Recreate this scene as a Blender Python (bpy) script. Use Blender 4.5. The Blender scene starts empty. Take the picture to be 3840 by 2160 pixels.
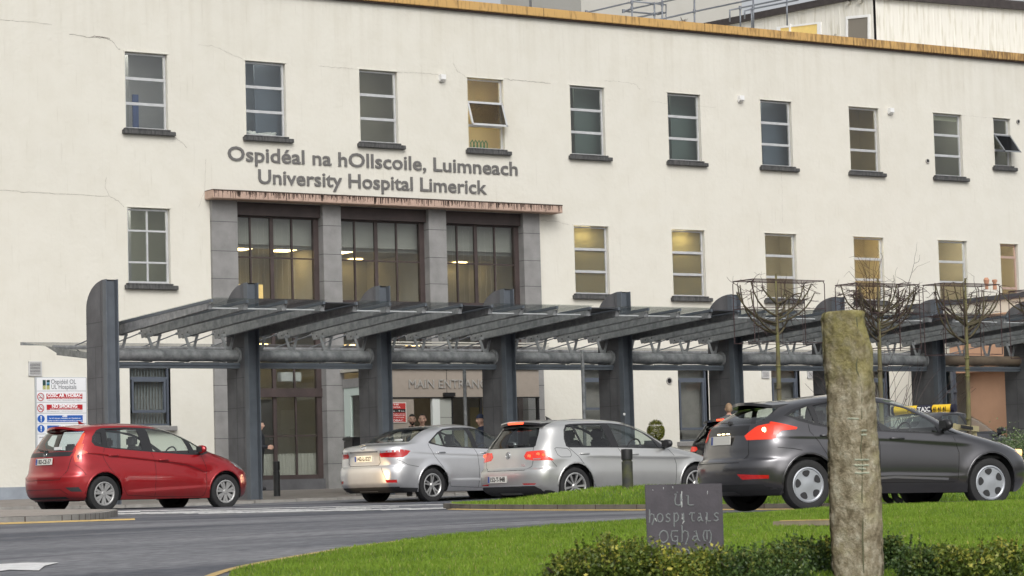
import bpy, bmesh, math, random
import numpy as np
from mathutils import Vector, Matrix
from mathutils.bvhtree import BVHTree
from mathutils.geometry import tessellate_polygon
random.seed(7); rng = np.random.default_rng(7)
R = math.radians
scene = bpy.context.scene
COL = scene.collection
# ---------------------------------------------------------------- camera, world, sun, exposure
FPX, YAW, PIT, ROL, EZ = 10000.0, .588, .0775, -.0272, .17
cf = Vector((math.sin(YAW)*math.cos(PIT), math.cos(YAW)*math.cos(PIT), math.sin(PIT)))
cr0 = Vector((math.cos(YAW), -math.sin(YAW), 0)); cu0 = cr0.cross(cf)
cr = cr0*math.cos(ROL)+cu0*math.sin(ROL); cu = -cr0*math.sin(ROL)+cu0*math.cos(ROL)
cam = bpy.data.cameras.new('camera'); camo = bpy.data.objects.new('camera', cam); COL.objects.link(camo)
M = Matrix.Identity(4)
for i in range(3): M[i][0] = cr[i]; M[i][1] = cu[i]; M[i][2] = -cf[i]
M[2][3] = EZ; camo.matrix_world = M
cam.sensor_width = 36; cam.lens = FPX/3840*36; cam.clip_start = .1; cam.clip_end = 3000
cam.dof.use_dof = True; cam.dof.focus_distance = 46; cam.dof.aperture_fstop = 7.1
scene.camera = camo
world = bpy.data.worlds.new('World'); scene.world = world; world.use_nodes = True
nt = world.node_tree; bg = nt.nodes['Background']
sky = nt.nodes.new('ShaderNodeTexSky'); sky.sky_type = 'NISHITA'; sky.sun_disc = False
SUN_EL, SUN_ROT = R(42), R(205)
sky.sun_elevation = SUN_EL; sky.sun_rotation = SUN_ROT; sky.dust_density = 6; sky.air_density = 1.0; sky.ozone_density = 1
hs = nt.nodes.new('ShaderNodeHueSaturation'); hs.inputs['Saturation'].default_value = .18
nt.links.new(sky.outputs[0], hs.inputs['Color']); nt.links.new(hs.outputs[0], bg.inputs[0]); bg.inputs[1].default_value = .15
sl = bpy.data.lights.new('sun', 'SUN'); sl.energy = .5; sl.angle = R(25); sl.color = (1, .97, .92)
so = bpy.data.objects.new('sun', sl); COL.objects.link(so)
# light comes from behind-left of the camera, high, through thick cloud
az = SUN_ROT; sd = Vector((math.sin(az)*math.cos(SUN_EL), math.cos(az)*math.cos(SUN_EL), math.sin(SUN_EL)))
so.rotation_euler = sd.to_track_quat('Z', 'Y').to_euler()
vs = scene.view_settings; vs.view_transform = 'Standard'; vs.look = 'None'; vs.gamma = 1; vs.exposure = .08
# ---------------------------------------------------------------- reading places of the photo in the scene
EYE = Vector((0, 0, EZ))
def ray(vx, vy):
    k = 3840/2576
    return cf*FPX+cr*(vx*k-1920)-cu*(vy*k-1080)
def onY(vx, vy, Y):
    d = ray(vx, vy); return EYE+d*(Y/d.y)
def onX(vx, vy, X):
    d = ray(vx, vy); return EYE+d*(X/d.x)
def onD(vx, vy, D):
    d = ray(vx, vy); return EYE+d*(D/(d.x*math.sin(YAW)+d.y*math.cos(YAW)))
PROF = [(-400, -1.5), (0, -1.5), (12, -1.05), (18, -.72), (23, -.46), (27, -.28), (31, -.16), (33, -.12), (38, -.045), (45, .07), (50, .1), (53, .17), (56, .2), (58, .32), (64, .40), (90, .45), (600, .45)]
_px = np.array([p[0] for p in PROF]); _pz = np.array([p[1] for p in PROF])
def gnd(x, y):
    D = x*math.sin(YAW)+y*math.cos(YAW); L = x*math.cos(YAW)-y*math.sin(YAW)
    z = sum(np.interp(D+o, _px, _pz) for o in (-.8, -.4, 0, .4, .8))/5
    w = np.clip((D-32)/4, 0, 1)*np.clip((52-D)/4, 0, 1)
    return z-.010*(np.clip(L, -20, 12)+3)*w
def DL(D, L):
    return D*math.sin(YAW)+L*math.cos(YAW), D*math.cos(YAW)-L*math.sin(YAW)
def toDL(x, y):
    return x*math.sin(YAW)+y*math.cos(YAW), x*math.cos(YAW)-y*math.sin(YAW)
# ---------------------------------------------------------------- materials
MATS = {}
def srgb(r, g, b): return tuple(((c/255)/12.92 if c/255 <= .04045 else ((c/255+.055)/1.055)**2.4) for c in (r, g, b))
def mat(name, col, rough=.6, metal=0, var=0, vscale=8, bump=0, bscale=60, stretch=(1, 1, 1), col2=None, coords='Object', emit=0, ecol=None, coat=0, spec=None, c2pos=(.35, .65), detail=6):
    if name in MATS: return MATS[name]
    m = bpy.data.materials.new(name); m.use_nodes = True; n = m.node_tree.nodes; l = m.node_tree.links
    b = n['Principled BSDF']; b.inputs['Roughness'].default_value = rough; b.inputs['Metallic'].default_value = metal
    b.inputs['Base Color'].default_value = (*col, 1)
    if coat: b.inputs['Coat Weight'].default_value = coat; b.inputs['Coat Roughness'].default_value = .04
    if spec is not None: b.inputs['Specular IOR Level'].default_value = spec
    if emit: b.inputs['Emission Color'].default_value = (*(ecol or col), 1); b.inputs['Emission Strength'].default_value = emit
    if var or bump or col2:
        tc = n.new('ShaderNodeTexCoord'); mp = n.new('ShaderNodeMapping'); mp.inputs['Scale'].default_value = stretch
        l.new(tc.outputs[coords], mp.inputs[0])
        if var or col2:
            nz = n.new('ShaderNodeTexNoise'); nz.inputs['Scale'].default_value = vscale; nz.inputs['Detail'].default_value = detail; nz.inputs['Roughness'].default_value = .6
            l.new(mp.outputs[0], nz.inputs['Vector'])
            cr_ = n.new('ShaderNodeValToRGB'); e = cr_.color_ramp.elements
            if col2: e[0].position, e[1].position = c2pos; e[0].color = (*col, 1); e[1].color = (*col2, 1)
            else:
                e[0].position, e[1].position = .25, .75
                e[0].color = (*[c*(1-var) for c in col], 1); e[1].color = (*[min(1, c*(1+var)) for c in col], 1)
            l.new(nz.outputs[0], cr_.inputs[0]); l.new(cr_.outputs[0], b.inputs['Base Color'])
        if bump:
            nb = n.new('ShaderNodeTexNoise'); nb.inputs['Scale'].default_value = bscale; nb.inputs['Detail'].default_value = 4
            l.new(mp.outputs[0], nb.inputs['Vector'])
            bp = n.new('ShaderNodeBump'); bp.inputs['Strength'].default_value = bump; bp.inputs['Distance'].default_value = .02
            l.new(nb.outputs[0], bp.inputs['Height']); l.new(bp.outputs[0], b.inputs['Normal'])
    MATS[name] = m; return m
def glass(name, tint=(.8, .85, .85), refl=.9, rough=.0, ior=1.5):
    if name in MATS: return MATS[name]
    m = bpy.data.materials.new(name); m.use_nodes = True; n = m.node_tree.nodes; l = m.node_tree.links
    n.remove(n['Principled BSDF']); out = n['Material Output']
    tr = n.new('ShaderNodeBsdfTransparent'); tr.inputs[0].default_value = (*tint, 1)
    gl = n.new('ShaderNodeBsdfGlossy'); gl.inputs['Roughness'].default_value = rough; gl.inputs[0].default_value = (refl, refl, refl, 1)
    fr = n.new('ShaderNodeFresnel'); fr.inputs[0].default_value = ior
    tc = n.new('ShaderNodeTexCoord'); nb = n.new('ShaderNodeTexNoise'); nb.inputs['Scale'].default_value = 1.3; nb.inputs['Detail'].default_value = 2
    bp = n.new('ShaderNodeBump'); bp.inputs['Strength'].default_value = .25; bp.inputs['Distance'].default_value = .02
    l.new(tc.outputs['Object'], nb.inputs['Vector']); l.new(nb.outputs[0], bp.inputs['Height']); l.new(bp.outputs[0], gl.inputs['Normal'])
    ge = n.new('ShaderNodeNewGeometry'); iv = n.new('ShaderNodeMath'); iv.operation = 'SUBTRACT'; iv.inputs[0].default_value = 1; l.new(ge.outputs['Backfacing'], iv.inputs[1]); ml = n.new('ShaderNodeMath'); ml.operation = 'MULTIPLY'; l.new(fr.outputs[0], ml.inputs[0]); l.new(iv.outputs[0], ml.inputs[1])
    mx = n.new('ShaderNodeMixShader'); l.new(ml.outputs[0], mx.inputs[0]); l.new(tr.outputs[0], mx.inputs[1]); l.new(gl.outputs[0], mx.inputs[2]); l.new(mx.outputs[0], out.inputs[0])
    MATS[name] = m; return m
def emis(name, col, s):
    return mat(name, col, emit=s, ecol=col)
# ---------------------------------------------------------------- mesh builder and object helpers
class MB:
    def __init__(s): s.v = []; s.f = []
    def add(s, vs, fs):
        k = len(s.v); s.v += [tuple(p) for p in vs]; s.f += [tuple(i+k for i in f) for f in fs]; return s
    def quad(s, a, b, c, d): return s.add([a, b, c, d], [(0, 1, 2, 3)])
    def box(s, x0, x1, y0, y1, z0, z1):
        return s.add([(x0, y0, z0), (x1, y0, z0), (x1, y1, z0), (x0, y1, z0), (x0, y0, z1), (x1, y0, z1), (x1, y1, z1), (x0, y1, z1)],
                     [(3, 2, 1, 0), (4, 5, 6, 7), (0, 1, 5, 4), (1, 2, 6, 5), (2, 3, 7, 6), (3, 0, 4, 7)])
    def cbox(s, c, d): return s.box(c[0]-d[0]/2, c[0]+d[0]/2, c[1]-d[1]/2, c[1]+d[1]/2, c[2]-d[2]/2, c[2]+d[2]/2)
    def bar(s, p, q, w, h, up=(0, 0, 1), h2=None, w2=None):
        p = Vector(p); q = Vector(q); d = (q-p).normalized(); u = Vector(up); x = d.cross(u)
        if x.length < 1e-4: x = d.cross(Vector((1, 0, 0)))
        x.normalize(); u = x.cross(d); h2 = h if h2 is None else h2; w2 = w if w2 is None else w2
        A = [p+x*a*w/2+u*b*h/2 for a, b in ((-1, -1), (1, -1), (1, 1), (-1, 1))]; B = [q+x*a*w2/2+u*b*h2/2 for a, b in ((-1, -1), (1, -1), (1, 1), (-1, 1))]
        return s.add(A+B, [(3, 2, 1, 0), (4, 5, 6, 7), (0, 1, 5, 4), (1, 2, 6, 5), (2, 3, 7, 6), (3, 0, 4, 7)])
    def cyl(s, p, q, r, n=12, r2=None, cap=True):
        p = Vector(p); q = Vector(q); d = (q-p).normalized(); r2 = r if r2 is None else r2
        x = d.cross(Vector((0, 0, 1)));
        if x.length < 1e-3: x = Vector((1, 0, 0))
        x.normalize(); y = d.cross(x)
        V = []
        for k in range(n):
            a = 2*math.pi*k/n; e = x*math.cos(a)+y*math.sin(a); V.append(p+e*r); V.append(q+e*r2)
        F = [(2*k, 2*k+1, (2*k+3) % (2*n), (2*k+2) % (2*n)) for k in range(n)]
        if cap: F += [tuple(range(0, 2*n, 2)), tuple(range(2*n-1, 0, -2))]
        return s.add(V, F)
    def tube(s, pts, r, n=6, r2=None):
        pts = [Vector(p) for p in pts]; m = len(pts); V = []; r2 = r if r2 is None else r2; px = None
        for i, p in enumerate(pts):
            d = (pts[min(i+1, m-1)]-pts[max(i-1, 0)]).normalized()
            x = d.cross(Vector((0, 0, 1))) if px is None else px-d*px.dot(d)
            if x.length < 1e-3: x = d.cross(Vector((1, 0, .1)))
            x.normalize(); px = x; y = d.cross(x); rr = r+(r2-r)*i/max(1, m-1)
            for k in range(n):
                a = 2*math.pi*k/n; V.append(p+(x*math.cos(a)+y*math.sin(a))*rr)
        F = [(i*n+k, i*n+(k+1) % n, (i+1)*n+(k+1) % n, (i+1)*n+k) for i in range(m-1) for k in range(n)]
        F += [tuple(range(n))[::-1], tuple((m-1)*n+k for k in range(n))]
        return s.add(V, F)
    def prism(s, poly, ext):   # poly: list of 3-D points in a plane, ext: extrusion vector
        n = len(poly); e = Vector(ext); P = [Vector(p) for p in poly]
        tri = tessellate_polygon([P])
        V = P+[p+e for p in P]; F = [tuple(t) for t in tri]+[tuple(i+n for i in t[::-1]) for t in tri]
        F += [(i, (i+1) % n, (i+1) % n+n, i+n) for i in range(n)]
        return s.add(V, F)
    def lathe(s, prof, c, axis='z', n=24):
        V = []; c = Vector(c)
        for r_, h in prof:
            for k in range(n):
                a = 2*math.pi*k/n
                if axis == 'z': V.append(c+Vector((r_*math.cos(a), r_*math.sin(a), h)))
                elif axis == 'y': V.append(c+Vector((r_*math.cos(a), h, r_*math.sin(a))))
                else: V.append(c+Vector((h, r_*math.cos(a), r_*math.sin(a))))
        m = len(prof)
        return s.add(V, [(i*n+k, i*n+(k+1) % n, (i+1)*n+(k+1) % n, (i+1)*n+k) for i in range(m-1) for k in range(n)])
    def build(s, name, m, parent=None, smooth=False, bevel=0):
        me = bpy.data.meshes.new(name); me.from_pydata(s.v, [], s.f); me.update()
        bm = bmesh.new(); bm.from_mesh(me); bmesh.ops.recalc_face_normals(bm, faces=bm.faces)
        if bevel: bmesh.ops.bevel(bm, geom=[e for e in bm.edges if e.is_manifold and e.calc_face_angle(0) > .6], offset=bevel, segments=2, affect='EDGES', clamp_overlap=True)
        bm.to_mesh(me); bm.free()
        if smooth: me.shade_smooth(); 
        if smooth == 'auto':
            for p in me.polygons: p.use_smooth = True
            try: me.set_sharp_from_angle(angle=R(35))
            except Exception: pass
        return link(name, me, m, parent)
def link(name, me, m, parent=None):
    o = bpy.data.objects.new(name, me); COL.objects.link(o)
    if m is not None:
        for q in (m if isinstance(m, (list, tuple)) else [m]): me.materials.append(q)
    if parent is not None:
        o.parent = parent
        o.matrix_parent_inverse = basis(parent).inverted()
    return o
def basis(o):
    b = Matrix.LocRotScale(o.location, o.rotation_euler, o.scale)
    return (basis(o.parent) @ o.matrix_parent_inverse @ b) if o.parent else b
def tag(o, label=None, cat=None, group=None, kind=None):
    if label: o['label'] = label
    if cat: o['category'] = cat
    if group: o['group'] = group
    if kind: o['kind'] = kind
    return o
def thing(name, label, cat, loc=(0, 0, 0), group=None):
    o = bpy.data.objects.new(name, None); COL.objects.link(o); o.location = loc; o.empty_display_size = .2
    return tag(o, label, cat, group)
def copy_tree(o, parent=None):
    c = o.copy(); COL.objects.link(c)
    if parent: c.parent = parent
    for ch in [q for q in KIDS.get(o.name, [])] or [q for q in list(bpy.data.objects) if q.parent == o]:
        copy_tree(ch, c)
    return c
KIDS = {}
_txt = {}
def text_polys(s, bold=0.0, spacing=1.0):
    key = (s, bold, spacing)
    if key not in _txt:
        cu_ = bpy.data.curves.new('txt', 'FONT'); cu_.body = s; cu_.offset = bold; cu_.space_character = spacing; cu_.resolution_u = 3; cu_.fill_mode = 'FRONT'
        o = bpy.data.objects.new('txt', cu_); COL.objects.link(o); dg = bpy.context.evaluated_depsgraph_get(); dg.update()
        me = o.evaluated_get(dg).to_mesh(); V = [tuple(v.co) for v in me.vertices]; F = [tuple(p.vertices) for p in me.polygons]
        o.evaluated_get(dg).to_mesh_clear(); bpy.data.objects.remove(o); bpy.data.curves.remove(cu_); _txt[key] = (V, F)
    return _txt[key]
def text(mb, s, o, u, v, width, cap, depth=.01, bold=0.0, center=False, spacing=1.0):
    """lay lettering on a plane: o = baseline start, u/v unit vectors, cap = capital height, width = total width"""
    V, F = text_polys(s, bold, spacing); H, _ = text_polys('H', bold)
    hh = max(p[1] for p in H)-min(p[1] for p in H); x0 = min(p[0] for p in V); x1 = max(p[0] for p in V)
    sy = cap/hh; sx = width/(x1-x0) if width else sy*.95
    o = Vector(o); u = Vector(u); v = Vector(v); n = u.cross(v)
    off = -width/2 if center and width else (-(x1-x0)*sx/2 if center else 0)
    P = [o+u*(off+(p[0]-x0)*sx)+v*(p[1]*sy) for p in V]
    if depth <= 0: mb.add(P, F); return
    k = len(P); W = [p+n*depth for p in P]
    E = {}
    for f in F:
        for i in range(len(f)):
            a, b = f[i], f[(i+1) % len(f)]
            if (b, a) in E: del E[(b, a)]
            else: E[(a, b)] = 1
    mb.add(W+P, [tuple(f) for f in F]+[(a, b, b+k, a+k) for a, b in E])
# base materials
M_black = mat('black_paint', (.012, .012, .013), .45)
M_rub = mat('rubber', (.018, .018, .019), .75, var=.3, vscale=20)
M_alu = mat('aluminium_frame', (.55, .56, .57), .4, .3, var=.12, vscale=6)
M_steel = mat('grey_blue_steel', (.105, .12, .14), .5, .1, var=.18, vscale=3, bump=.1, bscale=20)
M_galv = mat('galvanised_steel', (.17, .176, .182), .5, .2, col2=(.33, .335, .34), vscale=7, bump=.15, bscale=30, c2pos=(.35, .7))
M_white = mat('white_paint', (.75, .75, .74), .5, var=.05)
M_win = glass('window_glass', (.86, .88, .87), .72, ior=2.2)
# ================================================================ the hospital
Y0 = 54.69
def wall_material(name, c, stain=.5, streak=True):
    m = bpy.data.materials.new(name); m.use_nodes = True; n = m.node_tree.nodes; l = m.node_tree.links
    b = n['Principled BSDF']; b.inputs['Roughness'].default_value = .85; b.inputs['Specular IOR Level'].default_value = .2
    tc = n.new('ShaderNodeTexCoord')
    def nz(scale, st, det=6):
        mp = n.new('ShaderNodeMapping'); mp.inputs['Scale'].default_value = st; l.new(tc.outputs['Object'], mp.inputs[0])
        t = n.new('ShaderNodeTexNoise'); t.inputs['Scale'].default_value = scale; t.inputs['Detail'].default_value = det; l.new(mp.outputs[0], t.inputs['Vector']); return t
    def ramp(src, p0, p1, c0, c1):
        r_ = n.new('ShaderNodeValToRGB'); e = r_.color_ramp.elements; e[0].position, e[1].position = p0, p1; e[0].color = (*c0, 1); e[1].color = (*c1, 1); l.new(src, r_.inputs[0]); return r_.outputs[0]
    def mul(a, b_, f=1.0):
        x = n.new('ShaderNodeMix'); x.data_type = 'RGBA'; x.blend_type = 'MULTIPLY'; x.inputs[0].default_value = f; l.new(a, x.inputs[6]); l.new(b_, x.inputs[7]); return x.outputs[2]
    base = ramp(nz(.5, (1, 1, 1)).outputs[0], .3, .7, tuple(q*.97 for q in c), c)
    fine = ramp(nz(2.2, (1, 1, 1), 9).outputs[0], .4, .8, (1, 1, 1), (.955, .95, .935))
    o = mul(base, fine)
    if streak:
        # dirt that has run down from the coping: vertical streaks, present only in the top two metres and in a few patches
        st = ramp(nz(1.0, (5, 1, .35), 8).outputs[0], .45, .75, (1, 1, 1), (.915, .905, .885))
        sp = n.new('ShaderNodeSeparateXYZ'); l.new(tc.outputs['Object'], sp.inputs[0])
        mr = n.new('ShaderNodeMapRange'); mr.inputs[1].default_value = 9.5; mr.inputs[2].default_value = 12.2; l.new(sp.outputs[2], mr.inputs[0])
        x = n.new('ShaderNodeMix'); x.data_type = 'RGBA'; x.inputs[6].default_value = (1, 1, 1, 1); l.new(mr.outputs[0], x.inputs[0]); l.new(st, x.inputs[7]); o = mul(o, x.outputs[2])
        bl = ramp(nz(.35, (1, 1, .6), 5).outputs[0], .58, .8, (1, 1, 1), (.94, .93, .905)); o = mul(o, bl)
        s2 = ramp(nz(2.6, (7, 1, .5), 4).outputs[0], .62, .8, (1, 1, 1), (.84, .83, .81)); o = mul(o, s2, .6)
    l.new(o, b.inputs['Base Color'])
    bp = n.new('ShaderNodeBump'); bp.inputs['Strength'].default_value = .3; bp.inputs['Distance'].default_value = .03
    l.new(nz(9, (1, 1, 1), 8).outputs[0], bp.inputs['Height']); l.new(bp.outputs[0], b.inputs['Normal'])
    return m
M_wall = wall_material('cream_render', (.675, .656, .588))
M_wall2 = wall_material('pale_render', (.68, .665, .60), streak=False)
M_sill = mat('wet_stone_sill', (.035, .036, .038), .7, col2=(.11, .11, .108), vscale=7, stretch=(3, 1, .6), bump=.3)
M_stone = mat('limestone', (.235, .232, .228), .75, var=.22, vscale=2.2, bump=.25, bscale=40)
M_stone2 = mat('dark_limestone', (.105, .105, .112), .7, var=.35, vscale=1.6, bump=.3, bscale=35)
M_brown = mat('brown_bronze_frame', (.055, .040, .038), .5, var=.3, vscale=3)
M_slab = mat('pink_concrete', (.46, .33, .265), .85, var=.12, vscale=6, bump=.3, bscale=30)
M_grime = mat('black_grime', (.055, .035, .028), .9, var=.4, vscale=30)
M_cope = None
def coping_mat():
    m = bpy.data.materials.new('ochre_coping'); m.use_nodes = True; n = m.node_tree.nodes; l = m.node_tree.links; b = n['Principled BSDF']; b.inputs['Roughness'].default_value = .8
    tc = n.new('ShaderNodeTexCoord'); mp = n.new('ShaderNodeMapping'); mp.inputs['Scale'].default_value = (7, 1, 1.2); l.new(tc.outputs['Object'], mp.inputs[0])
    t = n.new('ShaderNodeTexNoise'); t.inputs['Scale'].default_value = 2; t.inputs['Detail'].default_value = 8; l.new(mp.outputs[0], t.inputs['Vector'])
    sp = n.new('ShaderNodeSeparateXYZ'); l.new(tc.outputs['Object'], sp.inputs[0])
    mr = n.new('ShaderNodeMapRange'); mr.inputs[1].default_value = 40; mr.inputs[2].default_value = 58; mr.inputs[3].default_value = .0; mr.inputs[4].default_value = .22; l.new(sp.outputs[0], mr.inputs[0])
    ad = n.new('ShaderNodeMath'); l.new(t.outputs[0], ad.inputs[0]); l.new(mr.outputs[0], ad.inputs[1])
    r_ = n.new('ShaderNodeValToRGB'); e = r_.color_ramp.elements; e[0].position, e[1].position = .52, .78; e[0].color = (.54, .335, .12, 1); e[1].color = (.20, .12, .05, 1)
    l.new(ad.outputs[0], r_.inputs[0]); l.new(r_.outputs[0], b.inputs['Base Color']); return m
M_cope = coping_mat()
def panel_wall(mb, rects_cut, x0, x1, z0, z1, y, rev=0, mb_rev=None):
    xs = sorted({x0, x1}|{min(max(a, x0), x1) for r_ in rects_cut for a in (r_[0], r_[1])}); zs = sorted({z0, z1}|{min(max(a, z0), z1) for r_ in rects_cut for a in (r_[2], r_[3])})
    for i in range(len(xs)-1):
        for j in range(len(zs)-1):
            cx = (xs[i]+xs[i+1])/2; cz = (zs[j]+zs[j+1])/2
            if any(r_[0] < cx < r_[1] and r_[2] < cz < r_[3] for r_ in rects_cut): continue
            mb.quad((xs[i], y, zs[j]), (xs[i+1], y, zs[j]), (xs[i+1], y, zs[j+1]), (xs[i], y, zs[j+1]))
    for (a, b, c, d) in rects_cut:
        q = y+rev; t = mb_rev or mb
        t.quad((a, y, c), (a, y, d), (a, q, d), (a, q, c)); t.quad((b, y, c), (b, q, c), (b, q, d), (b, y, d))
        t.quad((a, y, d), (b, y, d), (b, q, d), (a, q, d)); t.quad((a, y, c), (a, q, c), (b, q, c), (b, y, c))
hosp = thing('hospital_building', 'long cream rendered hospital with ochre roof edge, stone portico and two rows of narrow windows', 'building', (23.2, Y0, .32))
WX = [26.06+3.078*i for i in range(9)]
holes = []; wins = []
ROOM2 = [((.42, .44, .48), 1.5, 'mix'), ((.24, .30, .38), 1.0, 'blue'), ((.40, .40, .37), 1.4, 'mix'), ((.55, .47, .30), 4, 'warm'), ((.15, .165, .155), .6, 'green'), ((.10, .14, .14), .5, 'green'), ((.12, .14, .17), .5, 'blue'), ((.38, .33, .22), 1.5, 'mix'), ((.36, .36, .34), 1.2, 'mix')]
for i, x in enumerate(WX):
    holes.append((x, x+1.071, 8.67, 10.46)); wins.append((x, x+1.071, 8.67, 10.46, 3, ROOM2[i], i))
    if i in (0, 4, 5, 6, 7, 8):
        holes.append((x, x+1.071, 5.14, 6.90)); r1 = {0: ((.36, .38, .34), 2, 'mix'), 4: ((.62, .50, .24), 5, 'blind'), 5: ((.62, .50, .24), 6, 'blind'), 6: ((.52, .47, .36), 3, 'mix'), 7: ((.58, .50, .34), 5, 'warm'), 8: ((.5, .48, .40), 3, 'mix')}[i]
        wins.append((x, x+1.071, 5.14, 6.90, 4 if i == 0 else 3, r1, 20+i))
wins.append((52.96, 53.62, 9.05, 10.45, 3, ((.25, .26, .24), .8, 'mix'), 9)); holes.append((52.96, 53.62, 9.05, 10.45))
wins.append((53.03, 53.72, 5.2, 6.87, 5, ((.5, .42, .28), 3, 'warm'), 29)); holes.append((53.03, 53.72, 5.2, 6.87))
GF = [(26.05, 27.07, 1.95, 3.32), (38.50, 39.45, 1.95, 3.32), (41.50, 42.48, 1.42, 3.32), (44.58, 45.55, 1.42, 3.32), (47.7, 48.7, 1.42, 3.32)]
holes += GF
PORT = (28.81, 36.80, .43, 7.13)
holes.append(PORT)
mb = MB(); mr_ = MB()
panel_wall(mb, holes, 8, 80, 3.42, 12.13, Y0, .17)
mb.build('wall', M_wall, hosp)
mb = MB(); panel_wall(mb, [h for h in holes if h[2] < 3.42 and h != PORT]+[PORT], 8, 80, .64, 3.42, Y0-.012, .19); mb.build('lower_wall', M_wall2, hosp)
MB().box(8, 28.15, Y0-.04, Y0+.1, .0, .64).build('plinth', mat('blue_grey_plinth', (.27, .30, .34), .8, var=.2, vscale=2), hosp)
MB().box(37.3, 80, Y0-.04, Y0+.1, .0, .64).build('plinth', MATS['blue_grey_plinth'], hosp)
# body of the building behind the facade: end wall, back and flat roof
mb = MB(); mb.box(8, 80, Y0+3.4, Y0+13, .2, 12.1); mb.box(8, 8.2, Y0+.02, Y0+3.4, .2, 12.1); mb.box(8, 80, Y0+.02, Y0+13, 12.0, 12.14); mb.build('main_block', M_wall2, hosp)
mb = MB(); mb.box(7.9, 80, Y0-.14, Y0+.35, 12.12, 12.34); mb.build('coping', M_cope, hosp, bevel=.012)
mb = MB()
for x in np.arange(9.5, 79, 2.55): mb.box(x-.006, x+.006, Y0-.1435, Y0-.13, 12.125, 12.335)
mb.build('coping_joints', M_grime, hosp)
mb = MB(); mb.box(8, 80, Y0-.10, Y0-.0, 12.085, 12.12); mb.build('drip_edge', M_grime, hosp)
# windows
ROOMM = {}
def room_mat(c):
    k = 'room_wall_%d' % (len(ROOMM)) if c not in ROOMM else None
    if c not in ROOMM: ROOMM[c] = mat(k, c, .8, var=.15, vscale=.8)
    return ROOMM[c]
M_lamp = emis('room_fill_light', (1, .86, .55), 9)
M_blue = mat('blue_curtain', (.05, .10, .28), .8, var=.3, vscale=12, stretch=(6, 1, .4))
M_beige = mat('beige_partition', (.48, .42, .28), .8, var=.1)
M_teal = mat('teal_panel', (.15, .20, .19), .6)
M_bl = mat('frosted_film', (.62, .52, .30), .6, var=.12, vscale=2)
M_film = bpy.data.materials.new('frosted_film'); M_film.use_nodes = True; _n = M_film.node_tree; _t = _n.nodes.new('ShaderNodeBsdfTranslucent'); _t.inputs[0].default_value = (.78, .70, .46, 1); _m = _n.nodes.new('ShaderNodeMixShader'); _m.inputs[0].default_value = .55
_n.nodes['Principled BSDF'].inputs['Base Color'].default_value = (.42, .38, .27, 1); _n.links.new(_n.nodes['Principled BSDF'].outputs[0], _m.inputs[1]); _n.links.new(_t.outputs[0], _m.inputs[2]); _n.links.new(_m.outputs[0], _n.nodes['Material Output'].inputs[0])
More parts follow.
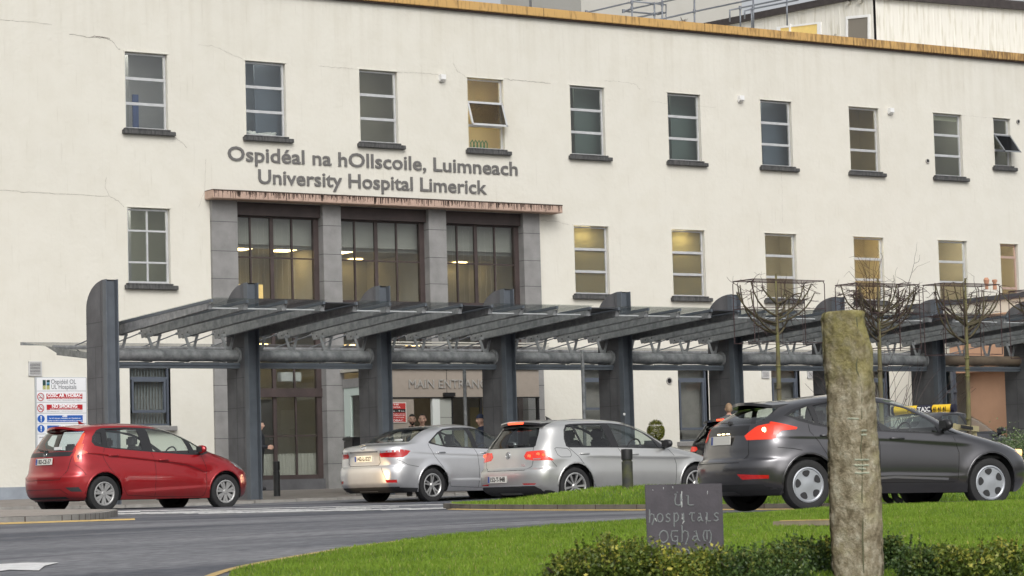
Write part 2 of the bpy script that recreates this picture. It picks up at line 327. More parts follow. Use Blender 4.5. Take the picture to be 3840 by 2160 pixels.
for (a, b, c, d, kind, (rc, lum, style), idx) in wins:
    y = Y0+.09; w = MB(); f = .045
    if kind == 4:
        for s_ in ((a+.01, a+.06), (b-.06, b-.01), ((a+b)/2-.02, (a+b)/2+.02)): w.box(s_[0], s_[1], y, y+.05, c+.05, d-.02)
        for z_ in (c+.05, c+.50, c+1.22, d-.06): w.box(a+.01, b-.01, y-.003, y+.053, z_-.002, z_+.04)
    else:
        for s_ in ((a+.01, a+.01+f), (b-.01-f, b-.01)): w.box(s_[0], s_[1], y, y+.05, c+.05, d-.02)
        n_ = 3
        zz = [c+.04+(d-c-.06)*k/n_ for k in range(n_+1)]
        if kind == 5: zz = [c+.04, c+.42, c+1.30, d-.02]
        for k, z_ in enumerate(zz): w.box(a+.008, b-.008, y-.006, y+.055, z_-(.035 if k else 0), z_+(.03 if k < n_ else 0))
    fr = w.build('window', M_alu if kind != 5 else mat('pink_frame', (.42, .30, .25), .6), hosp)
    MB().box(a+.02, b-.02, y+.022, y+.028, c+.05, d-.03).build('pane', M_win, fr)
    # sill
    if kind != 5:
        s2 = MB(); s2.box(a-.10, b+.14, Y0-.11, Y0-.002, c-.105, c-.01); s2.box(a-.06, b+.02, Y0-.10, Y0+.06, c-.01, c+.03); s2.build('sill', M_sill, hosp, bevel=.01)
    # the dark shadow-gap bead and the drip mould round the head of the opening
    m2 = MB(); m2.box(a-.03, b+.03, Y0-.015, Y0-.001, d+.0, d+.025); m2.box(a-.018, a, Y0-.012, Y0-.001, c, d); m2.build('window_moulding', M_wall2, hosp)
    # the room behind
    r_ = MB(); ya, yb = Y0+.172, Y0+2.4; xa, xb = a-.5, b+1.4; za, zb = c-.45, d+.40
    r_.quad((xa, yb, za), (xb, yb, za), (xb, yb, zb), (xa, yb, zb)); r_.quad((xa, ya, za), (xa, yb, za), (xa, yb, zb), (xa, ya, zb)); r_.quad((xb, ya, za), (xb, yb, za), (xb, yb, zb), (xb, ya, zb))
    r_.quad((xa, ya, za), (xb, ya, za), (xb, yb, za), (xa, yb, za)); r_.quad((xa, ya, zb), (xb, ya, zb), (xb, yb, zb), (xa, yb, zb))
    for (p, q) in ((xa, a), (b, xb)): r_.quad((p, ya, za), (q, ya, za), (q, ya, zb), (p, ya, zb))
    r_.quad((a, ya, za), (b, ya, za), (b, ya, c), (a, ya, c)); r_.quad((a, ya, d), (b, ya, d), (b, ya, zb), (a, ya, zb))
    rm = r_.build('room', room_mat(rc), fr)
    if lum >= .3:
        lm = MB(); (lm.box(a+.1, a+.6, Y0+.28, Y0+.5, d-.12, d-.10) if style == 'blind' else lm.box(a+.2, a+1.0, Y0+.5, Y0+1.3, zb-.04, zb-.02)); lm.build('ceiling_lamp', emis('room_fill_light_%d' % round(lum), (1, .88, .6) if style in ('warm', 'blind') else (1, .93, .78), lum*4+6), fr)  # panel added in each room to brighten it, mostly hidden above the head
    if style == 'mix':
        MB().box(a-.1, a+.66, Y0+1.2, Y0+1.25, za+.01, zb-.25).build('partition', M_beige if idx % 2 else mat('grey_partition', (.3, .31, .33), .8), fr)
        if idx == 0: MB().box(a+.72, a+.86, Y0+1.1, Y0+1.15, za+.1, c+1.0).build('curtain', M_blue, fr)
        if idx == 8: MB().box(a+.03, b-.04, Y0+.16, Y0+.17, d-.18, d-.03).build('roller_blind', mat('cream_blind', (.55, .55, .42), .7), fr)
    if style == 'green': MB().box(a+.55, b+.3, Y0+.6, Y0+.65, za+.02, zb-.02).build('partition', M_teal, fr)
    if style == 'blue': MB().box(a+.62, b+.4, Y0+.7, Y0+.75, za+.02, zb-.05).build('partition', mat('slate_partition', (.17, .21, .27), .7), fr)
    if style == 'blind':
        fm = MB(); fm.box(a+.03, b-.04, Y0+.125, Y0+.13, c+.06, d-.04)
        fm.build('frosted_film', M_film, fr)
    if idx == 1:
        q = MB()
        for k in range(26): q.cyl((a+.14+rng.uniform(0, .8), Y0+.25, c+.04), (a+.14+rng.uniform(0, .8), Y0+.27, c+.04+rng.uniform(.04, .14)), .05, 6, .02)
        q.build('white_cloth', M_white, fr, smooth=True)
    if idx == 3:
        q = MB()
        for k in range(5): q.tube([(a+.2+.1*k, Y0+.2, c+.06), (a+.19+.1*k, Y0+.2, c+.2), (a+.24+.1*k, Y0+.2, c+.27), (a+.28+.1*k, Y0+.2, c+.2), (a+.27+.1*k, Y0+.2, c+.06)], .014, 6)
        q.build('green_hangers', mat('green_plastic', (.03, .22, .08), .4), fr)
# the two opened lights
fr = MB(); z1, z0 = 9.83, 9.27; x0, x1 = WX[3]+.03, WX[3]+1.05
def open_light(name, x0, x1, ztop, zbot, out, yb, m, g):
    a_ = MB(); dz = ztop-zbot; y1 = yb-out; L_ = .045
    P = lambda x, t, o=0: (x, yb+(y1-yb)*t-o, ztop-(dz*.97)*t)
    for (xa, xb, ta, tb) in ((x0, x0+L_, 0, 1), (x1-L_, x1, 0, 1), (x0, x1, 0, .08), (x0, x1, .92, 1)):
        a_.prism([P(xa, ta), P(xb, ta), P(xb, tb), P(xa, tb)], (0, -.035, -.004))
    o = a_.build(name, m, hosp); g_ = MB(); g_.prism([P(x0+.03, .06, .012), P(x1-.03, .06, .012), P(x1-.03, .94, .012), P(x0+.03, .94, .012)], (0, -.006, 0)); g_.build('pane', g, o); return o
open_light('opening_light', x0-.03, x1+.0, z1+.05, z0-.03, .22, Y0+.05, M_alu, glass('pale_pane', (.55, .53, .5), .9, .12))
open_light('opening_light', 52.98, 53.62, 9.98, 9.42, .42, Y0+.04, mat('grey_frame', (.16, .17, .18), .5), glass('dark_pane', (.22, .23, .25), .5))
# cracks in the render
cr_m = mat('crack', (.20, .18, .16), .9)
CRK = [([(0, 50), (60, 54), (130, 62)], .012), ([(175, 85), (225, 94), (262, 95), (285, 105), (296, 122), (302, 125)], .02), ([(228, 92), (262, 93), (276, 97)], .04), ([(433, 340), (448, 352), (462, 362), (470, 372)], .014),
       ([(0, 478), (60, 483), (150, 488), (275, 494), (300, 508), (312, 522)], .014), ([(275, 494), (264, 470), (268, 445)], .010), ([(500, 113), (545, 118), (590, 140), (610, 148)], .008), ([(800, 166), (860, 170), (900, 174)], .01),
       ([(1000, 181), (1060, 184), (1110, 188)], .01), ([(1140, 160), (1150, 178), (1170, 192)], .014), ([(1266, 198), (1310, 203), (1340, 205), (1385, 210)], .018), ([(1520, 203), (1560, 205), (1600, 212), (1610, 225)], .009),
       ([(1360, 555), (1400, 556), (1432, 566)], .010), ([(2375, 285), (2440, 292), (2500, 296)], .006), ([(1965, 395), (1967, 480), (1969, 560)], .006), ([(1640, 255), (1700, 262), (1800, 270)], .006), ([(500, 520), (515, 480), (518, 400)], .008), ([(1180, 410), (1188, 440)], .006)]
mb = MB()
for pts, w in CRK:
    P = []
    for i in range(len(pts)-1):
        n_ = 7
        for k in range(n_): t = k/n_; P.append((pts[i][0]*(1-t)+pts[i+1][0]*t+rng.normal(0, .5), pts[i][1]*(1-t)+pts[i+1][1]*t+rng.normal(0, .9)))
    P.append(pts[-1]); w = w*.8; P = [onY(p[0], p[1], Y0-.004) for p in P]
    for i in range(len(P)-1):
        d = (P[i+1]-P[i]).normalized(); nn = Vector((-d.z, 0, d.x)); w0 = w*rng.uniform(.2, .75); w1 = w*rng.uniform(.2, .75)
        mb.quad(P[i]-nn*w0/2, P[i+1]-nn*w1/2, P[i+1]+nn*w1/2, P[i]+nn*w0/2)
mb.build('cracks', cr_m, hosp)
# small wall fittings
for (vx, vy) in ((1109, 198), (1860, 250), (2237, 281)):
    p = onY(vx, vy, Y0); b_ = MB(); b_.box(p.x-.07, p.x+.07, Y0-.13, Y0, p.z-.03, p.z+.09); b_.prism([(p.x-.07, Y0-.02, p.z-.03), (p.x-.07, Y0-.13, p.z-.03), (p.x-.07, Y0-.03, p.z-.09)], (.14, 0, 0)); b_.build('wall_outlet', M_white, hosp)
for (vx, vy, r_) in ((2332, 405, .06), (2560, 306, .06), (1682, 958, .09)):
    p = onY(vx, vy, Y0); b_ = MB(); b_.lathe([(r_*.72, .02), (r_*.72, -.02), (r_, -.02), (r_, .02)], (p.x, Y0-.02, p.z), 'y', 20); b_.build('round_vent', mat('vent_grey', (.35, .34, .32), .6), hosp, smooth='auto')
    MB().cyl((p.x, Y0-.02, p.z), (p.x, Y0-.03, p.z), r_*.7, 20).build('vent_hole', M_black, hosp)
def louvre(x0, x1, z0, z1, y, n_):
    b_ = MB(); b_.box(x0, x1, y-.03, y, z1-.03, z1); b_.box(x0, x1, y-.03, y, z0, z0+.03); b_.box(x0, x0+.03, y-.031, y, z0, z1); b_.box(x1-.03, x1, y-.031, y, z0, z1)
    for k in range(n_):
        z_ = z0+.03+(z1-z0-.06)*(k+.2)/n_; b_.prism([(x0+.03, y-.028, z_), (x0+.03, y-.004, z_+(z1-z0)/n_*.35), (x0+.03, y-.004, z_+(z1-z0)/n_*.35+.008), (x0+.03, y-.028, z_+.012)], (x1-x0-.06, 0, 0))
    o = b_.build('louvre_vent', mat('louvre_grey', (.5, .5, .5), .5), hosp); MB().box(x0+.02, x1-.02, y-.003, y-.001, z0+.02, z1-.02).build('louvre_backing', M_black, o)
louvre(23.61, 23.92, 3.07, 3.39, Y0-.013, 8); louvre(44.25, 44.5, 3.05, 3.25, Y0-.013, 5); louvre(45.8, 46.1, 3.05, 3.25, Y0-.013, 5)
# ground-floor windows (blue-grey frames with inner casement)
M_bfr = mat('blue_grey_frame', (.085, .10, .125), .45, var=.1)
for k, (a, b, c, d) in enumerate(GF):
    y = Y0+.08; w = MB(); w.box(a+.005, a+.055, y, y+.06, c, d); w.box(b-.055, b-.005, y, y+.06, c, d); w.box(a+.005, b-.005, y-.002, y+.062, 3.0, 3.06); w.box(a+.005, b-.005, y-.002, y+.062, c, c+.05)
    ca, cb = a+.13, b-.14
    w.box(ca-.05, ca, y-.03, y+.03, c+.3, 3.0); w.box(cb, cb+.05, y-.03, y+.03, c+.3, 3.0); w.box(ca-.05, cb+.05, y-.032, y+.028, 2.95, 3.0); w.box(ca-.05, cb+.05, y-.032, y+.028, c+.3, c+.36)
    fr = w.build('window', M_bfr, hosp); MB().box(a+.02, b-.02, y+.03, y+.036, c+.02, d-.02).build('pane', glass('grey_pane', (.85, .86, .86), .8, ior=1.7), fr)
    MB().box(a-.25, b+.25, Y0+.30, Y0+.35, c-.2, d+.2).build('room', mat('dim_room', (.34, .33, .30), .8, var=.25, vscale=2), fr)
    if k == 0:
        q = MB()
        for j in range(12): x_ = a+.08+j*.075; q.box(x_, x_+.035, Y0+.2, Y0+.205, c+.05, d-.03)
        q.build('vertical_blind', mat('grey_blind', (.30, .33, .33), .8), fr)
    if k == 2: MB().box(a+.1, a+.3, Y0+.3, Y0+.4, c+.05, c+.22).build('red_box', mat('red_plastic', (.4, .04, .03), .5), fr)
    s2 = MB(); s2.box(a-.1, b+.1, Y0-.13, Y0-.014, c-.12, c-.01); s2.build('sill', M_stone, hosp, bevel=.01)
# portico: stone pilasters, concrete slab, lintel and tall bronze windows
PIL = [(28.15, 28.81), (31.08, 31.57), (34.02, 34.52), (36.78, 37.27)]
for (a, b) in PIL:
    p = MB(); p.box(a, b, Y0-.10, Y0+.30, .2, 7.14); po = p.build('pilaster', M_stone, hosp)
    j = MB()
    for z_ in (1.02, 1.64, 2.26, 2.86, 3.47, 4.09, 4.71, 5.32, 5.96, 6.64): j.box(a-.002, b+.002, Y0-.102, Y0+.2, z_-.006, z_+.006)
    j.build('joints', mat('stone_joint', (.07, .07, .075), .9), po)
sl_ = MB(); sl_.box(28.02, 37.75, Y0-.44, Y0-.001, 7.14, 7.335); slo = sl_.build('porch_slab', M_slab, hosp, bevel=.012)
g_ = MB()
for k in range(520):
    x_ = 28.03+9.7*rng.random(); h_ = .03+.16*rng.random()**1.6; w_ = rng.uniform(.008, .026)
    w_ *= .42; h_ = .02+.155*rng.random(); g_.quad((x_-w_, Y0-.4425, 7.325), (x_+w_, Y0-.4425, 7.325), (x_+w_*.7, Y0-.4425, 7.325-h_), (x_-w_*.7, Y0-.4425, 7.325-h_))
g_.box(28.02, 37.75, Y0-.43, Y0-.002, 7.336, 7.345); g_.box(28.02, 37.75, Y0-.4435, Y0-.4425, 7.312, 7.335); g_.build('black_streaks', M_grime, slo)
def tall_window(x0, x1, z0, z1, xs, zs, thick, bottom=.06):
    y = Y0+.18; w = MB()
    w.box(x0, x0+.04, y-.03, y+.06, z0, z1); w.box(x1-.13, x1, y-.05, y+.06, z0, z1); w.box(x0, x1, y-.032, y+.062, z1-.05, z1); w.box(x0, x1, y-.032, y+.062, z0, z0+bottom)
    for x_ in xs:
        t = .045 if x_ in thick else .018; w.box(x_-t, x_+t, y-.02, y+.04, z0+.01, z1-.01)
    for z_ in zs: w.box(x0+.01, x1-.01, y-.012, y+.03, z_-.016, z_+.016)
    o = w.build('tall_window', M_brown, hosp); MB().box(x0+.01, x1-.06, y+.008, y+.014, z0+.02, z1-.02).build('pane', M_win, o); return o
M_hall = mat('hall_wall', (.43, .42, .385), .8, var=.1, vscale=1)
bays = [((28.81, 31.08), (29.28, 29.84, 30.38), 29.84), ((31.57, 34.02), (32.09, 32.68, 33.26), 32.68), ((34.52, 36.78), (34.99, 35.53, 36.09), 35.53)]
lights = []
for bi, ((a, b), xs, tk) in enumerate(bays):
    MB().box(a, b, Y0+.02, Y0+.25, 6.83, 7.14).build('lintel', M_brown, hosp)
    MB().box(a, b, Y0+.05, Y0+.26, 4.25, 4.84).build('spandrel', M_brown, hosp)
    w = tall_window(a, b, 4.84, 6.84, xs, (5.86,), (tk,))
    # fairy-light strings hanging inside
    if bi != 1:
        q = MB()
        for k in range(11):
            x_ = a+.12+k*.16; q.tube([(x_+rng.normal(0, .008), Y0+.34, z_) for z_ in np.arange(4.9, 6.75, .12)], .0022, 4)
        q.build('light_string', mat('string_lights', (.7, .68, .6), .5), w)
    if bi == 0:
        tall_window(a, b, 2.70, 4.25, xs, (), (tk,)); tall_window(a, b, .68, 2.70, xs[:2]+(30.4,), (1.69,), (tk,), .10)
        w = MB(); w.box(a, b, Y0+.1, Y0+.25, 2.60, 2.80); w.build('rail', M_brown, hosp)
        MB().box(a, b, Y0+.04, Y0+.3, .3, .68).build('stone_plinth', M_stone2, hosp)
    else:
        tall_window(a, b, 3.2, 4.25, xs, (), (tk,))
        if bi == 2: tall_window(a, b, .45, 3.2, xs, (1.7,), (tk,))
# the two-storey hall behind the portico
h_ = MB(); xa, xb, yb = 28.2, 37.3, Y0+3.3
for (za, zb) in ((4.55, 6.18), (.42, 4.0)):
    h_.quad((xa, yb, za), (xb, yb, za), (xb, yb, zb), (xa, yb, zb)); h_.quad((xa, Y0+.3, za), (xa, yb, za), (xa, yb, zb), (xa, Y0+.3, zb)); h_.quad((xb, Y0+.3, za), (xb, yb, za), (xb, yb, zb), (xb, Y0+.3, zb))
    h_.quad((xa, Y0+.3, za), (xb, Y0+.3, za), (xb, yb, za), (xa, yb, za)); h_.quad((xa, Y0+.3, zb), (xb, Y0+.3, zb), (xb, yb, zb), (xa, yb, zb))
for x_ in (31.3, 34.3): h_.box(x_-.05, x_+.05, Y0+.5, yb, 4.56, 6.17)
h_.box(xa, xb, Y0+.42, Y0+.48, 6.10, 7.0)
h_.build('entrance_hall', M_hall, hosp)
l_ = MB()
for x_ in (29.35, 30.55, 32.1): l_.box(x_, x_+.42, Y0+1.0, Y0+1.5, 6.145, 6.165)
for x_ in (33.5, 35.2, 36.6): l_.box(x_, x_+.3, Y0+2.7, Y0+3.0, 6.15, 6.165)
for x_ in (29.3, 30.6, 33.2, 35.0): l_.box(x_, x_+.3, Y0+2.4, Y0+2.8, 3.97, 3.985)
l_.build('ceiling_lamps', emis('hall_lamp', (1, .72, .32), 11), hosp)
b_ = MB(); b_.box(30.2, 30.9, Y0+2.6, Y0+2.64, 4.9, 5.45); b_.build('lit_doorway', emis('lit_doorway', (.9, .66, .26), .9), hosp)
b_ = MB()
for k in range(24): b_.box(29.0+k*.085, 29.06+k*.085, Y0+.34, Y0+.40, .74, 1.28)
b_.box(28.98, 31.02, Y0+.36, Y0+.385, .78, 1.24); b_.build('radiator', mat('radiator_paint', (.62, .6, .54), .5), hosp, bevel=.006)
b_ = MB(); b_.box(30.2, 30.75, Y0+.5, Y0+.7, 2.98, 3.2); b_.build('wall_heater', M_white, hosp, bevel=.015)
b_ = MB(); b_.box(28.9, 29.9, Y0+1.8, Y0+1.9, .5, 3.9); b_.box(30.2, 30.6, Y0+1.5, Y0+1.6, .5, 2.6); b_.build('inner_partition', mat('dark_partition', (.12, .11, .10), .6), hosp)
# facade lettering
l1 = MB(); l2 = MB(); text(l1, 'Ospidéal na hOllscoile, Luimneach', (28.63, Y0-.012, 8.09), (1, 0, 0), (0, 0, 1), 8.08, .335, .016, .015)
text(l2, 'University Hospital Limerick', (29.42, Y0-.012, 7.585), (1, 0, 0), (0, 0, 1), 6.36, .335, .016, .015)
M_let = mat('grey_letters', (.16, .155, .15), .45, .2, var=.1)

def split_words(mb, gap, name, m, parent):
    iv = sorted([(min(mb.v[i][0] for i in f), max(mb.v[i][0] for i in f)) for f in mb.f]); cuts = []; e = iv[0][1]
    for a, b_ in iv:
        if a-e > gap: cuts.append((a+e)/2)
        e = max(e, b_)
    for k in range(len(cuts)+1):
        lo = cuts[k-1] if k else -1e9; hi = cuts[k] if k < len(cuts) else 1e9; q = MB(); mp = {}
        for f in mb.f:
            if lo < mb.v[f[0]][0] < hi:
                for i in f:
                    if i not in mp: mp[i] = len(q.v); q.v.append(mb.v[i])
                q.f.append(tuple(mp[i] for i in f))
        q.build(name, m, parent)
split_words(l1, .12, 'wall_lettering', M_let, hosp); split_words(l2, .085, 'wall_lettering', M_let, hosp)
# ---------------- entrance vestibule
VY, VX0, VX1 = 52.8, 31.55, 35.9
ves = thing('entrance_vestibule', 'taupe fronted glazed entrance lobby with MAIN ENTRANCE lettering between the canopy columns', 'entrance porch', (VX0, VY, .3))
M_taupe = mat('taupe_panel', (.30, .26, .22), .5, var=.06)
v = MB(); v.box(VX0, VX1, VY, VY+.12, 2.49, 3.14); v.build('fascia', M_taupe, ves)
v = MB(); v.box(33.283, 33.295, VY-.003, VY, 2.49, 3.14); v.box(VX0, VX1, VY-.012, VY-.0, 2.47, 2.50); v.box(33.17, 33.47, VY-.09, VY-.003, 2.51, 2.60); v.build('door_sensor', M_black, ves, bevel=.005)
v = MB(); text(v, 'MAIN ENTRANCE', (32.24, VY-.012, 2.71), (1, 0, 0), (0, 0, 1), 2.30, .195, .02, 0); v.build('lettering', mat('brushed_letters', (.50, .48, .45), .35, .5), ves)
v = MB(); v.box(VX0, 32.38, VY+.01, VY+.08, .3, 2.47); v.build('front_panel', M_taupe, ves)
v = MB(); v.box(32.89, 33.09, VY+.01, VY+.1, .3, 2.47); v.build('white_post', mat('pale_post', (.62, .64, .62), .5), ves)
v = MB(); v.box(33.09, 33.42, VY+.03, VY+.08, .3, 2.02); v.box(33.09, 33.42, VY+.03, VY+.08, 2.03, 2.47); v.build('grey_panel', mat('grey_green_panel', (.36, .37, .34), .5), ves)
v = MB(); v.box(33.42, 33.46, VY+.02, VY+.08, .3, 2.47); v.box(34.22, 34.27, VY+.02, VY+.08, .3, 2.47); v.box(34.42, 34.47, VY+.02, VY+.08, .3, 2.47); v.box(35.85, 35.9, VY+.01, VY+.1, .3, 3.1); v.build('door_frame', M_black, ves)
v = MB(); v.box(33.46, 34.22, VY+.04, VY+.046, .3, 2.47); v.box(34.47, 35.85, VY+.04, VY+.046, .3, 2.47); v.build('door_glass', M_win, ves)
v = MB(); v.box(32.38, 32.9, VY+1.2, VY+1.25, .3, 2.6); v.box(31.6, 35.9, VY+1.82, VY+1.86, .3, 3.0); v.build('inner_wall', mat('inner_wall_grey', (.27, .25, .22), .7, var=.1), ves)
v = MB(); v.box(33.6, 34.5, VY+.9, VY+.93, .3, 1.75); v.box(34.7, 35.6, VY+1.2, VY+1.23, .3, 2.3); v.build('inner_screen', mat('inner_screen', (.40, .34, .20), .6), ves)
v = MB(); v.box(33.2, 34.3, VY+.7, VY+.8, 2.60, 2.64); v.build('lamp', emis('lobby_lamp', (1, .78, .4), 3), ves)
v = MB(); v.box(VX0-.12, VX1, VY-.06, Y0-.15, 3.15, 3.22)
for k in range(9): v.box(VX0+.3, VX1+.5, VY+.25, VY+.33, 3.30+k*.06, 3.33+k*.06)
v.build('roof_louvres', mat('pale_louvres', (.42, .41, .36), .6, var=.2), ves)
MGL = mat('pale_green_frame', (.50, .58, .54), .45)
v = MB(); v.box(VX0-.03, VX0+.03, VY, VY+.08, .3, 2.78); v.box(VX0-.03, VX0+.03, Y0-.45, Y0-.14, .3, 2.78); v.box(VX0-.031, VX0+.029, VY, Y0-.14, 2.60, 2.79); v.box(VX0-.031, VX0+.029, VY, Y0-.14, .3, .42); v.build('side_frame', MGL, ves)
v = MB(); v.box(VX0-.05, VX0+.05, VY-.02, Y0-.12, 2.79, 3.0); v.build('side_header', M_stone, ves)
v = MB(); v.box(VX0-.004, VX0+.002, VY+.08, Y0-.45, .42, 2.6); v.build('side_glass', M_win, ves)
v = MB()
for k in range(12):
    for j in range(2): v.box(VX0-.034, VX0-.031, Y0-.40+k*.02, Y0-.39+k*.02, 1.55+j*.08, 1.57+j*.08)
v.build('manifestation_dots', M_black, ves)
# poster
po = thing('poster_board', 'red visiting-hours notice with white text fixed beside the main entrance', 'sign', (31.9, VY, 1.9))
v = MB(); v.box(31.15, 32.16, VY-.012, VY+.008, 1.91, 2.375); v.build('board', mat('poster_white', (.7, .66, .62), .5), po)
v = MB(); v.box(31.17, 32.14, VY-.0145, VY-.012, 2.225, 2.36); v.box(31.17, 32.14, VY-.0145, VY-.012, 1.925, 2.14); v.build('red_panel', mat('poster_red', (.42, .035, .03), .5), po)
v = MB(); v.box(31.17, 32.14, VY-.0145, VY-.012, 2.14, 2.225); v.build('black_panel', M_black, po)
v = MB()
for s, z_, h_, w_ in (('SOCRUITHE', 2.315, .03, .6), ('CUARTAÍOCHTA', 2.25, .035, .68), ('2 i.n. - 4 i.n.   6 i.n. - 9 i.n.', 2.165, .03, .9), ('CUAIRTEOIRÍ A THEASTAÍONN UAIDH', 2.10, .016, .9), ('DUL ISTEACH LASMUIGH DE NA HUAIREANTA SEO', 2.065, .016, .92), ('GLAOIGH ROIMH TEACHT LE DO THOIL', 2.02, .018, .88), ('COSC AR TOBAC', 1.94, .045, .82)):
    text(v, s, (31.2+(.92-w_)*.5, VY-.016, z_), (1, 0, 0), (0, 0, 1), w_, h_, .002, .01)
v.build('lettering', M_white, po)
# ---------------- roof-top buildings behind
RZ = 15.0
pent = thing('rooftop_plant_room', 'white profiled metal plant room with dark roof edge standing on the hospital roof', 'building', (53.2, 61.5, 12.1))
A = Vector((52.33, 67.34, 0)); dAB = Vector((.1538, -.988, 0)).normalized(); nAB = Vector((dAB.y, -dAB.x, 0)); rr_ = ray(2204, 60)
tt_ = (A.x*nAB.x+A.y*nAB.y)/(rr_.x*nAB.x+rr_.y*nAB.y); B = Vector((rr_.x*tt_, rr_.y*tt_, 0)); C = B+Vector((9, -.9, 0)); nBC = Vector((C.y-B.y, B.x-C.x, 0)).normalized()
rr_ = ray(2351, 0); tt_ = (B.x*nBC.x+B.y*nBC.y)/(rr_.x*nBC.x+rr_.y*nBC.y); RZ2 = EZ+rr_.z*tt_
def cladding(name, c):
    m = bpy.data.materials.new(name); m.use_nodes = True; n = m.node_tree.nodes; l = m.node_tree.links; b = n['Principled BSDF']; b.inputs['Roughness'].default_value = .55
    tc = n.new('ShaderNodeTexCoord'); mp = n.new('ShaderNodeMapping'); mp.inputs['Scale'].default_value = (5, 5, .6); l.new(tc.outputs['Object'], mp.inputs[0])
    t = n.new('ShaderNodeTexNoise'); t.inputs['Scale'].default_value = 2.2; t.inputs['Detail'].default_value = 8; l.new(mp.outputs[0], t.inputs['Vector'])
    r_ = n.new('ShaderNodeValToRGB'); e = r_.color_ramp.elements; e[0].position, e[1].position = .5, .78; e[0].color = (*c, 1); e[1].color = (.50, .47, .38, 1); l.new(t.outputs[0], r_.inputs[0]); l.new(r_.outputs[0], b.inputs['Base Color']); return m
M_clad = cladding('white_cladding', (.68, .66, .60))
def ribbed(mb, p, q, z0, z1, pitch=.26, dep=.006):
    d = (q-p); L_ = d.length; d.normalize(); nn = Vector((d.y, -d.x, 0)); n_ = int(L_/pitch); pts = []
    for k in range(n_+1):
        for t, o_ in ((0, 0), (.2, 0), (.26, dep), (.44, dep), (.5, 0)): pts.append(p+d*min(L_, (k+t)*pitch)+nn*o_)
    for i in range(len(pts)-1): mb.quad((*pts[i].xy, z0), (*pts[i+1].xy, z0), (*pts[i+1].xy, z1), (*pts[i].xy, z1))
v = MB(); ribbed(v, A+dAB*-4, B, 12.1, RZ); ribbed(v, B, C, 12.1, RZ2); v.build('cladding', M_clad, pent)
v = MB(); v.prism([(*(A-dAB*4).xy, RZ), (*B.xy, RZ), (*C.xy, RZ-.02), (*(C+Vector((0, 14, 0))).xy, RZ)], (0, 0, .1)); v.build('roof', mat('dark_roof_felt', (.05, .045, .045), .8), pent)
v = MB(); v.bar(A-dAB*4+nAB*.08+Vector((0, 0, RZ)), B+nAB*.08+dAB*.1+Vector((0, 0, RZ)), .12, .2); v.bar(B+Vector((-.05, -.1, RZ2+.02)), C+Vector((0, -.1, RZ2+.0)), .12, .26); v.build('roof_edge', mat('dark_roof_edge', (.04, .033, .032), .7, var=.4, vscale=8), pent)
def on_line(vx, vy):      # a photo place carried to the vertical plane through A and B
    d = ray(vx, vy); t = (A-EYE).dot(nAB)/d.dot(nAB); return EYE+d*t
def side_win(name, pts, out=.05, m=None, g=None):
    P = [on_line(*p) for p in pts]; c_ = sum(P, Vector())/4; fr = MB()
    def inset(s): return [p+(c_-p)*s for p in P]
    I = inset(.16)
    for i in range(4): fr.prism([P[i], P[(i+1) % 4], I[(i+1) % 4], I[i]], nAB*out)
    o = fr.build(name, m or M_white, pent); MB().prism([p+nAB*.012 for p in I], nAB*.01).build('pane', g, o); return o
g1 = mat('yellow_blind', (.62, .46, .16), .5, var=.15, vscale=3, emit=.18, ecol=(.9, .62, .2)); g2 = mat('grey_door_glass', (.20, .18, .15), .3)
side_win('window', [(1956, 110), (1956, 68), (2067, 55), (2067, 125)], g=g1); v = MB(); pa, pb = on_line(1990, 60), on_line(1990, 112); v.bar(pa+nAB*.04, pb+nAB*.04, .07, .05); v.build('mullion', M_white, pent)
side_win('door', [(2130, 118), (2130, 42), (2190, 36), (2190, 125)], g=g2)
v = MB()
for p in ((2137, 8), (2166, 5)):
    q = on_line(*p); v.cyl(q, q+nAB*.1, .07, 14)
q = on_line(2103, 88); v.cbox(q, (.08, .08, .06)); v.build('wall_fittings', mat('vent_beige', (.4, .38, .33), .6), pent)
tow = thing('rooftop_tower', 'pale concrete lift tower block rising behind the hospital roof and railings', 'building', (52, 74, 12.1))
ta, tb = onY(1463, 50, 74.0).x, onY(1867, 50, 74.0).x; v = MB(); v.box(ta, tb, 74, 79, 12.1, 24); v.build('tower_walls', wall_material('pale_concrete', (.50, .49, .45), streak=False), tow)
v = MB(); c_ = onY(1720, 57, 73.98)
for k in range(26): a = rng.uniform(0, 6.28); r_ = rng.uniform(.05, .28); v.bar(c_, c_+Vector((math.cos(a)*r_, 0, math.sin(a)*r_)), .008, .008)
v.tube([c_, onY(1722, 75, 73.98), onY(1712, 98, 73.98)], .012); v.build('rust_star', mat('rust_stain', (.16, .13, .10), .9), tow)
rail = thing('roof_railing', 'grey scaffold tube guard rail along the hospital roof beside the lift tower', 'railing', (40, 58, 12.1))
M_tube = mat('scaffold_tube', (.20, .215, .24), .45, .5)
def RP(x, y, Y): return onY(1900/1.4907+x/(2.342*1.4907), y/(2.342*1.4907), Y)
segs = [[(480, 162, 57), (1500, -75, 61.9)], [(935, 202, 56.5), (1100, 165, 57), (1300, 122, 58), (1370, 105, 58.3)], [(1025, 98, 57), (1110, 75, 57.3), (1500, -10, 60)], [(1025, 98, 57), (1330, 126, 58.3), (1400, 110, 58.3)], [(1110, 12, 58.3), (1400, 42, 58.3), (1400, 180, 58.3), (1160, 160, 58.3)],
        [(1140, 218, 56), (1660, 100, 56.8), (2160, -5, 57.6)], [(1960, 190, 58), (1960, 90, 58), (2060, 68, 58), (2420, -5, 58)], [(2090, 165, 57.5), (2090, 95, 57.5), (2160, 78, 57.5), (2560, 0, 57.5)]]
for k, sg in enumerate(segs): v = MB(); v.tube([RP(*p) for p in sg], .024, 8); v.build('rail', M_tube, rail, smooth=True)
v = MB()
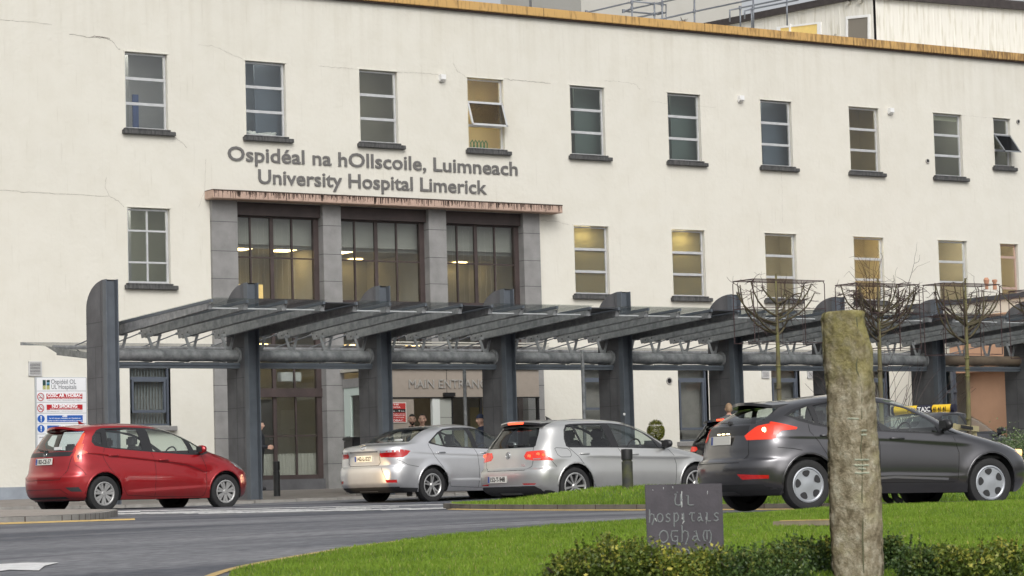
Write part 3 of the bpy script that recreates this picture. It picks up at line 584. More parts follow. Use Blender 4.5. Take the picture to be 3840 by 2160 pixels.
for (x, yt, yb, Y) in ((700, 100, 190, 57.5), (1100, 12, 215, 57), (1297, 20, 235, 58), (1365, 0, 245, 58), (1648, -20, 262, 56.8), (2050, 62, 175, 58), (2165, -10, 150, 57.5), (2460, -5, 100, 57.5), (2150, 70, 150, 57.5)):
    a_, b_ = RP(x, yt, Y), RP(x, yb, Y); v.cyl(b_-Vector((0, 0, .4)), a_, .024, 8)
v.build('posts', M_tube, rail, smooth=True)
v = MB()
for (x, y, Y) in ((700, 108, 57.5), (1100, 20, 57), (1100, 75, 57), (1100, 165, 57), (1297, 125, 58), (1365, 42, 58.3), (1365, 175, 58.3), (1648, 100, 56.8), (2165, 70, 57.5), (2050, 68, 58), (1025, 98, 57)):
    p = RP(x, y, Y); v.cyl(p-Vector((0, 0, .05)), p+Vector((0, 0, .05)), .04, 8)
v.build('clamps', M_tube, rail)
for vx, lab in ((1087, 'short thin metal mast on the ochre roof edge'), (1335, 'taller grey mast on the roof edge left of the lift tower')):
    p = onY(vx, 30, 55.5); t = thing('roof_mast', lab, 'mast', (p.x, p.y, 12.14)); v = MB(); v.cyl((p.x, p.y, 12.14), (p.x, p.y, 13.8), .032, 10); v.build('pole', M_tube, t, smooth=True); v = MB(); v.cbox((p.x, p.y, 12.3), (.12, .12, .3)); v.build('base_bracket', M_tube, t)
# ---------------- low wing at the right
wing = thing('side_wing', 'low flat-roofed wing with dark fascia, peach wall and grey opening at the far right', 'building', (49.4, 49, .4))
XW = 49.4
v = MB(); v.box(XW, 60, 47.5, Y0-.2, 3.3, 4.93); v.build('upper_wall', M_wall2, wing)
v = MB(); v.box(XW-.06, 60, 47.4, Y0-.01, 4.93, 5.06); v.build('fascia', mat('dark_fascia', (.05, .055, .07), .5), wing)
v = MB(); v.box(XW-1.6, XW+4, 47.0, 51.3, 3.0, 4.45); v.box(XW-1.3, XW+4, 47.3, 51.0, .3, 3.0); v.build('peach_wall', mat('peach_render', (.60, .36, .235), .8, var=.06, vscale=2, bump=.15), wing)
v = MB(); v.box(XW-1.75, XW-1.35, 46.8, 48.3, .3, 3.1); v.build('dark_opening', mat('dark_door', (.03, .032, .038), .5), wing)
v = MB()
for z_ in (.4, 1.2, 1.6, 2.5, 3.1): v.box(XW-1.72, XW-1.62, 51.05, 52.6, z_, z_+.07)
for y_ in (51.1, 51.8, 52.5): v.box(XW-1.73, XW-1.60, y_, y_+.07, .3, 3.3)
v.build('side_window', M_bfr, wing); MB().box(XW-1.68, XW-1.66, 51.1, 52.6, .35, 3.2).build('pane', glass('blue_pane', (.35, .42, .5), .9), wing)
for k, (vx, vy, h_) in enumerate(((2482, 705, .30), (2503, 714, .26))):
    p = onY(vx, vy+14, 49.6); t = thing('chimney_pot', 'rounded terracotta vent pot on the low flat roof' if k == 0 else 'straight terracotta vent pot on the low flat roof', 'vent pot', (p.x, p.y, 5.06)); v = MB()
    v.lathe([(.0, 0), (.055, 0), (.05, .1), (.045, h_*.7), (.065, h_*.75), (.065, h_*.95), (.045, h_)] if k else [(.0, 0), (.045, 0), (.04, .1), (.065, h_*.6), (.075, h_*.8), (.04, h_)], (p.x, p.y, 5.06), 'z', 16); v.build('pot', mat('terracotta', (.45, .24, .15), .8, var=.2), t, smooth='auto')
# ================================================================ canopy
can = thing('entrance_canopy', 'long steel and glass canopy on curved-top stone fins in front of the hospital', 'canopy', (21.88, 47.4, .2))
CX = [21.88+3.06*k for k in range(9)]
M_rust = mat('brown_pipe', (.16, .12, .085), .6, .1, var=.15)
M_glassc = glass('canopy_glass', (.90, .92, .91), .65)
MSH = {}
def shared(key, name, fn, m, parent, off, smooth=False):
    """first call builds the mesh, later calls reuse it, shifted along the canopy"""
    if key not in MSH: MSH[key] = None; o = fn().build(name, m, None, smooth); MSH[key] = o.data
    else: o = bpy.data.objects.new(name, MSH[key]); COL.objects.link(o)
    o.location = off; o.parent = parent; o.matrix_parent_inverse = basis(can).inverted() if parent == can else basis(parent).inverted(); return o
def fin_mb():
    v = MB(); pts = [(0, 47.06, -.1), (0, 47.83, -.1), (0, 47.83, 4.0)]
    for k in range(1, 11): a = k/10*math.pi/2; pts.append((0, 47.83-.83*(1-math.cos(a)), 4.0+.53*math.sin(a)))
    pts.append((0, 47.06, 4.53)); v.prism(pts, (.25, 0, 0)); return v
def joints_mb():
    v = MB()
    for z_ in (.85, 1.45, 2.05, 2.65, 3.25, 3.72): v.box(-.003, .2, 47.1, 47.835, z_-.005, z_+.005)
    v.box(-.003, 0, 47.42, 47.43, -.1, 3.25); return v
def hb_mb():
    v = MB(); v.box(0, .25, 47.03, 47.055, -.1, 4.51); v.box(-.002, .016, 46.9, 47.058, -.1, 4.53); v.box(.235, .255, 46.9, 47.16, -.1, 4.53); v.box(.0, .25, 47.14, 47.155, -.1, 4.5); return v
for k, x in enumerate(CX):
    fo = shared('fin', 'stone_fin', fin_mb, M_stone2, can, (x, 0, 0)); shared('finj', 'joints', joints_mb, MATS['stone_joint'], can, (x, 0, 0))
    shared('hb', 'steel_post', hb_mb, M_steel, can, (x, 0, 0))
def pipe_mb():
    v = MB(); v.cyl((.25, 47.35, 3.095), (3.02, 47.35, 3.095), .118, 20, cap=False); v.cyl((3.02, 47.35, 3.095), (3.062, 47.35, 3.095), .17, 20)
    for x_ in (1.15, 1.95): v.cyl((x_, 47.35, 3.095), (x_+.015, 47.35, 3.095), .121, 20)
    return v
def beam_mb(): v = MB(); v.box(.25, 3.06, 47.28, 47.44, 2.84, 2.93); v.box(.25, 3.06, 47.26, 47.30, 2.90, 2.945); return v
def gutter_mb():
    v = MB()
    for x_ in (.55, 1.32, 2.1): v.box(x_, x_+.62, 47.5, 47.56, 2.945, 2.975)
    return v
def raf_mb(x_, y0=47.9, y1=43.5):
    v = MB(); v.prism([(x_, y0, 3.66), (x_, y1, 3.82), (x_, y1+.06, 3.71), (x_, y0-.07, 3.46)], (.016, 0, 0)); v.prism([(x_+.08, y0, 3.66), (x_+.08, y1, 3.82), (x_+.08, y1+.06, 3.71), (x_+.08, y0-.07, 3.46)], (.016, 0, 0))
    v.box(x_, x_+.096, y1+.04, y1+.06, 3.71, 3.81); return v
def cap_mb(x_):
    v = MB(); v.bar((x_+.045, 47.6, 3.71), (x_+.045, 43.45, 3.862), .05, .055); return v
def bolts_mb(x_):
    v = MB()
    for yy, zz in ((47.82, 3.60), (47.66, 3.53), (47.42, 3.56)): v.cyl((x_-.008, yy, zz), (x_-.001, yy, zz), .016, 8)
    return v
def brk_mb(x_):   # the V-shaped cast bracket between pipe and rafter
    v = MB(); c_ = x_+.05
    v.bar((c_-.02, 47.35, 3.16), (c_-.15, 47.35, 3.50), .02, .06, up=(1, 0, 0), h2=.055); v.bar((c_+.02, 47.35, 3.16), (c_+.13, 47.35, 3.52), .02, .06, up=(1, 0, 0), h2=.05)
    v.prism([(c_-.06, 47.345, 3.17), (c_+.06, 47.345, 3.17), (c_+.05, 47.345, 3.28), (c_-.06, 47.345, 3.28)], (0, .02, 0)); v.box(c_-.16, c_+.15, 47.34, 47.36, 3.47, 3.52); return v
def rod_mb(x_):
    v = MB(); v.cyl((x_+.05, 47.96, 3.575), (x_+.05, 50.2, 3.33), .013, 6); v.cyl((x_+.05, 47.86, 3.585), (x_+.05, 48.02, 3.57), .028, 8); return v
def rear_mb(x_):
    v = MB(); v.prism([(x_, 47.42, 3.16), (x_, 50.98, 3.53), (x_, 50.25, 3.30), (x_, 47.6, 2.98)], (.016, 0, 0)); v.bar((x_+.04, 47.5, 2.99), (x_+.04, 50.3, 3.29), .06, .05); return v
RX = (.45, 1.18, 1.99, 2.80)
for k, x in enumerate(CX[:8]):
    shared('pipe', 'pipe', pipe_mb, M_galv, can, (x, 0, 0), 'auto').data if k < 7 else MB().cyl((x+.25, 47.35, 3.095), (x+3.06, 47.35, 3.095), .118, 20).build('pipe', M_rust, can, 'auto')
    shared('beam', 'lower_beam', beam_mb, M_steel, can, (x, 0, 0)); shared('gut', 'light_fitting', gutter_mb, mat('pale_fitting', (.52, .55, .52), .5), can, (x, 0, 0))
    for j, rx in enumerate(RX):
        ro = shared('raf%d' % j, 'rafter', lambda: raf_mb(rx), M_galv, can, (x, 0, 0)); shared('cap%d' % j, 'glazing_bar', lambda: cap_mb(rx), M_steel, can, (x, 0, 0))
        shared('bolt%d' % j, 'bolts', lambda: bolts_mb(rx), M_black, can, (x, 0, 0))
        shared('brk%d' % j, 'bracket', lambda: brk_mb(rx), M_galv, can, (x, 0, 0)); shared('rod%d' % j, 'tie_rod', lambda: rod_mb(rx), M_tube, can, (x, 0, 0)); shared('rear%d' % j, 'rear_rafter', lambda: rear_mb(rx), M_galv, can, (x, 0, 0))
    def gl_mb():
        v = MB()
        for j in range(3): v.prism([(RX[j]+.05, 47.6, 3.745), (RX[j+1]+.05, 47.6, 3.745), (RX[j+1]+.05, 43.36, 3.90), (RX[j]+.05, 43.36, 3.90)], (0, 0, .014))
        return v
    def gl2_mb():
        v = MB(); v.prism([(RX[0]-.5, 47.7, 3.15), (RX[3]+.2, 47.7, 3.15), (RX[3]+.2, 50.9, 3.55), (RX[0]-.5, 50.9, 3.55)], (0, 0, .012)); return v
    shared('glass', 'roof_glass', gl_mb, M_glassc, can, (x, 0, 0)); shared('glass2', 'rear_glass', gl2_mb, M_glassc, can, (x, 0, 0))
    def sof_mb():
        v = MB(); v.prism([(RX[3]+.1, 47.6, 3.70), (RX[3]+.70, 47.6, 3.70), (RX[3]+.70, 43.45, 3.855), (RX[3]+.1, 43.45, 3.855)], (0, 0, .02)); return v
    shared('soffit', 'dark_panel', sof_mb, mat('dark_panel', (.04, .043, .05), .5), can, (x, 0, 0))
    def tie_mb():
        v = MB()
        for j in range(3): v.cyl((RX[j]+.1, 43.75, 3.745), (RX[j+1], 43.75, 3.745), .016, 8)
        return v
    shared('fronttie', 'front_tie', tie_mb, M_alu, can, (x, 0, 0)); 
    def ed_mb(): v = MB(); v.box(RX[0]-.5, RX[3]+.35, 50.86, 50.94, 3.50, 3.56); v.box(RX[0]-.5, RX[3]+.35, 49.3, 49.36, 3.36, 3.40); return v
    shared('rearedge', 'rear_edge', ed_mb, M_galv, can, (x, 0, 0))
# the little round reflector disc on the post by the third car
p = onY(1571, 1042, 46.88); tag_ = MB(); tag_.cyl((p.x, 46.9, p.z), (p.x, 46.88, p.z), .028, 14); tag_.build('round_tag', M_white, can)
# ================================================================ ground
def grid_mesh(name, Ds, Ls, zf, m, kind='structure', keep=None):
    V = []; 
    for D in Ds:
        for L in Ls: x, y = DL(D, L); V.append((x, y, zf(x, y, D, L)))
    n = len(Ls); F = []
    for i in range(len(Ds)-1):
        for j in range(n-1):
            if keep and not keep((Ds[i]+Ds[i+1])/2, (Ls[j]+Ls[j+1])/2): continue
            F.append((i*n+j, (i+1)*n+j, (i+1)*n+j+1, i*n+j+1))
    me = bpy.data.meshes.new(name); me.from_pydata(V, [], F); me.update()
    bm = bmesh.new(); bm.from_mesh(me); bmesh.ops.recalc_face_normals(bm, faces=bm.faces)
    if sum(f.normal.z for f in bm.faces) < 0: bmesh.ops.reverse_faces(bm, faces=bm.faces)
    bmesh.ops.delete(bm, geom=[v for v in bm.verts if not v.link_faces], context='VERTS'); bm.to_mesh(me); bm.free(); me.shade_smooth()
    o = link(name, me, m); return tag(o, kind=kind)
def asphalt():
    m = bpy.data.materials.new('asphalt'); m.use_nodes = True; n = m.node_tree.nodes; l = m.node_tree.links; b = n['Principled BSDF']; b.inputs['Roughness'].default_value = .75; b.inputs['Specular IOR Level'].default_value = .3
    tc = n.new('ShaderNodeTexCoord'); 
    def nz(s, st=(1, 1, 1), d=6):
        mp = n.new('ShaderNodeMapping'); mp.inputs['Scale'].default_value = st; mp.inputs['Rotation'].default_value = (0, 0, YAW); l.new(tc.outputs['Object'], mp.inputs[0]); t = n.new('ShaderNodeTexNoise'); t.inputs['Scale'].default_value = s; t.inputs['Detail'].default_value = d; l.new(mp.outputs[0], t.inputs['Vector']); return t.outputs[0]
    def ramp(s, p0, p1, c0, c1): r_ = n.new('ShaderNodeValToRGB'); e = r_.color_ramp.elements; e[0].position, e[1].position = p0, p1; e[0].color = (*c0, 1); e[1].color = (*c1, 1); l.new(s, r_.inputs[0]); return r_.outputs[0]
    a = ramp(nz(.42, (.16, 1.3, 1), 5), .40, .62, (.088, .093, .108), (.20, .203, .215)); c_ = ramp(nz(9, (.7, 1.6, 1), 6), .3, .72, (.62, .62, .64), (1.35, 1.35, 1.33))
    x = n.new('ShaderNodeMix'); x.data_type = 'RGBA'; x.blend_type = 'MULTIPLY'; x.inputs[0].default_value = 1; l.new(a, x.inputs[6]); l.new(c_, x.inputs[7])
    d = ramp(nz(.8, (.10, 2.2, 1), 5), .56, .66, (1, 1, 1), (.62, .62, .65)); y = n.new('ShaderNodeMix'); y.data_type = 'RGBA'; y.blend_type = 'MULTIPLY'; y.inputs[0].default_value = 1; l.new(x.outputs[2], y.inputs[6]); l.new(d, y.inputs[7])
    l.new(y.outputs[2], b.inputs['Base Color'])
    bp = n.new('ShaderNodeBump'); bp.inputs['Strength'].default_value = .5; bp.inputs['Distance'].default_value = .012; l.new(nz(60, (1, 1, 1), 4), bp.inputs['Height']); l.new(bp.outputs[0], b.inputs['Normal']); return m
M_asph = asphalt()
Ds = list(np.arange(-40, 10, 5))+list(np.arange(10, 66, .25))+[70, 90, 130, 250, 600]; Ls = [-600, -200, -80, -40]+list(np.arange(-24, 28.1, 1.0))+[40, 80, 200, 600]
grid_mesh('road', [-400, -150]+Ds, Ls, lambda x, y, D, L: gnd(x, y), M_asph)
M_pave = mat('paving', (.20, .18, .165), .8, var=.2, vscale=3, bump=.25, bscale=25)
M_kerb = mat('kerb_stone', (.27, .26, .24), .85, var=.25, vscale=5, bump=.3, bscale=30)
# pavement in front of the building, one kerb step above the road
def pave_edge(y): return 46.75
v = MB(); xs = np.arange(8, 70, 1.0); ys = [46.15, 46.3, 48, 50, 52, 53.5, 54.9]
P = [[(x, y, gnd(x, y)+.055) for y in ys] for x in xs]
for i in range(len(xs)-1):
    for j in range(len(ys)-1): v.quad(P[i][j], P[i+1][j], P[i+1][j+1], P[i][j+1])
tag(v.build('pavement', M_pave, smooth=True), kind='structure')
v = MB()
for x in np.arange(8, 70, .92): z_ = gnd(x, 46.1); v.box(x, x+.91, 46.02, 46.15, z_-.1, z_+.06)
tag(v.build('pavement_kerb', M_kerb, bevel=.01), kind='structure')
# painted markings
M_yel = mat('yellow_road_paint', (.52, .36, .13), .6, col2=(.30, .23, .12), vscale=9, c2pos=(.5, .75)); M_wp = mat('worn_white_paint', (.55, .55, .54), .6, col2=(.22, .22, .22), vscale=10, c2pos=(.5, .7)); M_wp2 = mat('fresh_white_paint', (.72, .72, .72), .6, col2=(.55, .55, .55), vscale=10)
def gndpt(vx, vy, D0=12, D1=70):
    d = ray(vx, vy); h = d.x*math.sin(YAW)+d.y*math.cos(YAW); prev = None
    for D in np.arange(D0, D1, .1):
        p = EYE+d*(D/h)
        if p.z < gnd(p.x, p.y): return p
    return EYE+d*(D1/h)
def resample(P, step):
    P = [Vector(p) for p in P]; out = [P[0]]; 
    for a, b in zip(P[:-1], P[1:]):
        n_ = max(1, int((b-a).length/step)); out += [a+(b-a)*((k+1)/n_) for k in range(n_)]
    return out
def smooth_curve(P, step=.3, it=12):
    Q = resample(P, step)
    for _ in range(it): Q = [Q[0]]+[(Q[i-1]+Q[i]*2+Q[i+1])/4 for i in range(1, len(Q)-1)]+[Q[-1]]
    return Q
def strip(mb, P, w, dz=.008, off=0, wfun=None, rise=.0):
    n_ = len(P); L_, R_ = [], []
    for i in range(n_):
        d = (P[min(i+1, n_-1)]-P[max(i-1, 0)]); d.z = 0; d.normalize(); nn = Vector((-d.y, d.x, 0)); ww = w if wfun is None else w*wfun(i/(n_-1))
        a = P[i]+nn*(off+ww/2); b = P[i]+nn*(off-ww/2); L_.append((a.x, a.y, gnd(a.x, a.y)+dz+rise)); R_.append((b.x, b.y, gnd(b.x, b.y)+dz))
    for i in range(n_-1): mb.quad(R_[i], R_[i+1], L_[i+1], L_[i])
def V2(D, L): x, y = DL(D, L); return Vector((x, y, 0))
# lawn edge: world polyline (from the left end of the grass round to the right)
EDGE = [Vector((p[0], p[1], 0)) for p in [(8.0, 14.5), (9.2, 18.0), (10.64, 20.7), (11.2, 21.2), (12.0, 21.89), (12.85, 22.42), (13.97, 23.16), (14.88, 23.71), (15.98, 24.1), (17.2, 24.5), (18.46, 24.75), (19.69, 24.75), (21.3, 24.5), (24.0, 23.6), (27.5, 21.8), (31, 19)]]
EDGE = smooth_curve(EDGE, .25, 30)
v = MB(); strip(v, EDGE, .10, off=.17); tag(v.build('yellow_line_by_lawn', M_yel), kind='structure')
# left paved island with kerb
isl = [V2(35.6, -9.0), V2(35.75, -8.0), V2(35.9, -7.2), V2(36.3, -6.5), V2(36.9, -6.1), V2(38.2, -5.9), V2(40.5, -6.0), V2(41.5, -7.5), V2(41.8, -10), V2(41.8, -16), V2(35.0, -16), V2(35.3, -12)]
def island(name, poly, h, m_top, kerb_m=None, kerb_w=.13):
    C = smooth_curve(poly+[poly[0]], .2, 6)[:-1]; cc = sum(C, Vector())/len(C)
    k = MB(); n_ = len(C); d_acc = 0
    for i in range(n_):
        a, b = C[i], C[(i+1) % n_]; ia, ib = a+(cc-a).normalized()*kerb_w, b+(cc-b).normalized()*kerb_w
        d_acc += (b-a).length; g1_, g2_ = gnd(a.x, a.y), gnd(b.x, b.y)
        k.quad((a.x, a.y, g1_-.05), (b.x, b.y, g2_-.05), (b.x, b.y, g2_+h), (a.x, a.y, g1_+h)); k.quad((a.x, a.y, g1_+h), (b.x, b.y, g2_+h), (ib.x, ib.y, g2_+h), (ia.x, ia.y, g1_+h))
    tag(k.build(name+'_kerb', kerb_m or kerb_mat, smooth=False), kind='structure')
    return C, cc
def kerb_material():
    m = mat('kerb_blocks', (.25, .24, .22), .85, var=.3, vscale=4, bump=.3, bscale=25); return m
kerb_mat = kerb_material()
C1, cc1 = island('paved_island', isl, .095, M_pave)
v = MB(); n_ = len(C1); c_ = (cc1.x, cc1.y, gnd(cc1.x, cc1.y)+.10)
for i in range(n_):
    a, b = [q+(cc1-q).normalized()*.12 for q in (C1[i], C1[(i+1) % n_])]; v.add([(a.x, a.y, gnd(a.x, a.y)+.097), (b.x, b.y, gnd(b.x, b.y)+.097), c_], [(0, 1, 2)])
tag(v.build('island_paving', mat('island_paving', (.29, .26, .23), .85, var=.25, vscale=6, bump=.3)), kind='structure')
v = MB(); acc = 0; last = -1
for i in range(n_):
    a, b = C1[i], C1[(i+1) % n_]; acc += (b-a).length
    sp_ = .17 if toDL(a.x, a.y)[1] > -6.35 else .6
    if acc-last > sp_:
        last = acc; d = (b-a).normalized(); g0 = gnd(a.x, a.y); nn = (a-cc1).normalized()*.004; v.quad((a.x+nn.x, a.y+nn.y, g0), (a.x+nn.x+d.x*.018, a.y+nn.y+d.y*.018, g0), (a.x+nn.x+d.x*.018, a.y+nn.y+d.y*.018, g0+.095), (a.x+nn.x, a.y+nn.y, g0+.095))
tag(v.build('kerb_joints', M_grime), kind='structure')
v = MB(); YL = smooth_curve([V2(34.8, -16), V2(35.1, -12), V2(35.4, -9.0), V2(35.55, -8.0), V2(35.72, -7.1), V2(36.1, -6.4), V2(36.6, -5.9), V2(37.0, -5.3)], .25, 3); strip(v, YL, .13, rise=.020, wfun=lambda t: 1 if t < .85 else 1-(t-.85)*5.5); tag(v.build('yellow_line_by_island', M_yel), kind='structure')
# grassed island with the bollard
isg = [V2(41.2, -1.15), V2(40.6, -1.1), V2(39.8, -.6), V2(38.98, .05), V2(38.3, .9), V2(37.6, 1.86), V2(36.9, 3.0), V2(36.3, 4.3), V2(36.1, 6), V2(36.4, 8), V2(37, 14), V2(41.5, 14), V2(42.0, 9), V2(42.1, 4), V2(42.2, 1.5), V2(42.0, 0)]
C2, cc2 = island('grass_island', isg, .085, None, mat('brown_kerb_blocks', (.13, .115, .095), .9, var=.35, vscale=4, bump=.3, bscale=25))
v = MB(); n_ = len(C2); acc = 0; last = -1
for i in range(n_):
    a, b = C2[i], C2[(i+1) % n_]; acc += (b-a).length
    if acc-last > .62:
        last = acc; d = (b-a).normalized(); g0 = gnd(a.x, a.y); nn = Vector((-math.sin(YAW), -math.cos(YAW), 0))*.005; v.quad((a.x+nn.x, a.y+nn.y, g0), (a.x+nn.x+d.x*.014, a.y+nn.y+d.y*.014, g0), (a.x+nn.x+d.x*.014, a.y+nn.y+d.y*.014, g0+.087), (a.x+nn.x, a.y+nn.y, g0+.087))
tag(v.build('kerb_joints', M_grime), kind='structure')
v = MB(); i0 = [i for i in range(n_) if toDL(*C2[i].xy)[0] < 41 and toDL(*C2[i].xy)[1] < 13.5]; strip(v, [C2[i] for i in i0 if toDL(*C2[i].xy)[0] < 40.5], .10, off=-.10, rise=.012); tag(v.build('yellow_line_by_grass_island', M_yel), kind='structure')
def inside_dist(x, y, C):
    """signed distance to a closed curve, positive inside (numpy)"""
    P = np.array([[q.x, q.y] for q in C]); A_ = P; B_ = np.roll(P, -1, 0); best = 1e9; ins = False
    d = B_-A_; t = np.clip(((x-A_[:, 0])*d[:, 0]+(y-A_[:, 1])*d[:, 1])/(d**2).sum(1), 0, 1); q = A_+d*t[:, None]; best = np.sqrt(((q-[x, y])**2).sum(1)).min()
    c = ((A_[:, 1] > y) != (B_[:, 1] > y)) & (x < (B_[:, 0]-A_[:, 0])*(y-A_[:, 1])/(B_[:, 1]-A_[:, 1]+1e-12)+A_[:, 0]); ins = c.sum() % 2 == 1
    return best if ins else -best
def sstep(t): t = min(1, max(0, t)); return t*t*(3-2*t)
def isl_z(x, y, d=None):
    d = inside_dist(x, y, C2) if d is None else d
    D, L = toDL(x, y); return gnd(x, y)+.075+(.20 if L > 1.5 else .20*sstep((L+1.0)/2.4))*sstep(d/1.9)
LAWN = EDGE+[Vector((31, -6, 0)), Vector((8, -6, 0))]
def lawn_z(x, y, d=None):
    d = inside_dist(x, y, LAWN) if d is None else d
    D, L = toDL(x, y); m_ = .01+.065*sstep((L-.8)/3.2)
    return gnd(x, y)+.02+m_*sstep(d/1.7)*(1-.92*sstep((d-2.0)/3.2))+.012*math.sin(x*1.7+y)*sstep(d)
M_lawn = mat('lawn_soil', (.07, .13, .015), .9, var=.5, vscale=6, bump=.5, bscale=30)
def area(name, C, zf, step, m, bound=None):
    P = np.array([[q.x, q.y] for q in C]); x0, y0 = P.min(0); x1, y1 = P.max(0)
    if bound: x0, x1, y0, y1 = bound
    xs = np.arange(x0-step, x1+step, step); ys = np.arange(y0-step, y1+step, step); idx = {}; V = []; F = []
    dd = np.array([[inside_dist(x, y, C) for y in ys] for x in xs])
    for i, x in enumerate(xs):
        for j, y in enumerate(ys): V.append((x, y, zf(x, y, dd[i, j]) if dd[i, j] > -step*1.5 else 0))
    m_ = len(ys)
    for i in range(len(xs)-1):
        for j in range(m_-1):
            if min(dd[i, j], dd[i+1, j], dd[i, j+1], dd[i+1, j+1]) > -.02: F.append((i*m_+j, (i+1)*m_+j, (i+1)*m_+j+1, i*m_+j+1))
    me = bpy.data.meshes.new(name); me.from_pydata(V, [], F); bm = bmesh.new(); bm.from_mesh(me); bmesh.ops.delete(bm, geom=[v_ for v_ in bm.verts if not v_.link_faces], context='VERTS'); bm.to_mesh(me); bm.free(); me.shade_smooth()
    return tag(link(name, me, m), kind='structure'), xs, ys, dd
lawn, lx, ly, ldd = area('lawn', LAWN, lawn_z, .3, M_lawn, (7, 31, -5, 25.2))
isl2, ix, iy, idd = area('island_lawn', C2, isl_z, .2, M_lawn)
def bil(xs, ys, A_, x, y):
    i = np.clip(((x-xs[0])/(xs[1]-xs[0])), 0, len(xs)-1.001); j = np.clip((y-ys[0])/(ys[1]-ys[0]), 0, len(ys)-1.001); a = i.astype(int); b = j.astype(int); fx, fy = i-a, j-b
    return A_[a, b]*(1-fx)*(1-fy)+A_[a+1, b]*fx*(1-fy)+A_[a, b+1]*(1-fx)*fy+A_[a+1, b+1]*fx*fy
lz = np.array([[lawn_z(x, y, ldd[i, j]) if ldd[i, j] > -1 else gnd(x, y) for j, y in enumerate(ly)] for i, x in enumerate(lx)])
iz = np.array([[isl_z(x, y, idd[i, j]) if idd[i, j] > -.6 else gnd(x, y) for j, y in enumerate(iy)] for i, x in enumerate(ix)])
def grass_mat():
    m = bpy.data.materials.new('grass_blades'); m.use_nodes = True; n = m.node_tree.nodes; l = m.node_tree.links; b = n['Principled BSDF']; b.inputs['Roughness'].default_value = .55; b.inputs['Specular IOR Level'].default_value = .25
    at = n.new('ShaderNodeAttribute'); at.attribute_name = 'tone'; r_ = n.new('ShaderNodeValToRGB'); e = r_.color_ramp.elements
    e[0].position = 0; e[0].color = (.10, .165, .018, 1); e[1].position = 1; e[1].color = (.34, .43, .07, 1); k = e.new(.5); k.color = (.215, .335, .036, 1); k2 = e.new(.96); k2.color = (.24, .34, .04, 1); e[-1].color = (.42, .38, .14, 1)
    l.new(at.outputs['Fac'], r_.inputs[0]); l.new(r_.outputs[0], b.inputs['Base Color'])
    b.inputs['Subsurface Weight'].default_value = 0
    t = n.new('ShaderNodeBsdfTranslucent'); l.new(r_.outputs[0], t.inputs[0]); mx = n.new('ShaderNodeMixShader'); mx.inputs[0].default_value = .3; l.new(b.outputs[0], mx.inputs[1]); l.new(t.outputs[0], mx.inputs[2]); l.new(mx.outputs[0], n['Material Output'].inputs[0]); return m
M_grass = grass_mat()
def noise2(x, y):
    return (np.sin(x*1.3+y*.7)+np.sin(x*.5-y*1.9+1)+np.sin(x*3.1+y*2.3+2)*.6+np.sin(x*5.7-y*4.1)*.4)/3
def blades(name, pts, hgt, wid, label):
    n_ = len(pts); x, y, z = pts.T; a = rng.uniform(0, 2*np.pi, n_); h = hgt*rng.uniform(.5, 1.25, n_)*(1+.35*noise2(x*2, y*2)); lean = rng.normal(0, .45, (n_, 2))*h[:, None]
    dx, dy = np.cos(a)*wid*rng.uniform(.7, 1.4, n_), np.sin(a)*wid*rng.uniform(.7, 1.4, n_)
    V = np.empty((n_, 5, 3)); V[:, 0] = np.c_[x-dx, y-dy, z-.01]; V[:, 1] = np.c_[x+dx, y+dy, z-.01]; V[:, 2] = np.c_[x-dx*.7+lean[:, 0]*.45, y-dy*.7+lean[:, 1]*.45, z+h*.6]; V[:, 3] = np.c_[x+dx*.7+lean[:, 0]*.45, y+dy*.7+lean[:, 1]*.45, z+h*.6]; V[:, 4] = np.c_[x+lean[:, 0], y+lean[:, 1], z+h]
    me = bpy.data.meshes.new(name); me.vertices.add(n_*5); me.vertices.foreach_set('co', V.ravel())
    b_ = (np.arange(n_)*5)[:, None]; q = (b_+[0, 1, 3, 2]); t = (b_+[2, 3, 4]); loops = np.concatenate([q, t], 1).ravel(); me.loops.add(len(loops)); me.loops.foreach_set('vertex_index', loops.astype(np.int32))
    tot = np.tile([4, 3], n_); st = np.concatenate([[0], np.cumsum(tot)[:-1]]); me.polygons.add(n_*2); me.polygons.foreach_set('loop_start', st.astype(np.int32)); me.polygons.foreach_set('loop_total', tot.astype(np.int32)); me.update(calc_edges=True)
    tone = np.clip(.45+.24*noise2(x*.6, y*.6)+.14*noise2(x*4+3, y*4)+rng.normal(0, .17, n_), 0, 1); tone = np.where(rng.random(n_) < .03, 1, tone)
    at = me.attributes.new('tone', 'FLOAT', 'POINT'); at.data.foreach_set('value', np.repeat(tone, 5).astype(np.float32)); me.validate()
    return tag(link(name, me, M_grass), label, 'grass', kind='stuff')
# lawn blades: denser where the camera sees them large
N = 430000; D = 19.5+12.8*rng.random(N)**.8; L = (rng.random(N)*1.06-.53)*D*.50+0; L = L+0*D
x, y = DL(D, L); dd = bil(lx, ly, ldd, x, y); k = dd > (.0+.05*noise2(x*3, y*3)); x, y, dd = x[k], y[k], dd[k]; z = bil(lx, ly, lz, x, y)
blades('lawn_grass', np.c_[x, y, z], .035, .0030, 'short bright green mown grass covering the foreground lawn')
N = 120000; D = 36+6.3*rng.random(N); L = -3+16*rng.random(N); x, y = DL(D, L); dd = bil(ix, iy, idd, x, y); k = dd > .09; x, y = x[k], y[k]; z = bil(ix, iy, iz, x, y)
blades('island_grass', np.c_[x, y, z], .055, .0045, 'rougher green grass growing on the kerbed island behind the lawn')
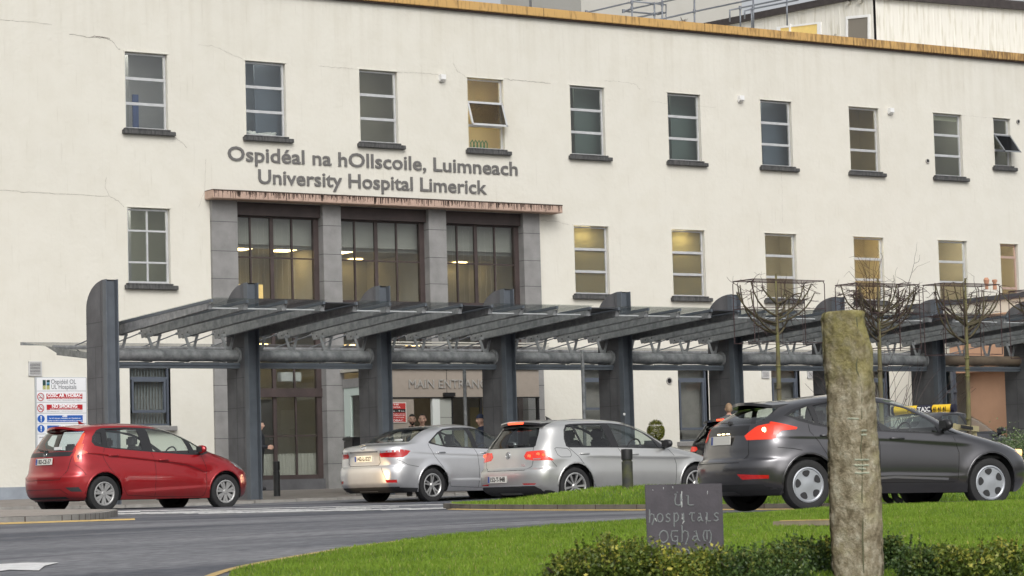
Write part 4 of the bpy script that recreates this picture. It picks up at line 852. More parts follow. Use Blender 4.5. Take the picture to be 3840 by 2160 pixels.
# road marks
v = MB(); ap = [gndpt(*q) for q in ((-60, 1425), (60, 1419), (222/1.0*.665, 1417.5), (112, 1427), (98, 1438), (25, 1437), (-80, 1450))]
P = [(p.x, p.y, gnd(p.x, p.y)+.008) for p in ap]; v.prism(P, (0, 0, .002)); tag(v.build('arrow_marking', M_wp2), kind='structure')
v = MB()
for (D, La, Lb) in ((42.9, -9.1, -7.6), (42.4, -7.4, -6.0), (43.0, -6.3, -5.0), (40.9, -6.2+.4, -4.4), (42.0, -5.0, -3.3), (42.6, -2.9, -1.9)):
    strip(v, resample([V2(D, La), V2(D+.1, Lb)], .3), .12, rise=.010)
for k in range(46):     # worn hatching between the car and the grass island
    L = -7.2+k*.155+rng.uniform(-.05, .05); d0 = 40.6+rng.uniform(-.2, .3)
    strip(v, resample([V2(d0+rng.uniform(-.1, .1), L), V2(d0+.55+rng.uniform(0, .5), L+.6)], .25), .055+.03*rng.random(), rise=.006)
for (D0, La, D1, Lb) in ((42.6, -8.5, 44.2, -.5), (40.2, -4.8, 41.0, -2.2), (41.8, -5.9, 42.3, -2.4)): strip(v, resample([V2(D0, La), V2(D1, Lb)], .4), .09, rise=.008)
tag(v.build('worn_white_markings', M_wp), kind='structure')
# small yellow-edged cover lying in the lawn by the stone
p0 = onD(1945, 1333, 27.2); p1 = onD(2092, 1331, 26.9); 
t = thing('drain_cover', 'flat yellow-edged cover slab lying in the lawn left of the standing stone', 'cover', (p0.x, p0.y, p0.z)); v = MB(); u_ = (p1-p0); u_.z = 0; w_ = Vector((-u_.y, u_.x, 0)).normalized()*.5
zz = float(bil(lx, ly, lz, np.array([p0.x]), np.array([p0.y]))[0])+.05
v.prism([(q.x, q.y, zz) for q in (p0, p0+u_*1.15, p0+u_*1.15+w_, p0+w_)], (0, 0, -.05)); v.build('slab', mat('cover_concrete', (.25, .21, .15), .8, var=.2), t)
v = MB(); v.prism([(q.x, q.y, zz+.002) for q in (p0+u_*.12-w_*.01, p0+u_*1.1-w_*.01, p0+u_*1.1+w_*.14, p0+u_*.12+w_*.14)], (0, 0, .008)); v.build('yellow_edge', M_yel, t)
# ================================================================ standing stone
st = thing('standing_stone', 'tall rough brown ogham standing stone with notches cut along its edge', 'standing stone', onD(2148, 1440, 20.7).to_tuple())
def stone_mesh(a, b, prof, nz_, seed, amp):
    """a stack of rough loops: prof = [(z, left, right, depth)] in metres along the picture-parallel axis"""
    u_ = Vector((math.cos(YAW), -math.sin(YAW), 0)); w_ = Vector((math.sin(YAW), math.cos(YAW), 0)); V = []; F = []; n_ = 72
    zs = np.linspace(prof[0][0], prof[-1][0], nz_)
    for i, z_ in enumerate(zs):
        lf = np.interp(z_, [p[0] for p in prof], [p[1] for p in prof]); rt = np.interp(z_, [p[0] for p in prof], [p[2] for p in prof]); dp = np.interp(z_, [p[0] for p in prof], [p[3] for p in prof]); cx = (lf+rt)/2; hw = (rt-lf)/2
        for k in range(n_):
            t_ = 2*math.pi*k/n_; c_, s_ = math.cos(t_), math.sin(t_); e = .42
            X = cx+hw*math.copysign(abs(c_)**e, c_); Y = dp*math.copysign(abs(s_)**e, s_)
            # the face nearest the camera is two planes meeting on an arris a little right of centre
            if s_ < 0: Y += .19*abs(X-(cx+hw*(.18+.08*math.sin(z_*5))))/hw*.6-(.03 if X > cx+hw*.2 else 0)
            V.append(Vector(a)+u_*X+w_*Y+Vector((0, 0, z_)))
    for i in range(nz_-1):
        for k in range(n_): F.append((i*n_+k, i*n_+(k+1) % n_, (i+1)*n_+(k+1) % n_, (i+1)*n_+k))
    F.append(tuple((nz_-1)*n_+k for k in range(n_))); F.append(tuple(range(n_))[::-1])
    from mathutils import noise
    c0 = Vector(a)
    for i, p in enumerate(V):
        q = p*1.0; ax = Vector((c0.x, c0.y, p.z)); d = (p-ax); d.z = 0; d.normalize()
        nn = noise.fractal(q*11+Vector((seed, 0, 0)), 1, 2, 5)*.017+noise.fractal(q*3, 1, 2, 4)*.014+noise.fractal(Vector((q.x*40, q.y*40, q.z*16)), 1, 2, 3)*.008; V[i] = p+d*nn*amp*.55
    v_ = MB(); v_.v = [tuple(p) for p in V]; v_.f = F; return v_
def stone_material():
    m = bpy.data.materials.new('mossy_sandstone'); m.use_nodes = True; n = m.node_tree.nodes; l = m.node_tree.links; b = n['Principled BSDF']; b.inputs['Roughness'].default_value = .9; b.inputs['Specular IOR Level'].default_value = .2
    tc = n.new('ShaderNodeTexCoord')
    def nz(s, st_=(1, 1, 1), d=8): mp = n.new('ShaderNodeMapping'); mp.inputs['Scale'].default_value = st_; l.new(tc.outputs['Object'], mp.inputs[0]); t = n.new('ShaderNodeTexNoise'); t.inputs['Scale'].default_value = s; t.inputs['Detail'].default_value = d; t.inputs['Roughness'].default_value = .65; l.new(mp.outputs[0], t.inputs['Vector']); return t.outputs[0]
    def ramp(s, pts): 
        r_ = n.new('ShaderNodeValToRGB'); e = r_.color_ramp.elements
        while len(e) < len(pts): e.new(.5)
        for q, (p, c) in zip(e, pts): q.position = p; q.color = (*c, 1)
        l.new(s, r_.inputs[0]); return r_.outputs[0]
    base = ramp(nz(14, (1, 1, .7)), [(.28, (.095, .075, .045)), (.48, (.26, .22, .15)), (.68, (.45, .41, .32))])
    moss = ramp(nz(7), [(.35, (.13, .115, .035)), (.55, (.27, .235, .09)), (.75, (.40, .38, .24))])
    sp = n.new('ShaderNodeSeparateXYZ'); l.new(tc.outputs['Object'], sp.inputs[0]); mr = n.new('ShaderNodeMapRange'); mr.inputs[1].default_value = .5; mr.inputs[2].default_value = 1.7; mr.inputs[3].default_value = -.08; mr.inputs[4].default_value = .24; l.new(sp.outputs[2], mr.inputs[0])
    ad = n.new('ShaderNodeMath'); l.new(nz(3.5), ad.inputs[0]); l.new(mr.outputs[0], ad.inputs[1]); f = ramp(ad.outputs[0], [(.48, (0, 0, 0)), (.72, (1, 1, 1))])
    x = n.new('ShaderNodeMix'); x.data_type = 'RGBA'; l.new(f, x.inputs[0]); l.new(base, x.inputs[6]); l.new(moss, x.inputs[7]); l.new(x.outputs[2], b.inputs['Base Color'])
    bp = n.new('ShaderNodeBump'); bp.inputs['Strength'].default_value = .9; bp.inputs['Distance'].default_value = .03; l.new(nz(30), bp.inputs['Height']); l.new(bp.outputs[0], b.inputs['Normal']); return m
M_st = stone_material()
SD = 20.7; base = onD(2148, 1440, SD); s_ = SD/FPX*1.4907
def sx(v_, y_): return (v_-2148)*s_-(0)       # photo offsets turned into metres at the stone
tilt = .0272
def PR(rows): return [(((1223-y)*s_+EZ)-base.z, (l_-2148)*s_-tilt*((1400-y)*-s_)*0, (r_-2148)*s_, .15) for y, l_, r_ in rows]
mainp = PR([(1640, 2105, 2222), (1449, 2098, 2222), (1350, 2093, 2222), (1250, 2091, 2220), (1150, 2089, 2216), (1050, 2087, 2209), (1000, 2086, 2207), (940, 2084, 2203), (885, 2080, 2200), (850, 2078, 2192), (820, 2077, 2183), (800, 2077, 2180), (789, 2078, 2180), (784, 2083, 2174)])
mainp = [(z_, a_-.0272*(z_-1.0)*0, b_, d_) for z_, a_, b_, d_ in mainp]
# the stone leans a touch with the camera roll taken out
lean = [(z_, a_+(z_-.05)*.0272, b_+(z_-.05)*.0272, d_) for z_, a_, b_, d_ in mainp]
sm = stone_mesh(base, None, lean, 170, 3.1, 1.0); so_ = sm.build('stone', M_st, st, smooth=True)
u_ = Vector((math.cos(YAW), -math.sin(YAW), 0)); w_ = Vector((math.sin(YAW), math.cos(YAW), 0))
bvh = BVHTree.FromPolygons([Vector(p) for p in sm.v], sm.f)
notch = MB()
for (vx, vy, wv) in ((2142, 1054, 26), (2167, 1084, 13), (2167, 1094, 13), (2162, 1157, 34), (2162, 1171, 34), (2163, 1180, 18), (2163, 1190, 34)):
    P = []
    for k in range(9):
        q = onD(vx-wv/2+wv*k/8, vy+rng.normal(0, .6), SD); h_ = bvh.ray_cast(q-w_*1.0, w_)
        if h_[0]: P.append(h_[0]-w_*.001)
    if len(P) > 3: notch.tube(P, .0075, 6)
notch.build('ogham_notches', mat('pale_notch', (.34, .36, .28), .9, var=.25, vscale=20), st)
ar = MB(); P = []
for vx, vy in ((2150, 800), (2152, 900), (2146, 935), (2158, 950), (2162, 990), (2160, 1040), (2164, 1090), (2158, 1130), (2164, 1170), (2163, 1250), (2166, 1350), (2167, 1440)):
    h_ = bvh.ray_cast(onD(vx, vy, SD)-w_*1.0, w_)
    if h_[0]: P.append(h_[0]+w_*.002)
ar.tube(smooth_curve([p_+Vector((rng.normal(0, .006), 0, 0)) for p_ in resample(P, .06)], .05, 1), .006, 6); ar.build('arris_seam', mat('lichen_seam', (.10, .10, .055), .9, var=.3, vscale=15), st)
# ================================================================ slate name plaque
pl = thing('name_plaque', 'dark purple slate plaque carved UL Hospitals Ogham Stone standing behind the hedge', 'plaque', onD(1720, 1440, 22).to_tuple())
a0, a1, a2, a3 = onD(1632, 1455, 22), onD(1824, 1455, 22), onD(1816, 1216, 22), onD(1622, 1219, 22)
v = MB(); v.prism([a0, a1, a2, a3], w_*.04); M_slate = mat('purple_slate', (.052, .046, .056), .65, col2=(.072, .064, .076), vscale=5, bump=.12, bscale=45)
v.build('slab', M_slate, pl, bevel=.004)
def onplq(vx, vy): return onD(vx, vy, 22)-w_*.002
GL = {  # uncial letters as strokes in a 1 x 1 box (x-height 1)
 'U': [[(.05, 1.15), (.25, 1.2), (.2, .9), (.12, .5), (.2, .12), (.5, 0), (.8, .1)], [(.75, 1.2), (.75, .0)]], 'l': [[(.1, 1.0), (.3, 1.0), (.3, .1), (.5, 0), (.9, .02)]],
 'h': [[(.02, 1.5), (.12, 1.45), (.12, .0), (.0, -.05)], [(.12, .75), (.4, 1.0), (.75, .9), (.85, .5), (.7, .1), (.5, -.3)]], 'o': [[(.5+.45*math.cos(t), .5+.5*math.sin(t)) for t in np.linspace(0, 6.28, 15)]],
 's': [[(.85, .85), (.5, 1.0), (.2, .8), (.35, .55), (.7, .42), (.8, .18), (.5, 0), (.12, .1)]], 'p': [[(.1, 1.05), (.2, 1.0), (.2, -.6)], [(.2, .9), (.6, 1.05), (.88, .7), (.8, .25), (.45, .0), (.2, .12)]], 'i': [[(.3, 1), (.4, .95), (.4, .1), (.6, 0)]],
 't': [[(.05, .8), (.2, 1.0), (.9, 1.0)], [(.5, 1.0), (.42, .4), (.55, .05), (.85, .05)]], 'a': [[(.25, .9), (.45, 1), (.75, .1), (.95, 0)], [(.62, .5), (.25, .45), (.08, .2), (.3, .0), (.6, .25)]],
 'g': [[(.9, 1.0), (.2, .98), (.1, .6), (.25, .1), (.6, 0), (.85, .15), (.85, .5), (.5, .5)], [(.85, .2), (.8, -.3)]], 'm': [[(.5, .98), (.2, .95), (.05, .5), (.2, .05), (.4, .0)], [(.5, .98), (.5, .15)], [(.5, .9), (.8, 1.0), (1.0, .6), (.95, .1), (.8, -.2)]],
 'n': [[(.1, 1.0), (.18, .95), (.18, 0)], [(.18, .1), (.85, .95)], [(.85, 1.02), (.85, 0)]], 'e': [[(.9, .15), (.5, 0), (.15, .3), (.15, .7), (.5, 1), (.85, .8), (.75, .5), (.2, .5)]], 'O': [[(.5+.5*math.cos(t), .5+.55*math.sin(t)) for t in np.linspace(0, 6.28, 17)]]}
v = MB()
def uncial(s, x0, x1, ybase, xh, wd=.7):
    n_ = len(s); adv = (x1-x0)/n_
    for i, ch in enumerate(s):
        for stx in GL[ch]:
            P = [onplq(x0+adv*(i+.1+.8*q[0]), ybase-xh*q[1]-(x0+adv*i-1720)*.02) for q in stx]; v.tube(P, .0055, 5)
uncial('Ul', 1692, 1750, 1271, 24); uncial('hospitals', 1630, 1812, 1312, 21); uncial('Ogham', 1656, 1792, 1362, 27); uncial('stone', 1660, 1790, 1404, 22)
v.tube([onplq(1702, 1239), onplq(1705, 1238)], .004, 5); v.build('carved_lettering', mat('carved_grey', (.20, .215, .22), .8, var=.3, vscale=30), pl)
v = MB()
for x0, y0, x1, y1, r_ in ((1715, 1236, 1716, 1262, .004), (1714, 1262, 1715, 1276, .006), (1716, 1292, 1717, 1305, .002), (1715, 1303, 1721, 1310, .004), (1721, 1310, 1717, 1318, .005), (1648, 1304, 1652, 1312, .005), (1780, 1235, 1779, 1244, .0025), (1669, 1226, 1669, 1231, .003), (1642, 1231, 1643, 1235, .002), (1692, 1224, 1693, 1229, .0025), (1776, 1300, 1777, 1318, .002)):
    v.tube([onplq(x0, y0), onplq((x0+x1)/2+rng.normal(0, .4), (y0+y1)/2), onplq(x1, y1)], r_, 5, r_*.4)
v.build('bird_droppings', mat('white_stain', (.6, .62, .62), .8), pl)

# ================================================================ cars
M_tint = glass('car_glass', (.82, .88, .85), .95, ior=2.05); M_tintd = glass('dark_car_glass', (.42, .45, .44), .9, ior=1.75)
M_trim = mat('black_trim', (.02, .02, .022), .35); M_plast = mat('dark_plastic', (.025, .025, .027), .6); M_int = mat('interior_cloth', (.035, .035, .038), .9)
M_chrome = mat('chrome', (.65, .66, .67), .15, 1); M_gap = mat('panel_gap', (.012, .012, .012), .9)
M_redl = mat('red_lamp', (.42, .010, .010), .12, coat=1); M_redon = mat('red_lamp_lit', (.5, .02, .01), .2, emit=.38, ecol=(1, .05, .02), coat=1, var=.4, vscale=9); M_brake = mat('brake_glow', (1, .1, .05), .3, emit=2.0, ecol=(1, .10, .035))
M_clear = mat('clear_lens', (.55, .56, .58), .08, .5, coat=1); M_orange = mat('orange_lens', (.50, .025, .010), .15, coat=.4, emit=.42, ecol=(1, .055, .012))
M_hot = mat('lamp_glow', (1, .85, .6), .3, emit=5, ecol=(1, .8, .45)); M_plate = mat('plate_white', (.68, .67, .62), .4); M_eu = mat('plate_blue', (.02, .06, .28), .4)
def paint(name, col, metal=.5, rough=.32):
    m = mat(name, col, rough, metal, var=.05, vscale=1.5, coat=1); b = m.node_tree.nodes['Principled BSDF']; b.inputs['Coat Roughness'].default_value = .03; n = m.node_tree.nodes; l = m.node_tree.links
    # road dirt thrown up over the sills and bumpers
    tc = n.new('ShaderNodeTexCoord'); sp = n.new('ShaderNodeSeparateXYZ'); l.new(tc.outputs['Object'], sp.inputs[0]); mr = n.new('ShaderNodeMapRange'); mr.inputs[1].default_value = .62; mr.inputs[2].default_value = .22; mr.inputs[3].default_value = .0; mr.inputs[4].default_value = .55; l.new(sp.outputs[2], mr.inputs[0])
    nz = n.new('ShaderNodeTexNoise'); nz.inputs['Scale'].default_value = 4; nz.inputs['Detail'].default_value = 7; l.new(tc.outputs['Object'], nz.inputs['Vector']); mu = n.new('ShaderNodeMath'); mu.operation = 'MULTIPLY'; l.new(mr.outputs[0], mu.inputs[0]); l.new(nz.outputs[0], mu.inputs[1])
    src = b.inputs['Base Color'].links[0].from_socket; mx = n.new('ShaderNodeMix'); mx.data_type = 'RGBA'; mx.inputs[7].default_value = (.10, .09, .08, 1); l.new(mu.outputs[0], mx.inputs[0]); l.new(src, mx.inputs[6]); l.new(mx.outputs[2], b.inputs['Base Color'])
    iv = n.new('ShaderNodeMath'); iv.operation = 'MULTIPLY_ADD'; iv.inputs[1].default_value = -1.6; iv.inputs[2].default_value = 1; l.new(mu.outputs[0], iv.inputs[0]); l.new(iv.outputs[0], b.inputs['Coat Weight']); return m
def curve(T):
    a = np.array([p[0] for p in T], float); b = np.array([p[1] for p in T], float)
    h = np.diff(a); dl = np.diff(b)/h; m = np.zeros(len(a)); m[0] = dl[0]; m[-1] = dl[-1]
    for i in range(1, len(a)-1):
        if dl[i-1]*dl[i] > 0: m[i] = 3*(h[i-1]+h[i])/((2*h[i]+h[i-1])/dl[i-1]+(h[i]+2*h[i-1])/dl[i])
    def f(x):
        x = np.clip(x, a[0], a[-1]); i = np.clip(np.searchsorted(a, x)-1, 0, len(a)-2); t = (x-a[i])/h[i]
        return (1+2*t)*(1-t)**2*b[i]+t*(1-t)**2*h[i]*m[i]+t*t*(3-2*t)*b[i+1]+t*t*(t-1)*h[i]*m[i+1]
    return f
class Car:
    def __init__(s, p):
        s.p = p; s.W = p['W']/2; s.xr = curve(p['rear']); s.xf = curve(p['front']); s.wz = curve(p['width']); s.z0 = p['width'][0][0]; s.z1 = p['top']
    def build(s):
        p = s.p; zr = p['rail']
        zs = np.concatenate([np.arange(s.z0, zr, .016), zr+(s.z1-zr)*np.sin(np.linspace(0, 1, 16)*math.pi/2)]); 
        V = []; nrow = []; th = np.linspace(0, math.pi/2, 22)
        nr = p.get('nr', 3.0); nf = p.get('nf', 2.5)
        for z in zs:
            xr, xf = float(s.xr(z)), float(s.xf(z)); L = max(xf-xr, .02); Rr = min(p.get('Rr', .5), L*.42); Rf = min(p.get('Rf', .95), L*.5)
            w = float(s.wz(min(z, zr)))*s.W
            if z > zr: w *= max(.0, 1-((z-zr)/(s.z1-zr))**2)**.5
            row = []
            for t in th: row.append((xr+Rr*(1-math.cos(t)**(2/nr)), math.sin(t)**(2/nr)))
            a, b = xr+Rr, xf-Rf; 
            for t in np.linspace(0, 1, 46)[1:-1]: row.append((a+(b-a)*t, 1.0))
            for t in th[::-1]: row.append((xf-Rf*(1-math.cos(t)**(2/nf)), math.sin(t)**(2/nf)))
            for x, y in row: V.append((x, -y*s.side(x, z, w), z))
            nrow.append(len(row))
        n = nrow[0]; F = []
        for i in range(len(zs)-1):
            for j in range(n-1): F.append((i*n+j, i*n+j+1, (i+1)*n+j+1, (i+1)*n+j))
        k = len(V); V2_ = V+[(x, -y, z) for x, y, z in V]; F2 = F+[tuple(q+k for q in f[::-1]) for f in F]
        # floor
        bm = bmesh.new(); vv = [bm.verts.new(q) for q in V2_]
        for f in F2: bm.faces.new([vv[q] for q in f])
        bmesh.ops.remove_doubles(bm, verts=bm.verts, dist=1e-4); bmesh.ops.recalc_face_normals(bm, faces=bm.faces)
        c = sum(((f.calc_center_median()-Vector((1.2, 0, .7))).dot(f.normal) for f in bm.faces))
        if c < 0: bmesh.ops.reverse_faces(bm, faces=bm.faces)
        s.bm = bm; bm.normal_update(); s.bvh0 = BVHTree.FromBMesh(bm); return s
    def side(s, x, z, w):
        for kind, a in s.p.get('shape', []):
            if kind == 'crease':      # surface steps in below a line
                P, amp, wd = a; zc = np.interp(x, [q[0] for q in P], [q[1] for q in P])
                if P[0][0]-.2 < x < P[-1][0]+.2:
                    fade = min(1, (x-P[0][0]+.2)/.3, (P[-1][0]+.2-x)/.3); w -= amp*fade*(.5-.5*math.tanh((z-zc)/.012))*math.exp(-((z-zc)/wd)**2)
            if kind == 'flare':
                cx, cz, r, amp = a; d = math.hypot(x-cx, z-cz); w += amp*math.exp(-(max(0, d-r)/.07)**2)*(1 if z < cz+r+.1 else 0)
        return w
    def cut(s, poly, ax, test):
        """slice the skin along the outline of poly (2-D, on axes ax) and return the faces inside"""
        bm = s.bm; a0, a1 = ax; P = [np.array(q, float) for q in poly]; lo = np.min(P, 0)-.002; hi = np.max(P, 0)+.002
        def cand():
            out = []
            for f in bm.faces:
                if not test(f): continue
                c0 = [v.co[a0] for v in f.verts]; c1 = [v.co[a1] for v in f.verts]
                if max(c0) < lo[0] or min(c0) > hi[0] or max(c1) < lo[1] or min(c1) > hi[1]: continue
                out.append(f)
            return out
        n = len(P)
        for i in range(n):
            A, B = P[i], P[(i+1) % n]; d = B-A; L = np.hypot(*d)
            if L < 1e-6: continue
            nn = np.array([-d[1], d[0]])/L; no = Vector((0, 0, 0)); no[a0], no[a1] = nn; co = Vector((0, 0, 0)); co[a0], co[a1] = A
            lo2 = np.minimum(A, B)-.004; hi2 = np.maximum(A, B)+.004; fs = []
            for f in cand():
                c0 = [v.co[a0] for v in f.verts]; c1 = [v.co[a1] for v in f.verts]
                if max(c0) < lo2[0] or min(c0) > hi2[0] or max(c1) < lo2[1] or min(c1) > hi2[1]: continue
                dd = [(v.co-co).dot(no) for v in f.verts]
                if min(dd) < -1e-5 and max(dd) > 1e-5: fs.append(f)
            if fs:
                g = set(fs); [g.update(f.edges) for f in fs]; [g.update(f.verts) for f in fs]
                bmesh.ops.bisect_plane(bm, geom=list(g), plane_co=co, plane_no=no, dist=1e-6)
        def inside(x, y):
            c = False
            for i in range(n):
                x1, y1 = P[i]; x2, y2 = P[(i+1) % n]
                if (y1 > y) != (y2 > y) and x < (x2-x1)*(y-y1)/(y2-y1)+x1: c = not c
            return c
        res = []
        for f in cand():
            c = f.calc_center_median()
            if inside(c[a0], c[a1]): res.append(f)
        return res
    def take(s, faces, name, m, off=0.0, parent=None):
        """move faces out of the body into a mesh of their own"""
        if not faces: return None
        b2 = bmesh.new(); mp = {}
        N = {}
        for f in faces:
            for v in f.verts: N[v] = N.get(v, Vector())+f.normal
        for v, nn in N.items(): mp[v] = b2.verts.new(v.co+nn.normalized()*off)
        for f in faces:
            try: g = b2.faces.new([mp[v] for v in f.verts]); g.smooth = True
            except ValueError: pass
        me = bpy.data.meshes.new(name); b2.to_mesh(me); b2.free(); bmesh.ops.delete(s.bm, geom=faces, context='FACES')
        return link(name, me, m, parent or s.root)
def side_t(f): return abs(f.calc_center_median().y) > .25
def right_t(f): return f.calc_center_median().y < -.25
def rear_t(f): return f.normal.x < -.3
def make_car(p):
    c = Car(p).build(); root = thing(p['name'], p['label'], p['cat'], (0, 0, 0), p.get('group')); c.root = root; body_m = p['paint']; r = p['r']; wb = p['wb']; W = c.W
    S, RE = (0, 2), (1, 2)
    # wheel openings
    for cx in (0, wb):
        n = 22; ra = r+p.get('arch', .055); f = c.cut([(cx+ra*math.cos(t), r+.01+ra*math.sin(t)) for t in np.linspace(0, 2*math.pi, n, endpoint=False)], S, lambda f: abs(f.calc_center_median().y) > .35)
        bmesh.ops.delete(c.bm, geom=f, context='FACES')
        for sg in (-1, 1):
            l_ = MB(); pts = [(cx+ra*math.cos(t), r+.01+ra*math.sin(t)) for t in np.linspace(-.35, math.pi+.35, 18)]
            for (a, b) in zip(pts[:-1], pts[1:]): l_.quad((a[0], sg*(W-.06), a[1]), (b[0], sg*(W-.06), b[1]), (b[0], sg*(W-.42), b[1]), (a[0], sg*(W-.42), a[1])); l_.add([(a[0], sg*(W-.42), a[1]), (b[0], sg*(W-.42), b[1]), (cx, sg*(W-.42), r)], [(0, 1, 2)])
            l_.build('wheel_arch_liner', M_plast, root)
        # rolled lip
        for sg in (-1,):
            P = []
            for t in np.linspace(.0, math.pi, 26):
                q = Vector((cx+(ra+.012)*math.cos(t), -3, r+.01+(ra+.012)*math.sin(t))); h = c.bvh0.ray_cast(q, Vector((0, 1, 0)))
                if h[0]: P.append(h[0]+Vector((0, .008, 0)))
            v = MB(); v.tube(P, .014, 6); v.build('arch_lip', body_m, root, smooth=True)
    # windows
    if p.get('dlo'):
        f = c.cut(p['dlo'], S, side_t); tr = c.take(f, 'window_surround', M_trim, 0.0)
        b0 = c.bm; b2 = bmesh.new(); b2.from_mesh(tr.data); c.bm = b2
        for k, pane in enumerate(p['panes']):
            f = c.cut(pane, S, lambda f: True); gm = M_tintd if p.get('dark_rear') and k < 2 else M_tint; c.take([q for q in f if q.calc_center_median().y < 0], 'side_window', gm, -.006); c.take([q for q in f if q.is_valid and q.calc_center_median().y > 0], 'side_window', gm, -.006)
        b2.to_mesh(tr.data); b2.free(); c.bm = b0
    f = c.cut(p['rglass'], RE, lambda f: f.normal.x < -.15 and f.calc_center_median().x < 1.2 and f.calc_center_median().z > .8); rw = c.take(f, 'rear_window', M_tintd if p.get('dark_rear') else M_tint, -.004)
    f = c.cut(p['wscreen'], RE, lambda f: f.normal.x > .15 and f.calc_center_median().x > 1.2); c.take(f, 'windscreen', M_tint, -.004)
    # coloured zones of the skin: lamps, black bumper valance and so on
    for nm, m, rp, sp in p['zones']:
        fs = []
        if rp: 
            for poly in (rp, [(-y, z) for y, z in rp]) if nm not in p.get('single', ()) else (rp,):
                fs = c.cut(poly, RE, lambda f: f.normal.x < -.45 and f.calc_center_median().x < .6)
                c.take([f for f in fs if f.is_valid], nm, m, p.get('lift', .003))
        if sp:
            for tst in (lambda f: f.calc_center_median().y < -.25 and f.normal.x >= -.45, lambda f: f.calc_center_median().y > .25 and f.normal.x >= -.45):
                fs = c.cut(sp, S, tst); c.take(fs, nm, m, p.get('lift', .003))
    if p.get('headlight'):
        for tst in (lambda f: f.calc_center_median().y < -.25, lambda f: f.calc_center_median().y > .25): fs = c.cut(p['headlight'], S, tst); c.take(fs, 'headlight', p.get('headmat', M_clear), .002)
    me = bpy.data.meshes.new('body'); bm = c.bm
    for f in bm.faces: f.smooth = True
    bm.to_mesh(me); link('body', me, body_m, root)
    # floor pan
    v = MB(); v.box(p['rear'][0][1]+.30, wb+.25, -W+.12, W-.12, c.z0+.02, c.z0+.07); v.box(p['rear'][0][1]+.06, wb+.55, -W+.42, W-.42, c.z0+.02, c.z0+.07); v.box(-.5, -.1, -.35, .35, .19, c.z0+.05); v.cyl((-.06, -W+.2, r), (-.06, W-.2, r), .05, 8); v.build('underbody', M_plast, root)
    v = MB(); v.box(p['rear'][0][1]+.25, p['front'][0][1]-.35, -W+.12, W-.12, .62, .66); v.build('cabin_floor', M_int, root)
    # panel gaps
    def hit(x, z, sg=-1):
        h = c.bvh0.ray_cast(Vector((x, sg*3, z)), Vector((0, -sg, 0))); return (h[0], h[1]) if h[0] else None
    def rhit(y, z):
        h = c.bvh0.ray_cast(Vector((-4, y, z)), Vector((1, 0, 0))); return (h[0], h[1]) if h[0] else None
    def ribbon(mb, pts, w, hf, off=.002):
        Q = resample([Vector((a, b, 0)) for a, b in pts], .05); H = [hf(q.x, q.y) for q in Q]; H = [h for h in H if h]; L_ = []
        for i, (q, n_) in enumerate(H):
            d = (H[min(i+1, len(H)-1)][0]-H[max(i-1, 0)][0]).normalized(); sd_ = d.cross(n_).normalized(); L_.append((q+n_*off+sd_*w/2, q+n_*off-sd_*w/2))
        for a, b in zip(L_[:-1], L_[1:]): mb.quad(a[0], b[0], b[1], a[1])
    c.hit, c.rhit, c.ribbon = hit, rhit, ribbon
    v = MB()
    for ln in p.get('gaps', []): ribbon(v, ln, .007, hit)
    for ln in p.get('rgaps', []): ribbon(v, ln, .008, rhit)
    v.build('panel_gaps', M_gap, root)
    for nm, m, w, lines, mode in p.get('ribbons', []):
        v = MB()
        for ln in lines: ribbon(v, ln, w, hit if mode == 's' else rhit, .004)
        v.build(nm, m, root, smooth=True)
    # door handles
    for (x, z) in p['handles']:
        h = hit(x, z); 
        if not h: continue
        q = h[0]; v = MB(); hc = MB(); hc.lathe([(.0, .0), (.06, .001), (.058, .004), (.0, .002)], (0, 0, 0), 'y', 16)
        V_ = [(q.x+a*1.5, q.y-.002+b, q.z+c_*.75) for a, b, c_ in hc.v]; hc.v = V_; 
        v.tube([(q.x-.10, q.y-.002, q.z), (q.x-.07, q.y-.022, q.z+.002), (q.x+.07, q.y-.022, q.z+.002), (q.x+.10, q.y-.002, q.z)], .013, 8); v.build('door_handle', p.get('handle_m', body_m), root, smooth=True)
    # mirror
    if p.get('mirror'):
        x, z = p['mirror']; h = hit(x, z-.05)
        if h:
            q = h[0]; v = MB(); v.lathe([(.001, -.10), (.055, -.085), (.075, -.02), (.075, .04), (.06, .06), (.001, .065)], (0, 0, 0), 'y', 18); v.v = [(q.x+b*.0+a*.75+.01, q.y-.10+b*1.15, z+.02+c_*.95) for a, b, c_ in v.v]
            v.build('wing_mirror', p.get('mirror_m', body_m), root, smooth=True); v = MB(); v.bar((q.x+.03, q.y, z-.05), (q.x+.02, q.y-.1, z-.03), .05, .03); v.cbox((q.x-.045, q.y-.10, z+.02), (.012, .15, .10)); v.build('mirror_glass_and_arm', M_trim, root, bevel=.004)
    # seats, headrests, wheel
    fx = p.get('seatx', 1.05)
    for sy in (-.37, .37):
        v = MB(); v.bar((fx+.05, sy, .62), (fx-.14, sy, 1.10), .46, .11, up=(1, 0, 0), w2=.38); v.bar((fx+.0, sy, .60), (fx+.45, sy, .66), .46, .12); v.build('front_seat', M_int, root, smooth='auto', bevel=.03); v = MB(); v.cbox((fx-.17, sy, 1.19), (.10, .26, .17)); v.build('headrest', M_int, root, bevel=.035)
    v = MB(); v.bar((.42, 0, .62), (.18, 0, 1.02), 1.25, .12, up=(1, 0, 0)); v.build('rear_seat', M_int, root, bevel=.03)
    for sy in (-.4, .4): v = MB(); v.cbox((.15, sy, 1.10), (.09, .26, .15)); v.build('headrest', M_int, root, bevel=.03)
    v = MB(); v.box(wb-.75, wb-.35, -W+.15, W-.15, .66, p.get('dash', .93)); v.build('dashboard', M_int, root, bevel=.04)
